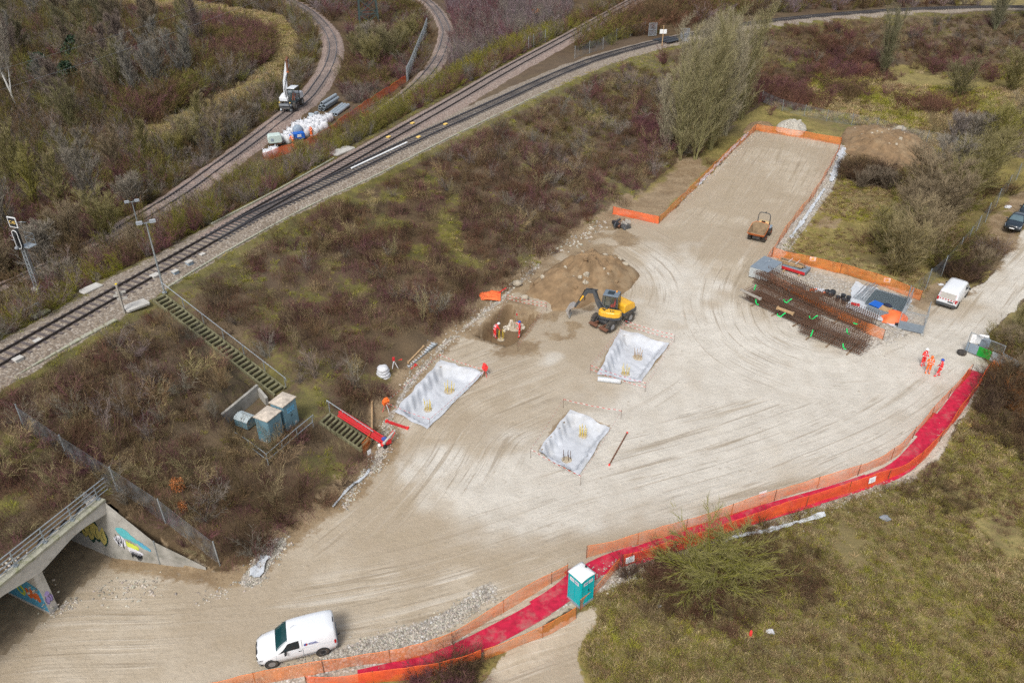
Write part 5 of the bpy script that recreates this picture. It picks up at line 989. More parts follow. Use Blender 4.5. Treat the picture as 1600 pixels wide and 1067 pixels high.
# ---------------------------------------------------------------- yellow wheeled excavator
def excavator():
    a, b = V3(W(955, 510, .55)), V3(W(983, 495, .55)); fa = yaw(b, a); X = V3((math.cos(fa), math.sin(fa), 0)); Y = V3((-X.y, X.x, 0)); c = (a + b) / 2 - Y * .95; t = thing('wheeled_excavator', 'yellow and dark grey wheeled excavator digging beside the soil heap', 'excavator', (c.x, c.y, 0), fa)
    mb = MB(); mb.box((-.1, 0, .78), (3.1, .95, .34)); mb.box((0, 0, 1.0), (1.4, 1.2, .2)); bevel(mb.build('chassis', M['machine_grey'], t), .04)
    for x in (1.3, -1.3):
        mb = MB(); mb.bar((x, -.8, .55), (x, .8, .55), .22); mb.build('axle', M['steel_dark'], t)
        for s in (-1, 1): wheel(t, (x, s * .95, .55), .55, .44, 'rim_grey', 'wheel', 18, 'steel_dark', .55)
    for s in (-1, 1): mb = MB(); mb.box((2.0, s * .62, .42), (.34, .95, .12), 0, 0, R(12)); mb.box((1.75, s * .5, .55), (.5, .14, .2)); mb.build('stabiliser_pad', M['rust'], t)
    mb = MB(); mb.prism([(-2.25, 1.05), (-.62, 1.05), (-.62, 1.9), (-.9, 1.98), (-1.7, 1.95), (-2.15, 1.75), (-2.3, 1.4)], 'Y', -.95, .85); hood = mb.build('engine_hood', M['yellow_paint'], t); bevel(hood, .12, 3)
    mb = MB(); mb.prism([(-2.36, .75), (-.6, .75), (-.6, 1.1), (-2.42, 1.2)], 'Y', -1.0, .92); bevel(mb.build('rear_skirt', M['machine_grey'], t), .06); mb = MB(); mb.box((-2.36, .3, 1.35), (.08, .3, .16)); mb.build('rear_lamp', M['black_plastic'], hood)
    tip = V3(W(887, 489, .2)) - V3((c.x, c.y, 0)); ua = math.atan2(tip.y, tip.x) - fa; up = bpy.data.objects.new('upper_carriage', None); COL.objects.link(up); up.parent = t; up.location = (.35, 0, 1.1); up.rotation_euler = (0, 0, ua)
    mb = MB(); mb.lathe([(.62, -.12), (.62, .02)], 20); mb.build('slew_ring', M['steel_dark'], up)
    mb = MB(); mb.box((-.1, -.1, .1), (1.7, 1.7, .2)); bevel(mb.build('turntable', M['machine_grey'], up), .05)
    mb = MB(); mb.prism([(.75, .30), (1.15, .30), (1.22, -.2), (1.05, -.75), (.6, -1.15), (.05, -1.2), (.1, -.8), (.55, -.5), (.6, .1)], 'Z', .12, .78) if 0 else mb.prism([(.95, .30), (1.0, .85), (.7, 1.1), (.1, 1.18), (-.6, 1.1), (-1.05, .85), (-1.15, .35), (-.9, .25)], 'Z', .16, .75); side = mb.build('side_cover', M['yellow_paint'], up); bevel(side, .12, 3)
    mb = MB(); mb.prism([(1.0, .30), (1.05, .87), (.72, 1.14), (.1, 1.22), (-.62, 1.14), (-1.1, .87), (-1.2, .35), (-.9, .25)], 'Z', .02, .24); mb.build('side_skirt', M['machine_grey'], up)
    for k in range(3): mb = MB(); mb.box((-.45 + .16 * k, .72, .755), (.07, .34, .02), R(15)); mb.build('vent_slot', M['black_plastic'], up)
    mb = MB(); mb.lathe([(.12, 0), (.12, .01)], 10, (.45, .72, .757)); mb.lathe([(.09, 0), (.09, .01)], 8, (.62, .6, .757)); mb.build('emblem', M['black_plastic'], up)
    # cab: frame posts, roof, panes
    x0, x1, y0, y1, z0, z1 = -.62, .85, -.95, .12, .2, 1.92; cab = bpy.data.objects.new('cab', None); COL.objects.link(cab); cab.parent = up
    mb = MB()
    for x, y in ((x0, y0), (x1, y0), (x1, y1), (x0, y1)): mb.bar((x, y, z0), (x * .94, y, z1), .09, .09, up=(1, 0, 0))
    for z in (z0 + .05, z1):
        k = 1 if z < 1 else .94; mb.bar((x0 * k, y0, z), (x1 * k, y0, z), .09); mb.bar((x0 * k, y1, z), (x1 * k, y1, z), .09); mb.bar((x0 * k, y0, z), (x0 * k, y1, z), .09); mb.bar((x1 * k, y0, z), (x1 * k, y1, z), .09)
    mb.bar((.1, y1, z0), (.1, y1, z1), .07, .07, up=(1, 0, 0)); mb.build('frame', M['machine_grey'], cab); mb = MB(); mb.box((.1, (y0 + y1) / 2, z1 + .06), (1.45, 1.16, .12)); rf = mb.build('roof', mk('roof_slate', (.16, .20, .24), .5, .1, .12), cab); bevel(rf, .05); mb = MB(); mb.box((.15, (y0 + y1) / 2, z1 + .13), (.62, .62, .03)); mb.build('roof_window', M['glass_dark'], rf); mb = MB(); mb.lathe([(.07, 0), (.07, .12), (.03, .16)], 10, (-.3, -.7, z1 + .12)); mb.build('beacon', M['lamp_amber'], rf)
    gm = mat('cab window glass', (.05, .09, .09), .05, 0, .05, 2, spec=.6, alpha=.45)
    for vs in ([(x1 + .01, y0, z0 + .1), (x1 + .01, y1, z0 + .1), (x1 * .94 + .01, y1, z1), (x1 * .94 + .01, y0, z1)], [(x0, y1 + .01, z0 + .5), (x1, y1 + .01, z0 + .1), (x1 * .94, y1 + .01, z1), (x0 * .94, y1 + .01, z1)], [(x0, y0 - .01, z0 + .1), (x1, y0 - .01, z0 + .1), (x1 * .94, y0 - .01, z1), (x0 * .94, y0 - .01, z1)], [(x0 - .01, y0, z0 + .7), (x0 - .01, y1, z0 + .7), (x0 * .94 - .01, y1, z1), (x0 * .94 - .01, y0, z1)]): mb = MB(); mb.add(vs, [(0, 1, 2, 3)]); mb.build('pane', gm, cab)
    mb = MB(); mb.box((-.25, -.42, .55), (.5, .5, .14)); mb.box((-.48, -.42, .95), (.14, .48, .8)); mb.build('seat', M['black_plastic'], cab)
    # boom in three pieces, rams, bucket
    R_ = math.hypot(tip.x, tip.y) - .35 * math.cos(ua) * 0; piv = V3((.75, .34, .35)); elb = V3((1.62, .22, 2.2)); e2 = V3((2.35, .15, 2.12)); arm = V3((R_ - .95, .05, .15)); 
    def beam(pts, w, hs, nm, m):
        mb = MB(); rows = []
        for i, p in enumerate(pts):
            d = (pts[min(i + 1, len(pts) - 1)] - pts[max(0, i - 1)]).normalized(); sd = V3((0, 1, 0)); u = sd.cross(d).normalized() * -1; h = hs[i]
            rows.append([p + sd * (w / 2) + u * h / 2, p - sd * (w / 2) + u * h / 2, p - sd * (w / 2) - u * h / 2, p + sd * (w / 2) - u * h / 2])
        mb.grid(rows, closed=True); mb.add(rows[0], [(0, 1, 2, 3)]); mb.add(rows[-1], [(3, 2, 1, 0)]); o = mb.build(nm, m, up); bevel(o, .02, 1); return o
    beam([piv, piv + (elb - piv) * .5 + V3((.05, 0, 0)), elb], .3, [.34, .42, .30], 'boom', M['machine_grey']); beam([elb + V3((-.1, 0, .05)), e2], .26, [.36, .34], 'boom_link', M['machine_grey']); st_ = beam([e2 + V3((-.15, 0, .15)), e2 + (arm - e2) * .35, arm], .22, [.3, .34, .18], 'dipper_arm', M['machine_grey'])
    mb = MB(); q = e2 + (arm - e2) * .42; d = (arm - e2).normalized(); mb.bar(q - d * .35 + V3((0, .115, .02)), q + d * .35 + V3((0, .115, .02)), .012, .17); mb.bar(q - d * .35 + V3((0, -.115, .02)), q + d * .35 + V3((0, -.115, .02)), .012, .17); mb.build('yellow_name_strip', M['yellow_paint'], st_)
    for p, q in ((V3((.25, .5, .75)), elb * .8 + piv * .2 + V3((0, .2, 0))), (elb + V3((-.3, .02, .25)), e2 + V3((.1, .02, .28))), (e2 + V3((.0, .02, .28)), arm + V3((-.1, .02, .35)))): mb = MB(); m_ = p + (q - p) * .6; mb.tube([p, m_], .07, 8); mb.tube([m_, q], .04, 8); mb.build('ram', M['machine_grey'], up)
    mb = MB(); mb.tube([piv + V3((.1, .1, .4)), elb + V3((-.2, .1, .3)), elb + V3((.2, .1, .35)), e2 + V3((.2, .1, .15)), arm + V3((-.2, .1, .3))], .035, 6); mb.build('hoses', M['black_plastic'], up)
    ba = arm; prof = [(0, .15), (.25, .28), (.62, .05), (.78, -.35), (.60, -.75), (.42, -.95), (.50, -.55), (.42, -.15), (.15, .0)]
    bk = bpy.data.objects.new('bucket', None); COL.objects.link(bk); bk.parent = up; bk.location = ba
    mb = MB(); mb.prism([(p[0], p[1]) for p in prof], 'Y', -.46, .46); mb.build('shell', mat('worn bucket steel', (.40, .38, .36), .6, .3, .25, 3, dirt=(MUD, .7)), bk)
    for k in range(6): mb = MB(); mb.box((.43, -.4 + .16 * k, -1.0), (.08, .06, .2), 0, 0, R(10)); mb.build('tooth', M['steel_galv'], bk)
    o = person((0, 0, 0), 0, 'operator', 'hivis_red', 'navy', None, 'sit', None, False)
    for k in ('label', 'category'): del o[k]
    tag(o, 'operator in a red jacket sitting in the yellow excavator', 'person'); w = V3((c.x, c.y, 0)) + Matrix.Rotation(fa, 3, 'Z') @ (V3((.35, 0, 1.1)) + Matrix.Rotation(ua, 3, 'Z') @ V3((-.28, -.42, -.27))); o.location = w; o.rotation_euler = (0, 0, fa + ua - R(90))
excavator()
# ---------------------------------------------------------------- site dumper
def dumper():
    fl, fr_, rr = V3(W(1171, 373, 0)), V3(W(1194, 378, 0)), V3(W(1203, 366, 0)); ax = (fr_ - fl).normalized(); Y = ax; X = V3((Y.y, -Y.x, 0)); fa = math.atan2(X.y, X.x); c = (fl + fr_) / 2 - X * 1.1; t = thing('site_dumper', 'orange site dumper with an empty muddy skip and roll bar', 'dumper', (c.x, c.y, 0), fa)
    for x in (1.1, -1.05):
        for s in (-1, 1): wheel(t, (x, s * .82, .46), .46, .36, 'orange_paint', 'wheel', 18, 'steel_dark', .5)
        mb = MB(); mb.bar((x, -.7, .46), (x, .7, .46), .2); mb.build('axle', M['steel_dark'], t)
    mb = MB(); mb.box((.6, 0, .68), (1.9, .7, .25)); mb.box((1.5, 0, .62), (.5, .8, .35)); mb.build('front_frame', M['machine_grey'], t)
    mb = MB(); mb.box((-.95, 0, .85), (1.5, 1.1, .5)); bevel(mb.build('rear_body', M['grey_box'], t), .05); mb = MB(); mb.prism([(-1.75, 1.05), (-.75, 1.05), (-.85, 1.5), (-1.65, 1.42)], 'Y', -.6, .6); bevel(mb.build('engine_cover', mk('cover_tan', (.70, .48, .22), .5, 0, .1), t), .08)
    for s in (-1, 1): mb = MB(); mb.box((-1.1, s * .78, 1.02), (1.0, .32, .06)); mb.build('mudguard', M['grey_blue'], t)
    mb = MB(); mb.box((-.5, 0, 1.25), (.42, .42, .12)); mb.box((-.72, 0, 1.5), (.1, .42, .4)); mb.build('seat', M['black_plastic'], t)
    mb = MB(); mb.lathe([(.17, 0), (.17, .03)], 14, (-.05, 0, 1.5)); mb.bar((-.05, 0, 1.1), (-.05, 0, 1.5), .05, .05, up=(1, 0, 0)); mb.build('steering_wheel', M['black_plastic'], t)
    mb = MB(); mb.tube([(-.85, -.68, 1.0), (-.80, -.68, 2.2), (-.79, -.6, 2.55), (-.78, -.4, 2.68), (-.78, .4, 2.68), (-.79, .6, 2.55), (-.80, .68, 2.2), (-.85, .68, 1.0)], .05, 8); rb_ = mb.build('roll_bar', M['machine_grey'], t); mb = MB(); mb.lathe([(.06, 0), (.06, .12)], 8, (-.78, .1, 2.72)); mb.build('beacon', M['black_plastic'], rb_)
    # skip: open tub tipped slightly towards the front
    o_ = [(.05, .82, 1.78), (.35, .98, 1.72), (2.15, .98, 1.18), (2.25, .90, 1.12)]; i_ = [(.45, .62, 1.0), (1.9, .72, .92)]
    mb = MB(); rim = [(.1, -.62, 1.85), (.35, -.98, 1.68), (2.25, -.98, 1.18), (2.25, .98, 1.18), (.35, .98, 1.68), (.1, .62, 1.85)]; fl_ = [(.55, -.5, .95), (.65, -.7, .93), (1.85, -.78, .88), (1.85, .78, .88), (.65, .7, .93), (.55, .5, .95)]
    mb.grid([rim, fl_], closed=True); mb.add(fl_, [(0, 1, 2, 3, 4, 5)]); sk = mb.build('skip', [mat('muddy skip lining', (.235, .165, .095), .85, 0, .3, 2.5, dirt=((.14, .095, .055), .9))], t); q = sk.modifiers.new('s', 'SOLIDIFY'); q.thickness = .02
    mb = MB(); mb.grid([[(p[0] * 1.0 + (0 if k else 0), p[1] * 1.03, p[2] - .035) for p in rim] if k == 0 else [(p[0], p[1] * 1.06, p[2] - .06) for p in fl_] for k in (0, 1)], closed=True); mb.build('skip_outside', M['orange_paint'], t)
    mb = MB(); mb.tube([V3(p) for p in rim] + [V3(rim[0])], .028, 6); mb.build('skip_rim', M['orange_paint'], sk)
dumper()
# ---------------------------------------------------------------- white road-rail excavator
def railer():
    fa = yaw(W(481, 152, ZLOW), W(442, 181, ZLOW)); c = V3(W(452, 171.5, ZLOW)) - V3((math.cos(fa), math.sin(fa), 0)) * 1.2; t = thing('road_rail_excavator', 'white road rail excavator with raised boom on the curved lower track', 'excavator', tuple(c), fa); t.scale = (1.1, 1.1, 1.1)
    for x in (1.25, -1.25):
        for s in (-1, 1): wheel(t, (x, s * 1.05, .62), .52, .42, 'rim_grey', 'wheel', 0)
        mb = MB(); mb.bar((x, -.9, .62), (x, .9, .62), .25); mb.build('axle', M['steel_dark'], t)
    for x in (2.1, -2.1):
        for s in (-1, 1): mb = MB(); mb.lathe([(.26, -.08), (.22, .1)], 14, (x, s * .75, .22), 'Y'); mb.build('rail_wheel', M['steel_galv'], t)
    mb = MB(); mb.box((0, 0, .85), (4.0, 1.1, .35)); mb.box((2.1, 0, .55), (.35, 1.7, .3)); mb.build('chassis', M['machine_grey'], t)
    mb = MB(); mb.box((2.15, 0, .95), (.25, 1.9, .25)); mb.build('front_beam', M['grey_box'], t)
    for s in (-1, 1): mb = MB(); mb.lathe([(.09, 0), (.09, .06)], 10, (2.28, s * .8, 1.35), 'X'); mb.build('headlamp', mk('lamp_glow', (.9, .65, .2), .3), t)
    mb = MB(); mb.prism([(-1.9, 1.15), (.2, 1.15), (1.3, 1.2), (1.3, 1.75), (.2, 2.05), (-1.6, 2.1), (-1.95, 1.8)], 'Y', -1.25, .15); bevel(mb.build('upper_body', M['white_paint'], t), .10, 3); mb = MB(); mb.prism([(-1.9, 1.15), (-.4, 1.15), (-.4, 2.05), (-1.6, 2.1), (-1.95, 1.8)], 'Y', .15, 1.25); bevel(mb.build('counterweight', M['white_paint'], t), .10, 3)
    x0, x1, y0, y1, z0, z1 = -.35, 1.35, .25, 1.25, 1.15, 3.05; cab = bpy.data.objects.new('cab', None); COL.objects.link(cab); cab.parent = t; mb = MB()
    for x, y in ((x0, y0), (x1, y0), (x1, y1), (x0, y1)): mb.bar((x, y, z0), (x, y, z1), .1, .1, up=(1, 0, 0))
    for z in (z0, z1): mb.bar((x0, y0, z), (x1, y0, z), .1); mb.bar((x0, y1, z), (x1, y1, z), .1); mb.bar((x0, y0, z), (x0, y1, z), .1); mb.bar((x1, y0, z), (x1, y1, z), .1)
    mb.build('frame', M['machine_grey'], cab); mb = MB(); mb.box((.5, .75, z1 + .08), (1.8, 1.12, .12)); bevel(mb.build('roof', M['white_paint'], cab), .04); gm = bpy.data.materials['cab window glass']
    for vs in ([(x1, y0, z0), (x1, y1, z0), (x1, y1, z1), (x1, y0, z1)], [(x0, y1, z0), (x1, y1, z0), (x1, y1, z1), (x0, y1, z1)], [(x0, y0, z0 + .8), (x1, y0, z0 + .8), (x1, y0, z1), (x0, y0, z1)]): mb = MB(); mb.add(vs, [(0, 1, 2, 3)]); mb.build('pane', gm, cab)
    p0, p1, p2 = V3((1.0, -.3, 1.6)), V3((.75, -.15, 4.2)), V3((1.0, .75, 7.2))
    for a_, b_, w_, m_, nm in ((p0, p1, .5, 'white_paint', 'boom'), (p1, p2, .42, 'white_paint', 'boom_extension')): mb = MB(); mb.bar(a_, b_, w_ * .75, w_); bevel(mb.build(nm, M[m_], t), .04)
    mb = MB(); mb.bar(p2 + V3((-.2, 0, .1)), p2 + V3((.5, .05, -.3)), .3, .5); mb.bar(p2 + V3((.4, .05, -.1)), p2 + V3((.62, .1, -1.6)), .26, .3); mb.build('folded_arm', M['rust'], t); mb = MB(); mb.bar(p2 + V3((.62, .1, -1.55)), p2 + V3((.62, .1, -1.7)), .3); mb.build('coupler', M['orange_paint'], t)
    mb = MB(); mb.tube([p2 + V3((.62, .1, -1.7)), V3((2.2, .2, 3.2)), V3((2.6, .9, .2))], .05, 6); mb.build('hanging_bar', M['steel_dark'], t)
    for a_, b_ in ((V3((.6, -.6, 2.2)), p1 + V3((.1, -.2, -.6))), (p1 + V3((.3, .15, .2)), p2 + V3((.0, .15, -.8)))): mb = MB(); mb.tube([a_, b_], .08, 8); mb.build('ram', M['reflective'], t)
    o = person((0, 0, 0), 0, 'x', 'hivis_orange', 'hivis_orange', None, 'sit', None, False); tag(o, 'operator in orange sitting in the cab of the white excavator', 'person'); w = c + Matrix.Rotation(fa, 3, 'Z') @ V3((.2, .75, .95)); o.location = w; o.rotation_euler = (0, 0, fa - R(90))
railer()
# ---------------------------------------------------------------- orange nets
def net(label, px, h=1.0, m='net_orange', z=0.0, every=4.0, ends=True, group='orange nets of the site', lean=0.0):
    P = smooth_line(WL(px, z), .6, 1); P[:, 2] = hz(P[:, 0], P[:, 1]); o = V3(P[0]); t = thing('barrier_net', label, 'barrier net', tuple(o), 0, group); tn, nr = frame_line(P)
    rows = []; 
    for i in range(len(P)):
        s = i * .6; sag = .07 * math.sin(s / every * 3.14159) ** 2 + .03 * math.sin(s * 1.7); row = []
        for k in range(4):
            f = k / 3; b = .05 * math.sin(s * .9 + k) + lean * f + .03 * random.uniform(-1, 1); row.append(V3((P[i, 0] + nr[i, 0] * b, P[i, 1] + nr[i, 1] * b, P[i, 2] + .03 + (h - sag) * f)) - o)
        rows.append(row)
    mb = MB(); mb.grid(rows); mb.build('net', M[m], t, True)
    mb = MB(); mb.tube([r[-1] for r in rows], .018, 4); mb.build('top_cord', M[m.replace('net_', 'cord_')], t)
    L_ = len(P); st = max(1, int(every / .6)); 
    for i in list(range(0, L_ - 1, st)) + [L_ - 1]: p = V3(P[i]) - o; mb = MB(); mb.bar(p, p + V3((nr[i, 0] * lean, nr[i, 1] * lean, h + .08)), .035, .035, up=(1, 0, 0)); mb.build('stake', M['rust'], t)
    return t
mk('cord_orange', (.75, .20, .04), .6); mk('cord_red', (.8, .13, .03), .6)
net('orange net along the long side of the sand pad towards the poplars', [(1030, 349), (1065, 316), (1110, 271), (1138, 243), (1180, 205)])
net('orange red net closing the corner by the scrap heap', [(957, 335), (1029, 350)], m='net_red', every=9)
net('orange net across the far end of the sand pad', [(1180, 205), (1240, 214), (1313, 227)], 1.1)
net('orange net along the field side of the sand pad', [(1313, 227), (1309, 240), (1298, 262), (1272, 308), (1228, 362), (1203, 406), (1183, 432)], 1.0)
net('orange net between the storage yard and the trees', [(1206, 402), (1250, 414), (1300, 424), (1359, 440), (1437, 471)], 1.15)
net('orange net standing behind the rebar cages', [(1186, 432), (1240, 462), (1300, 495), (1350, 520), (1379, 531)], 1.05, every=6)
net('pale orange net between sand and walkway beside the white van', [(290, 1095), (396, 1071), (470, 1057), (550, 1043), (648, 1030), (700, 1010), (744, 984), (823, 933), (886, 899)], 1.05)
net('pale orange net between sand and walkway from toilet to road', [(916, 872), (975, 857), (1036, 840), (1110, 817), (1188, 789), (1254, 769), (1330, 748), (1397, 719), (1435, 674), (1475, 630), (1515, 586)], 1.05)
net('bright orange red net on the field side below the white van', [(480, 1074), (560, 1072), (644, 1062), (700, 1049), (752, 1031)], 1.0, 'net_red')
net('orange net on the field side running to the toilet', [(756, 1032), (800, 1016), (858, 991), (900, 964)], 1.0)
net('short orange net from the toilet to the bright red net', [(906, 953), (935, 925), (966, 889)], .95)
net('long bright orange red net on the field side of the walkway', [(972, 886), (1050, 861), (1126, 838), (1202, 809), (1292, 781), (1370, 757), (1425, 735), (1463, 698), (1505, 640), (1544, 582)], 1.05, 'net_red')
net('short orange net end at the road gate', [(1544, 582), (1555, 585)], 1.2, every=3)
for k, (px, py, z, lb) in enumerate(((1270, 404, 1.1, 'white notice with a yellow mark on the yard net near the timber'), (1386, 437, 1.1, 'white notice with a yellow mark on the yard net near the plastic sheet'), (983, 872, .8, 'white notice on the red net near the toilet'), (1361, 748, .8, 'white notice on the red net near the bend of the walkway'), (1190, 770, .8, 'pale notice on the net facing the sand'))):
    p = W(px, py, .75); t = thing('notice', lb, 'notice', p, R(-15 if k < 2 else 25), 'notices on the nets'); mb = MB(); mb.box((0, -.12, 0), (.62, .02, .46), 0, R(-6)); mb.build('board', M['white_plastic'], t)
    mb = MB(); mb.box((0, -.138, 0), (.3, .01, .24), 0, R(-6)); mb.build('mark', M['yellow_tile'] if k < 2 else M['spray_pale'], t)
# ---------------------------------------------------------------- red walkway of mats
mk('carpet', (.46, .014, .048), .95, 0, .30, 2.6, .25, dirt=((.40, .17, .15), .85))
cl = smooth_line(WL([(560, 1062), (645, 1043), (700, 1027), (760, 997), (830, 960), (878, 930), (905, 905), (940, 884), (985, 868), (1040, 850), (1126, 824), (1200, 800), (1270, 781), (1340, 760), (1402, 737), (1440, 697), (1480, 648), (1528, 582)]), .5); tn, nr = frame_line(cl)
wk = thing('red_walkway', 'long red carpet walkway between two orange nets', 'walkway', tuple(cl[0])); o = V3(cl[0]); i = 0; k = 0; NC = len(cl)
while i < NC - 2:
    n = random.randint(7, 13); j = min(NC - 1, i + n); off = random.uniform(-.16, .16); w = 1.35 + random.uniform(-.12, .15); rows = []
    for q in range(max(0, i - 1), j + 1):
        z = max(0, hz1(cl[q, 0], cl[q, 1])) * 1.0 + .035 + .004 * (k % 3); rows.append([V3((cl[q, 0] + nr[q, 0] * (off + w * u), cl[q, 1] + nr[q, 1] * (off + w * u), z + .012 * random.random())) - o for u in (-.5, -.25, 0, .25, .5)])
    mb = MB(); mb.grid(rows); mb.build('mat', M['carpet'], wk, True); i = j; k += 1
mb = MB(); c = V3(W(895, 893, .06)) - o; mb.box(c, (.95, .6, .012), R(35)); mb.build('mat', M['carpet'], wk)
# ---------------------------------------------------------------- lined excavations: sheet, pile heads, tape
def liner(corners, label, seed):
    A, B, C, D = [np.array(W(*c)) for c in corners]; nu, nv = 46, 60; RR = np.random.default_rng(seed); P = np.zeros((nu + 1, nv + 1, 3))
    for i in range(nu + 1):
        for j in range(nv + 1):
            u, v = i / nu, j / nv; p = (A * (1 - u) + B * u) * (1 - v) + (D * (1 - u) + C * u) * v; e = min(u, 1 - u, v, 1 - v); jit = .25 * (fbm(p[0], p[1], .9, 2, seed) - .5) * (1 - min(1, e * 6)) * 2; P[i, j] = p + np.array([jit, jit * .7, 0])
    z = hz(P[..., 0], P[..., 1], True); x, y = P[..., 0], P[..., 1]
    ee = np.minimum(np.minimum(np.arange(nu + 1)[:, None], nu - np.arange(nu + 1)[:, None]) / nu, np.minimum(np.arange(nv + 1)[None], nv - np.arange(nv + 1)[None]) / nv); ee = np.clip(ee * 9, .15, 1)
    z = z + .05 + .05 * ee + .12 * ee * np.abs(fbm(x * 1.2 + y * .8, y * .35 - x * .2, .9, 3, seed + 1) - .5) * 1.6 + .03 * (fbm(x, y, 2.5, 2, seed + 2) - .4)
    mb = MB(); mb.grid([[(x[i, j] - A[0], y[i, j] - A[1], z[i, j]) for j in range(nv + 1)] for i in range(nu + 1)]); o = mb.build('geotextile_sheet', M['liner'], None, True); o.location = (A[0], A[1], 0); return tag(o, label, 'geotextile', 'sheets lining the pits')
mk('liner', (.50, .52, .55), .75, 0, .16, .8, .12, dirt=((.40, .37, .31), .6))
liner(((686, 564), (757, 582), (668, 671), (616, 644)), 'pale geotextile sheet lining the pit nearest the bank', 3)
liner(((968, 515), (1045, 537), (1000, 599), (934, 585)), 'pale geotextile sheet lining the pit beside the yellow excavator', 5)
liner(((892, 640), (954, 668), (903, 744), (839, 706)), 'pale geotextile sheet lining the pit nearest the walkway', 8)
def pile_head(px, py, dep, label, col='yellow_tip', n=7, h=.95, mound=.32, lean=.06):
    p = W(px, py, -dep); z = hz1(p[0], p[1]) + .05; t = thing('pile_head', label, 'pile head', (p[0], p[1], z), 0, 'pile heads in the pits'); mb = MB(); mb.ball((0, 0, 0), (mound * 1.25, mound * 1.25, .2), 12, 6, None, .12); mb.build('concrete_head', mk('pile_concrete', (.40, .34, .25), .95, 0, .25, 4, .3) if 'pile_concrete' not in M else M['pile_concrete'], t)
    for k in range(n):
        a = 6.283 * k / n; b = V3((math.cos(a) * mound * .75, math.sin(a) * mound * .75, .05)); hh = h * random.uniform(.8, 1.1); e = b + V3((math.cos(a) * lean * random.uniform(-.5, 2), math.sin(a) * lean * random.uniform(-.5, 2), hh)); mb = MB(); mb.tube([b, e], .022, 5); r_ = mb.build('rebar', M[col] if hh > 0 else M['rebar'], t)
pile_head(669, 641, .8, 'yellow capped pile bars at the near end of the bank side sheet'); pile_head(702.5, 612, .8, 'thin yellow pile bars at the far end of the bank side sheet', 'yellow_tip', 6, .95, .42)
pile_head(996, 560, .75, 'earthy pile head with pale bars beside the excavator', 'wood', 8, .9, .42); pile_head(977, 585, .75, 'pile head with yellow and blue bars by the sheet roll', 'yellow_tip', 6, .9, .34)
pile_head(910.5, 682, .75, 'yellow pile bars at the far end of the sheet near the walkway'); pile_head(885.6, 719, .75, 'pile head with bare dark bars in a round hole of the sheet', 'rebar', 5, .85, .36)
pile_head(783, 527.5, 1.3, 'tall yellow bars in front of the bending worker', 'yellow_tip', 6, 1.15, .3, .03); pile_head(806, 507, 1.3, 'pale yellow bars on chalky rubble in the open pit', 'wood', 7, .8, .7)
p = W(804, 505, -1.3); mb = MB(); [mb.ball((RNG.normal(0, .5), RNG.normal(0, .45), RNG.uniform(0, .12)), RNG.uniform(.08, .22), 6, 4, None, .25) for k in range(45)]; o = mb.build('chalk_rubble', mk('chalk', (.60, .55, .46), .95, 0, .15, 4)); o.location = (p[0], p[1], hz1(p[0], p[1])); tag(o, 'pale chalky rubble round the pile head in the pit', None, None, 'stuff')
mk('tape_red', (.75, .06, .07), .6); mk('tape_white', (.78, .74, .74), .6)
def tape(label, pts, hs=(.85, .45), closed=True):
    F = [V3((*W(*p)[:2], 0)) for p in pts]; F = [V3((f.x, f.y, hz1(f.x, f.y))) for f in F]; o = F[0]; t = thing('barrier_tape', label, 'barrier tape', tuple(o), 0, 'tapes round the pits'); n = len(F)
    for f in F: mb = MB(); mb.tube([f - o, f - o + V3((0, 0, max(hs) + .1))], .014, 5); mb.build('pin', M['rebar'], t)
    for h in hs:
        mb = MB()
        for k in range(n if closed else n - 1):
            a, b = F[k] - o, F[(k + 1) % n] - o; L_ = (b - a).length; m_ = max(2, int(L_ / .22))
            for q in range(m_):
                def pt(s): return a + (b - a) * s + V3((0, 0, h - .10 * 4 * s * (1 - s) + .02 * math.sin(s * 23)))
                p0, p1 = pt(q / m_), pt((q + 1) / m_); mb.add([p0, p1, p1 + V3((0, 0, .04)), p0 + V3((0, 0, .04))], [(0, 1, 2, 3)], q % 2)
        mb.build('tape', [M['tape_red'], M['tape_white']], t)
tape('red and white tape round the pit nearest the bank', [(603, 641), (687, 566), (757, 590), (672, 668)], (.8,)); tape('red and white tape round the pit beside the excavator', [(976, 514), (1053, 536), (1008, 612), (922, 584)]); tape('thin red and white tape round the pit nearest the walkway', [(880, 637), (970, 655), (907, 758), (829, 716)], (.85,)); tape('red and white tape round the open pit with workers', [(767, 512), (792, 473), (854, 486), (809, 549)], (.85, .5), False)
def folded_sign(px, py, col, label):
    t = thing('folding_sign', label, 'road sign', W(px, py), random.uniform(0, 3), 'folded signs on trestles'); mb = MB(); mb.box((0, 0, .85), (.5, .3, .42), 0, R(20)); mb.ball((.05, 0, 1.1), (.22, .16, .12), 8, 5, None, .2); mb.build('cover', M[col], t)
    for a in (0, 1.57, 3.14, 4.71): mb = MB(); mb.tube([(0, 0, .75), (.38 * math.cos(a), .38 * math.sin(a), .02)], .022, 5); mb.build('leg', M['tape_red'] if a in (0, 3.14) else M['reflective'], t)
folded_sign(604, 641, 'hivis_orange', 'orange covered folding sign at the corner of the bank side sheet'); folded_sign(758, 587, 'hivis_red', 'small red and black folding sign at the far corner of the bank side sheet')
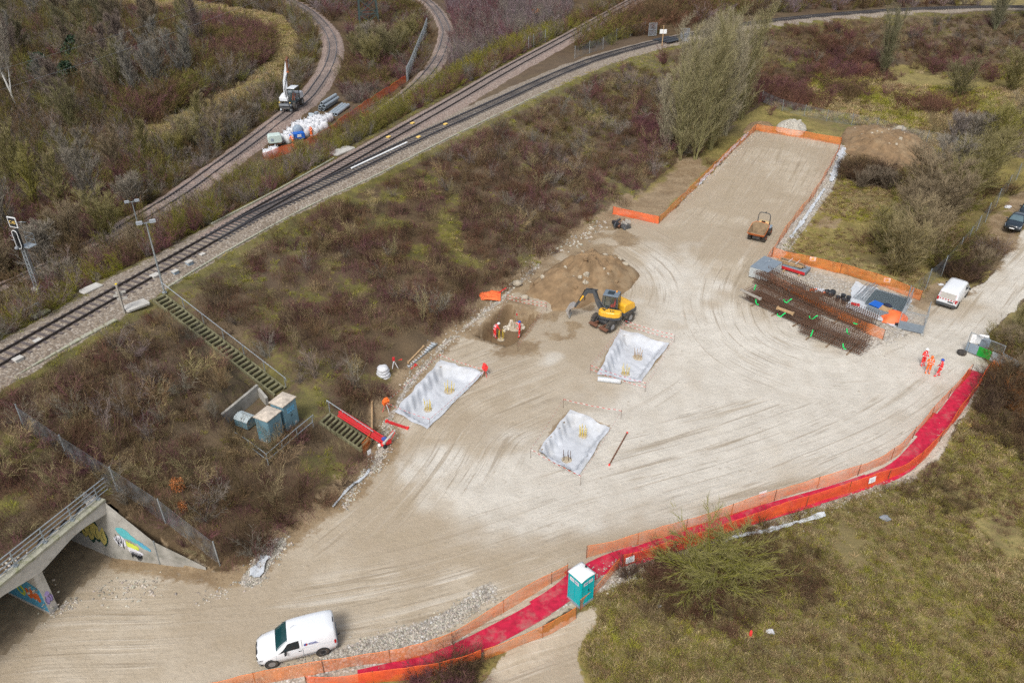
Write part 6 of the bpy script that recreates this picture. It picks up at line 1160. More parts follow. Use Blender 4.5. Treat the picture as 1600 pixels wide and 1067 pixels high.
# roll of geotextile, timbers, beams
a, b = V3(W(934, 592, .2)), V3(W(970, 596, .2)); t = thing('geotextile_roll', 'white roll of geotextile lying at the edge of the lined pit', 'roll', tuple(a)); mb = MB(); mb.tube([V3((0, 0, 0)), b - a], .22, 14); mb.build('roll', M['tarp_white'], t, False); mb = MB(); d = (b - a).normalized(); mb.tube([-d * .06, (b - a) + d * .06], .07, 8); mb.build('core', M['wood'], t)
def beam(label, p0, p1, w, m, z=.08, name='red_beam', cat='beam', caps=None, group=None):
    a, b = V3(W(*p0, z)), V3(W(*p1, z)); t = thing(name, label, cat, tuple(a), 0, group); mb = MB(); mb.bar((0, 0, 0), b - a, w, w * .8); mb.build('shaft', M[m], t); d = (b - a).normalized()
    for q in ((0, 0, 0), b - a): mb = MB(); q = V3(q); mb.bar(q - d * .06, q + d * .06, w * 1.35, w * 1.2); mb.build('end_cap', M[caps or m], t)
    return t
beam('long red steel beam beside the aluminium ramp', (601, 606), (650, 571), .22, 'red_paint'); beam('short red steel beam at the foot of the bank', (560, 614), (585, 598), .22, 'red_paint'); beam('dark red beam with bright ends below the timber plank', (604, 658), (637, 669), .18, 'red_paint', .08, 'red_beam', 'beam', 'hivis_red'); beam('thin brown stake with red ends lying on the sand', (952, 726), (980, 676), .09, 'rust', .05, 'marking_stake', 'stake', 'hivis_red')
beam('upright looking pale timber plank on the bank foot', (581, 669), (581, 628), .13, 'wood', .5, 'timber_plank', 'plank')
a, b = V3(W(632, 570, .35)), V3(W(676, 533, .35)); t = thing('aluminium_ramp', 'pale aluminium ramp with a plank lying on it', 'ramp', tuple(a)); d = b - a; L_ = d.length; t.rotation_euler = (0, 0, math.atan2(d.y, d.x)); mb = MB()
mb.box((L_ / 2, 0, -.15), (L_, 1.0, .05)); mb.build('deck', M['steel_galv'], t)
for s in (-.5, .5): mb = MB(); mb.box((L_ / 2, s, -.1), (L_, .05, .16)); mb.build('side_rail', M['steel_galv'], t)
for k in range(12): mb = MB(); mb.box((L_ * (k + .5) / 12, 0, -.11), (.06, .95, .03)); mb.build('rung', M['reflective'], t)
p0, p1 = W(637, 567, .35), W(663, 541, .35); beam('bare plank lying on the aluminium ramp', (638, 566), (662, 541), .13, 'wood', .38, 'timber_plank', 'plank')
t = thing('stacked_sacks', 'white plastic wrapped pallet of sacks at the foot of the bank', 'sack pallet', W(600, 595)); mb = MB()
for k in range(5): mb = MB(); mb.ball((0, 0, .22 + .26 * k), (.66 - .04 * k, .60 - .02 * k, .27), 16, 7, None, .09); mb.build('sack_layer', M['bag_white'], t, True)
for k in range(3): mb = MB(); mb.box((random.uniform(-.3, .3), random.uniform(-.3, .3), 1.42), (.28, .2, .02), random.random() * 3); mb.build('blue_print', M['sign_blue'], t)
mb = MB(); mb.box((0, 0, .05), (1.15, 1.0, .1)); mb.build('pallet', M['wood'], t)
t = thing('laser_tripod', 'surveying tripod with a red laser head beside the sacks', 'tripod', W(617, 582)); 
for a in (0, 2.1, 4.2): mb = MB(); mb.bar((0, 0, 1.25), (.5 * math.cos(a), .5 * math.sin(a), 0), .045); mb.build('leg', M['reflective'], t)
mb = MB(); mb.box((0, 0, 1.4), (.2, .2, .28)); mb.build('laser_head', M['red_paint'], t)
t = thing('tool_case', 'red tool case lying open beside the tripod', 'case', W(625, 574), R(30)); mb = MB(); mb.box((0, 0, .15), (.75, .5, .3)); bevel(mb.build('case', M['hivis_red'], t), .04); mb = MB(); mb.box((.05, .35, .3), (.7, .1, .45), 0, R(-20)); mb.build('lid', M['hivis_red'], t); mb = MB(); mb.box((.1, -.27, .15), (.3, .05, .06)); mb.build('handle', M['black_plastic'], t)
# red barrier sections on the lower stairs' railing
a, b = V3(W(529, 645, 1.9)), V3(W(600, 690, .45))
t = thing('red_tubes', 'bundle of long red tubes lying along the short stairs', 'tube bundle', tuple(a), 0)
for k in range(6): off = V3((.05 * (k % 3), .13 * (k - 2.5), .06 * (k % 2))); mb = MB(); mb.tube([off, (b - a) * random.uniform(.92, 1.02) + off], .065, 7); mb.build('tube', M['red_paint'], t)
t = thing('trench_rammer', 'red site machine with blue motor at the foot of the short stairs', 'machine', W(603, 695), R(40)); mb = MB(); mb.box((0, 0, .25), (.8, .45, .3)); bevel(mb.build('housing', M['hivis_red'], t), .05); mb = MB(); mb.lathe([(.2, 0), (.2, .3)], 12, (-.1, 0, .4)); mb.build('motor', M['sign_blue'], t)
for s in (-1, 1): mb = MB(); mb.lathe([(.16, -.06), (.16, .06)], 12, (-.25, s * .3, .16), 'Y'); mb.build('wheel', M['black_plastic'], t)
mb = MB(); mb.tube([(.35, -.2, .4), (.8, -.15, .9), (.8, .15, .9), (.35, .2, .4)], .03, 6); mb.build('handle', M['red_paint'], t); mb = MB(); mb.ball((-.5, .1, .18), .14); mb.build('white_cap', M['white_plastic'], t)
beam('pale plank leaning across the red machine', (600, 692), (616, 674), .14, 'concrete_pale', .75, 'timber_plank', 'plank')
net('rusty orange net hung across the foot of the short stairs', [(568, 712), (581, 692)], 1.2, every=4); p = W(575, 705, .75); t = thing('notice', 'small white notice on the net below the short stairs', 'notice', p, R(50), 'notices on the nets'); mb = MB(); mb.box((0, -.14, 0), (.34, .02, .42)); mb.build('board', M['white_plastic'], t); mb = MB(); mb.box((0, -.155, .05), (.18, .012, .12)); mb.build('mark', M['spray_pale'], t)
# crumpled orange net heap
c = W(763, 464); t = thing('net_heap', 'crumpled orange net thrown on the bank foot above the pit', 'net heap', c); n = 16; rows = [[(x, y, .12 + .55 * fbm(x * 1.5 + 5, y * 1.5, 1.3, 3, 4) * max(0, 1 - (x * x + y * y * 1.6) / 2.6)) for y in np.linspace(-1.0, 1.0, n)] for x in np.linspace(-1.25, 1.25, n)]; mb = MB(); mb.grid(rows); mb.build('net', M['tarp_orange'], t, False); mb = MB(); mb.bar((.7, .2, .1), (1.8, 1.0, .5), .09); mb.build('red_stake', M['red_paint'], t)
# ---------------------------------------------------------------- heaps of earth and stone
def heap(label, px, H, m, seed, ridge=1.0, name='soil_heap', cat='soil heap', stuff=False, peak=None, rocks=0):
    P = WL(px)[:, :2]; C = P.mean(0) if peak is None else np.array(W(*peak)[:2]); n = 72; ang = []; 
    from math import atan2
    Q = smooth_line(np.vstack([np.c_[P, np.zeros(len(P))], [[*P[0], 0]]]), .4, 2)[:, :2]; rows = []; K = 26; step = max(1, len(Q) // n); Q = Q[::step]
    for k in range(K + 1):
        r = k / K; row = []
        for q in Q:
            p = C + (q - C) * r * (1 + .5 * (fbm(q[0], q[1], .35, 3, seed + 7) - .5)); prof = (1 - r) ** 1.0 * (1 - .25 * (1 - r)) + .0; z = H * prof * 1.25; z += (fbm(p[0], p[1], .7, 4, seed) - .5) * 1.7 * min(1, H / 1.5) * math.sin(math.pi * min(1, r + .12)) + (fbm(p[0], p[1], 2.4, 3, seed + 1) - .5) * .5 * (r < .98); row.append((p[0] - C[0], p[1] - C[1], z if k < K else -.25))
        rows.append(row)
    mb = MB(); mb.grid(rows, closed=True); t = thing(name, label, cat, (C[0], C[1], -.02)); mb.build('earth', M[m], t, True)
    if rocks:
        for k in range(rows and rocks):
            a = RNG.integers(4, K - 2); q = rows[a][RNG.integers(0, len(Q))]; mb = MB(); mb.ball(q, float(RNG.uniform(.10, .34)), 6, 4, None, .25); mb.build('clod', M[m + '_pale'] if k % 3 else M[m], t)
    return t
mk('earth', (.225, .148, .080), .95, 0, .32, 1.1, .7, dirt=((.33, .25, .155), .8)); mk('earth_pale', (.40, .35, .27), .95, 0, .15, 3); mk('gravel_heap', (.42, .39, .33), .95, 0, .35, 8, .7); mk('gravel_heap_pale', (.5, .48, .43), .9)
heap('large heap of brown earth behind the yellow excavator', [(812, 455), (838, 478), (880, 492), (930, 480), (968, 470), (1000, 442), (992, 410), (950, 402), (900, 404), (850, 420)], 3.1, 'earth', 3, rocks=40, peak=(925, 432))
heap('long brown spoil heap beyond the end of the sand pad', [(1320, 235), (1350, 262), (1400, 268), (1450, 250), (1460, 228), (1420, 205), (1350, 193), (1316, 203)], 1.9, 'earth', 9, rocks=22); heap('grey stone heap behind the far net', [(1212, 206), (1240, 213), (1262, 208), (1258, 193), (1235, 187), (1214, 194)], 1.3, 'gravel_heap', 14, name='stone_heap', cat='stone heap', rocks=12)
heap('low brown earth bank at the corner of the sand pad', [(1165, 205), (1190, 207), (1212, 203), (1200, 190), (1170, 190)], .7, 'earth', 19)
for k, (px, py, s, lb) in enumerate(((808, 447, .45, 'single tan boulder beside the crumpled orange net'), (976, 428, .35, 'single boulder on the flank of the big earth heap'), (1405, 207, .8, 'long pale boulder on the far spoil heap'), (820, 468, .35, 'pale rock at the back edge of the open pit'))):
    mb = MB(); mb.ball((0, 0, s * .5), (s * 1.2, s * .85, s * .7), 10, 7, None, .14); o = mb.build('boulder', M['earth_pale'], None, True); o.location = (*W(px, py)[:2], (1.0 if k == 1 else .1)); tag(o, lb, 'boulder')
# scrap heap of machine parts
t = thing('scrap_heap', 'dark heap of machine attachments at the corner of the sand pad', 'scrap heap', W(967, 355), R(30))
for k in range(14): mb = MB(); mb.box((random.gauss(0, .7), random.gauss(0, .45), .18 + random.random() * .4), (random.uniform(.4, 1.2), random.uniform(.15, .4), random.uniform(.15, .45)), random.random() * 3, random.gauss(0, .4), random.gauss(0, .4)); bevel(mb.build('scrap_piece', M[random.choice(('steel_dark', 'rust', 'machine_grey', 'wood_grey'))], t), .03, 1)
mb = MB(); mb.prism([(0, .1), (.3, .5), (.9, .45), (1.1, .1), (.6, -.05)], 'Y', -1.0, -.2); mb.build('spare_bucket', M['machine_grey'], t)
# ---------------------------------------------------------------- rebar cages
def cage(p0, p1, wd, h, label, zb=.25, dx=.20, prong=True):
    a, b = V3(W(*p0)), V3(W(*p1)); L_ = (b - a).length; t = thing('rebar_cage', label, 'rebar cage', (a.x, a.y, 0), yaw(a, b), 'rebar cages in the yard'); r = .019
    mb = MB(); n = int(L_ / dx)
    for k in range(n + 1):
        x = L_ * k / n; q = random.uniform(-.03, .03)
        mb.bar((x, 0, zb), (x, wd, zb), r * 2); mb.bar((x, 0, zb + h), (x + q, wd, zb + h), r * 2); mb.bar((x, 0, zb), (x + q, 0, zb + h + (.35 if prong else 0)), r * 2, up=(1, 0, 0)); mb.bar((x, wd, zb), (x + q, wd, zb + h + (.35 if prong else 0)), r * 2, up=(1, 0, 0)); mb.bar((x, wd / 2, zb), (x, wd / 2, zb + h), r * 2, up=(1, 0, 0))
    o = mb.build('stirrups', M['rebar'], t); o['kind'] = 'stuff'; mb = MB()
    for z in (zb, zb + h * .5, zb + h):
        for y in np.linspace(0, wd, 8 if z != zb + h * .5 else 2): mb.bar((-.35 + random.uniform(-.2, .1), y, z + .02), (L_ + .3 + random.uniform(-.1, .2), y, z + .02), r * 2.2)
    o = mb.build('longitudinal_bars', M['rebar'], t); o['kind'] = 'stuff'
    for x in (.15, .5, .85): mb = MB(); mb.bar((L_ * x, -.5, .06), (L_ * x, wd + .4, .06), .11); mb.build('bearer', M['wood_old'], t)
    return t
cage((1165, 470), (1258, 515), 2.2, .85, 'rebar cage lying at the front of the yard nearest the dumper', prong=False, dx=.16)
cage((1250, 523), (1340, 557), 2.1, 1.0, 'rebar cage at the front of the yard nearest the road', prong=False)
cage((1178, 445), (1262, 484), 2.0, 1.0, 'rear rebar cage in front of the grey panel stacks'); cage((1264, 486), (1350, 522), 2.0, 1.0, 'rear rebar cage with upright bars ending at the orange net')
def strap(px, py, z, pts, label):
    t = W(px, py, z); mb = MB(); mb.tube([V3(q) for q in pts], .05, 6); o = mb.build('lifting_strap', M['green_strap']); o.location = t; tag(o, label, 'strap', 'green straps on the rebar cages')
S1 = [(0, 0, .3), (.05, -.1, .0), (.2, -.1, -.2), (.35, -.05, -.25)]; S2 = [(-.3, 0, .25), (-.2, .1, 0), (.05, .05, -.1), (.3, .0, .25), (.45, 0, .35)]; S3 = [(0, 0, .35), (-.03, 0, 0), (-.1, -.05, -.3)]
for k, (px, py, z, s, lb) in enumerate(((1180, 450, 1.25, S3, 'green strap hanging at the dumper end of the cages'), (1180, 472, 1.15, S1, 'green strap near the plank at the dumper end'), (1229, 472, 1.25, S2, 'green strap coiled on the middle of the cages'), (1219, 494, 1.1, S2, 'green strap low on the front cage'), (1269, 498, 1.25, S2, 'green strap shaped like a tick at the joint of the cages'), (1269, 521, 1.3, S3, 'green strap hanging on the front road side cage'), (1322, 518, 1.3, S1, 'green strap on the rear road side cage'), (1316, 541, 1.3, S1, 'green strap at the road end of the front cage'), (1333, 506, 1.3, [(0, 0, .1), (.2, 0, 0), (.4, .05, -.05)], 'short green strap near the orange net end'))): strap(px, py, z, s, lb)
beam('pale plank lying on the cages at the dumper end', (1158, 453), (1188, 467), .2, 'wood_grey', 1.2, 'timber_plank', 'plank'); beam('tan plank lying on the cages at their middle', (1215, 481), (1239, 490), .22, 'wood', 1.2, 'timber_plank', 'plank')
# ---------------------------------------------------------------- stores of the yard
def stack(p0, p1, dep, h, n, m, label, top, name='panel_stack'):
    a, b = V3(W(*p0)), V3(W(*p1)); L_ = (b - a).length; t = thing(name, label, 'stack', tuple(a), yaw(a, b), 'stacks in the yard')
    for k in range(n): mb = MB(); mb.box((L_ / 2 + random.uniform(-.02, .02), dep / 2 + random.uniform(-.02, .02), .12 + h * (k + .5) / n), (L_, dep, h / n * .82)); mb.build('panel', M[m], t)
    mb = MB(); mb.box((L_ / 2, dep / 2, .14 + h), (L_ + .03, dep + .03, .04)); mb.build('cover_sheet', M[top], t)
    for x in (.2, .8): mb = MB(); mb.box((L_ * x, dep / 2, .06), (.1, dep, .12)); mb.build('bearer', M['wood'], t)
    return t
mk('foam_panel', (.50, .53, .53), .7, 0, .1, 4); mk('slate_top', (.19, .23, .27), .6, 0, .15, 3)
stack((1197, 443), (1219, 427), 1.15, 1.15, 8, 'foam_panel', 'grey insulation panel stack with dark top, the one farther from the net', 'slate_top'); stack((1181, 437), (1203, 420), .85, 1.1, 8, 'foam_panel', 'grey insulation panel stack with dark top, the one touching the net', 'slate_top')
mb = MB(); mb.ball((0, 0, .3), (.75, .5, .4), 12, 7, None, .16); o = mb.build('white_sack', M['bag_white'], None, True); o.location = W(1200, 417, .55); tag(o, 'white sack lying behind the grey panel stacks', 'sack')
a, b = V3(W(1220, 420)), V3(W(1256, 431)); t = thing('timber_pile', 'pile of tan timbers strapped together beside the yard net', 'timber pile', tuple(a), yaw(a, b)); L_ = (b - a).length
for k in range(16): mb = MB(); x0 = random.uniform(-.9, .1); mb.box((L_ * .4 + x0 * .5, .25 + .16 * (k % 6), .62 + .12 * (k // 6)), (L_ * random.uniform(.8, 1.1), .13, .09), random.uniform(-.06, .06)); mb.build('timber', M[random.choice(('wood', 'wood_old', 'wood'))], t)
for x in (.25, .55): mb = MB(); mb.box((L_ * x, .65, .98), (.05, 1.2, .02)); mb.build('strap', M['reflective'], t)
t = thing('formwork_box', 'dark tray with a red rim under the timber pile', 'tray', tuple(a + V3((0, 0, 0))), yaw(a, b)); mb = MB(); mb.box((L_ * .55, .55, .36), (L_ * 1.0, 1.6, .3)); mb.build('tray', M['slate_top'], t); mb = MB(); mb.box((L_ * .55, -.27, .36), (L_ * 1.0, .04, .3)); mb.build('red_rim', M['red_paint'], t)
for x in (.2, .85): mb = MB(); mb.box((L_ * x, .4, .1), (.14, 2.0, .16)); mb.build('bearer', M['wood'], t)
def crate(px, py, rz, label):
    t = thing('mesh_crate', label, 'crate', W(px, py), rz); mb = MB(); w, d, h = 1.3, 1.0, .8
    for x in (0, w):
        for y in (0, d): mb.bar((x, y, 0), (x, y, h), .06, .06, up=(1, 0, 0))
    for z in (.1, .35, .6, h): mb.bar((0, 0, z), (w, 0, z), .045); mb.bar((0, d, z), (w, d, z), .045); mb.bar((0, 0, z), (0, d, z), .045); mb.bar((w, 0, z), (w, d, z), .045)
    for k in range(1, 8): mb.bar((w * k / 8, 0, .1), (w * k / 8, 0, h), .03, up=(1, 0, 0)); mb.bar((w, d * k / 8, .1), (w, d * k / 8, h), .03, up=(0, 1, 0)); mb.bar((w * k / 8, d, .1), (w * k / 8, d, h), .03, up=(1, 0, 0)); mb.bar((0, d * k / 8, .1), (0, d * k / 8, h), .03, up=(0, 1, 0))
    mb.build('cage', M['steel_galv'], t); mb = MB(); mb.box((w / 2, d / 2, .38), (w * .94, d * .94, .55)); mb.build('fill', M['earth'], t)
crate(1231, 458, R(-40), 'galvanised mesh crate filled with stones behind the rebar cages')
t = thing('pallet_pile', 'brown pallets with ribbed boards behind the cages', 'pallet pile', W(1268, 465), R(-32))
for k in range(2): mb = MB(); mb.box((0, 0, .1 + .16 * k), (1.3, 1.1, .12), R(6 * k)); mb.build('pallet', M['wood_old'], t)
for k in range(9): mb = MB(); mb.box((-.5 + .13 * k, 0, .36), (.07, 1.0, .06)); mb.build('slat', M['rust'], t)
t = thing('spill_kit', 'white sheet and orange rolls lying on the brown pallets', 'rolls', W(1272, 458, .4), R(-32)); mb = MB(); mb.tube([(-.5, .1, .15), (.1, .45, .2)], .14, 10); mb.build('orange_roll', M['tarp_orange'], t); mb = MB(); mb.prism([(.0, .1), (.85, .35), (.7, .95), (-.3, .75)], 'Z', .1, .25); mb.build('white_sheet', M['bag_white'], t); mb = MB(); mb.tube([(.6, -.1, .1), (.9, .5, .1)], .1, 8); mb.build('orange_bag', M['tarp_orange'], t)
for px, py, s, lb in ((1297, 462, .62, 'black plastic sack pile, the one next to the pallets'), (1311, 469, .5, 'black buckets with lids, first of the pair'), (1321, 473, .5, 'black buckets with lids, nearer the plastic sheet')):
    t = thing('black_sack', lb, 'sack', W(px, py), random.random(), 'black containers in the yard')
    for k in range(4 if 'sack' in lb else 2): mb = MB(); mb.ball((random.uniform(-.35, .35), random.uniform(-.25, .25), s * .55), (s * .6, s * .5, s * .6), 10, 7, None, .12) if 'sack' in lb else mb.lathe([(s * .36, 0), (s * .46, s * 1.0), (s * .5, s * 1.02), (s * .5, s * 1.15)], 14, (k * .75 - .35, random.uniform(-.1, .1), 0)); mb.build('sack' if 'sack' in lb else 'bucket', M['bag_black'], t, 'sack' in lb)
t = thing('brick_pack', 'small red block pack at the edge of the plastic sheet', 'pack', W(1331, 477), R(-25))
for k in range(6): mb = MB(); mb.box((.28 * (k % 3), .2 * (k // 3), .1), (.25, .18, .18)); mb.build('block', M['red_paint'], t)
# plastic sheet with steel mesh panels and bars
A, B, C, D = [np.array(W(*q)) for q in ((1336, 441), (1424, 470), (1400, 512), (1322, 482))]; n = 30; rows = [[tuple((A * (1 - u) + B * u) * (1 - v) + (D * (1 - u) + C * u) * v - A + np.array([(fbm(u * 7, v * 7, 1, 2, 4) - .5) * .7 * (1 - min(1, 8 * min(u, v, 1 - u, 1 - v))), (fbm(u * 7 + 3, v * 7, 1, 2, 5) - .5) * .7 * (1 - min(1, 8 * min(u, v, 1 - u, 1 - v))), .05 + .16 * abs(fbm(u * 9, v * 9, 1, 3, 6) - .5) + .35 * max(0, .12 - v) * (1 + math.sin(u * 20))])) for v in np.linspace(0, 1, n)] for u in np.linspace(0, 1, n)]
mb = MB(); mb.grid(rows); o = mb.build('plastic_sheet', M['tarp_white'], None, True); o.location = tuple(A); tag(o, 'large wrinkled white plastic sheet spread in the storage yard', 'plastic sheet')
a, b = V3(W(1352, 474, .25)), V3(W(1406, 490, .25)); ya = yaw(a, b); L_ = (b - a).length; t = thing('mesh_panel_stack', 'stack of dark steel mesh panels on the white plastic sheet', 'stack', tuple(a), ya)
for q in range(4):
    mb = MB(); z = .07 * q
    for k in range(17): mb.bar((L_ * k / 16, 0, z), (L_ * k / 16, 3.3, z), .03)
    for k in range(20): mb.bar((0, 3.3 * k / 19, z + .02), (L_, 3.3 * k / 19, z + .02), .03)
    mb.build('mesh_panel', mk('mesh_grey', (.16, .20, .22), .5, .4) if 'mesh_grey' not in M else M['mesh_grey'], t)
a, b = V3(W(1333, 465, .2)), V3(W(1357, 441, .2)); t = thing('steel_bars', 'loose bundle of grey steel tubes on the white sheet', 'tube bundle', tuple(a), yaw(a, b))
for k in range(9): mb = MB(); s = random.uniform(-.1, .1); mb.tube([(0, -.14 * k, .04 + s * .2), ((b - a).length * random.uniform(.85, 1.1), -.14 * k + s * 3, .06)], .035, 6); mb.build('tube', M['steel_galv'], t)
t = thing('skip_box', 'grey ribbed box with blue lid boards and planks inside', 'box', W(1353, 484), yaw(W(1353, 484), W(1382, 496))); mb = MB(); w, d, h = 2.3, 1.3, .6
for q in (((w / 2, 0, h / 2), (w, .06, h)), ((w / 2, d, h / 2), (w, .06, h)), ((0, d / 2, h / 2), (.06, d, h)), ((w, d / 2, h / 2), (.06, d, h)), ((w / 2, d / 2, .05), (w, d, .06))): mb.box(*q)
mb.build('box', M['slate_top'], t)
for k in range(4): mb = MB(); mb.box((w / 2, -.05, .12 + .13 * k), (w, .05, .05)); mb.build('rib', M['steel_galv'], t)
mb = MB(); mb.box((.6, d * .55, h + .02), (1.1, d * .9, .05)); mb.build('blue_board', M['blue'], t); mb = MB(); mb.box((1.6, d * .4, h + .03), (1.0, d * .8, .05), R(8)); mb.build('plank', M['wood'], t); mb = MB(); mb.ball((1.5, d * .85, h + .12), (.42, .28, .18), 10, 6, None, .15); mb.build('dark_sack', M['navy'], t, True)
c = W(1397, 499); t = thing('orange_tarpaulin', 'orange red tarpaulin heaped over goods beside the mesh cage', 'tarpaulin', c, R(-20)); n = 16; rows = [[(x * (1 + .1 * math.sin(3 * y)), y, .05 + .75 * max(0, 1 - (abs(x) / 1.1) ** 3) * max(0, 1 - (abs(y) / 1.1) ** 3) * (.8 + .3 * fbm(x + 3, y, 1.5, 2, 7))) for y in np.linspace(-1.1, 1.1, n)] for x in np.linspace(-1.15, 1.15, n)]; mb = MB(); mb.grid(rows); mb.build('tarpaulin', M['tarp_orange'], t, True); mb = MB(); mb.box((.2, -1.25, .15), (.4, .25, .3)); mb.build('ballast_block', M['bag_black'], t)
# fence cage at the yard corner and the road gate
def heras(label, a, b, h, blocks, panel_m='wire_mesh', solid=None, name='fence_panel', group='mobile fence panels'):
    a, b = V3(a), V3(b); L_ = (b - a).length; t = thing(name, label, 'fence panel', tuple(a), yaw(a, b), group); mb = MB()
    for x in (0, L_): mb.bar((x, 0, 0), (x, 0, h), .06, .06, up=(1, 0, 0))
    for z in (.15, h): mb.bar((0, 0, z), (L_, 0, z), .05)
    mb.build('frame', M['steel_galv'], t); mb = MB(); mb.grid([[(x, .015, z) for z in (.15, h)] for x in (0, L_)]); mb.build('wire_mesh', M[panel_m], t)
    for x in blocks: mb = MB(); mb.box((L_ * x, 0, .07), (.28, .75, .14)); bevel(mb.build('foot_block', M['concrete'], t), .03)
    if solid:
        for (x0, x1, z0, z1, m_) in solid: mb = MB(); mb.box(((x0 + x1) / 2 * L_, -.03, (z0 + z1) / 2), ((x1 - x0) * L_, .03, z1 - z0)); mb.build('screen_panel', M[m_], t)
    return t
q0, q1, q2, q3 = W(1402, 514), W(1441, 523), W(1420, 478), W(1446, 500)
heras('mesh fence panel of the yard cage facing the tarpaulin', q0, q2, 2.0, (0, 1)); heras('front fence panel with dark lower screen at the yard corner', q0, q1, 2.0, (1,), 'wire_mesh_thin', [(0.02, .98, .12, .95, 'slate_top')]); heras('half open fence panel on the road side of the yard cage', q1, q3, 2.0, ())
g0, g1, g2 = W(1507, 549), W(1560, 571), W(1589, 588)
heras('road gate panel with grey, green and pale screens', g0, g1, 2.0, (0,), 'wire_mesh_thin', [(.01, .34, .15, 1.05, 'grey_blue'), (.345, .72, .15, 1.05, 'green_panel'), (.725, .99, .15, 1.05, 'stripe_panel')]); heras('leaning pale fence panel beyond the road gate', g1, g2, 1.3, (1,), 'stripe_panel')
t = thing('notice_board', 'white notice board fixed behind the road gate', 'notice board', W(1517, 552, .1), R(-18)); mb = MB(); mb.box((.1, .1, 1.45), (.95, .04, .85)); mb.build('board', M['white_plastic'], t); mb = MB(); [mb.box((.1, .07, 1.2 + .12 * k), (.7, .01, .03)) for k in range(5)]; mb.build('print', M['reflective'], t); mb = MB(); mb.bar((-.3, .14, 0), (-.3, .14, 1.85), .05, up=(1, 0, 0)); mb.bar((.5, .14, 0), (.5, .14, 1.85), .05, up=(1, 0, 0)); mb.build('posts', M['steel_galv'], t)
t = thing('letter_box', 'dark grey box on a stand beside the notice board', 'box', W(1532, 552, .1), R(-18)); mb = MB(); mb.box((0, 0, 1.0), (.8, .4, .9)); mb.prism([(-.42, 1.45), (.42, 1.45), (.3, 1.58), (-.3, 1.58)], 'Y', -.22, .22); bevel(mb.build('box', M['slate_top'], t), .03); mb = MB(); mb.box((0, 0, .28), (.5, .3, .56)); mb.build('stand', M['steel_dark'], t); mb = MB(); mb.box((-.2, 0, 1.75), (.75, .2, .14), 0, R(20)); mb.build('solar_lamp', M['white_plastic'], t)
mb = MB(); mb.lathe([(.36, 0), (.40, .12), (.40, .28), (.30, .34)], 16); o = mb.build('tyre_block', M['rubber']); o.location = W(1502, 553); tag(o, 'old tyre lying at the foot of the road gate', 'tyre')
# ---------------------------------------------------------------- stores beside the lower track
ZL = 1.05
def pipes(p0, p1, n, label, r=.28, rows_=1):
    a, b = V3(W(*p0, ZL)), V3(W(*p1, ZL)); t = thing('pipe_bundle', label, 'pipes', tuple(a), yaw(a, b), 'grey pipes by the lower track'); L_ = (b - a).length
    for k in range(n): x = k % rows_; mb = MB(); mb.lathe([(r * .8, 0), (r, 0), (r, L_), (r * .8, L_), (r * .8, 0)], 14, (random.uniform(-.2, .2), -(2 * r + .02) * (k % max(1, n // rows_)) - r * (k // max(1, n // rows_)), r + 1.75 * r * (k // max(1, n // rows_))), 'X', caps=False); mb.build('pipe', M['pipe_grey'], t)
mk('pipe_grey', (.33, .38, .42), .45, .2, .12); pipes((515, 181), (535, 166), 3, 'three grey pipes lying side by side on the grass'); pipes((499, 174), (521, 160), 5, 'stacked bundle of grey pipes next to the white excavator', .28, 2)
t = thing('scrap_fittings', 'heap of grey fittings between pipes and white bags', 'fittings', W(490, 186, ZL))
for k in range(9): mb = MB(); mb.lathe([(.25, -.3), (.3, -.3), (.3, .3), (.25, .3)], 12, (random.gauss(0, .9), random.gauss(0, .6), .3 + .2 * random.random()), random.choice('XYZ')); mb.build('fitting', M['pipe_grey'], t)
def bigbag(px, py, s, label, m='bag_white', z=ZL):
    t = thing('bulk_bag', label, 'bulk bag', W(px, py, z), random.random(), 'white bulk bags by the lower track'); n = 12; rows = []
    for z_, r_ in ((0, .42), (.12, .52), (.5, .56), (.85, .5), (1.0, .34), (1.03, .1)): rows.append([((r_ * s * (1 + .08 * math.sin(4 * a)) * (abs(math.cos(a)) ** .6) * (1 if math.cos(a) > 0 else -1)) + random.uniform(-.03, .03), (r_ * s * (abs(math.sin(a)) ** .6) * (1 if math.sin(a) > 0 else -1)) + random.uniform(-.03, .03), z_ * s * 1.0 + random.uniform(-.02, .02)) for a in np.linspace(0, 6.283, n, endpoint=False)])
    mb = MB(); mb.grid(rows, closed=True); mb.build('sack', M[m], t, True)
    for sx in (-1, 1):
        for sy in (-1, 1): mb = MB(); mb.tube([(sx * .38 * s, sy * .38 * s, .85 * s), (sx * .42 * s, sy * .3 * s, 1.12 * s), (sx * .36 * s, sy * .12 * s, .95 * s)], .03, 5); mb.build('loop', M[m], t)
for k, (px, py, s) in enumerate(((444, 222, 1.0), (450, 217, 1.0), (456, 213, 1.1), (463, 208, 1.1), (470, 214, 1.0), (476, 204, 1.15), (483, 200, 1.15), (490, 197, 1.2), (497, 194, 1.2), (494, 204, 1.15), (501, 200, 1.2), (506, 195, 1.1), (511, 192, 1.0), (500, 208, 1.0), (493, 212, 1.0), (478, 213, 1.0), (464, 203, 1.0), (470, 200, 1.0), (452, 223, 1.1), (486, 206, 1.1), (507, 203, 1.1), (515, 189, 1.0))): bigbag(px, py, s * 1.18, 'full white bulk bag in the long row by the lower track')
bigbag(419, 246, 1.15, 'white bulk bag with blue print lying apart at the end'); bigbag(429, 243, 1.25, 'open topped white bulk bag second from the end of the row')
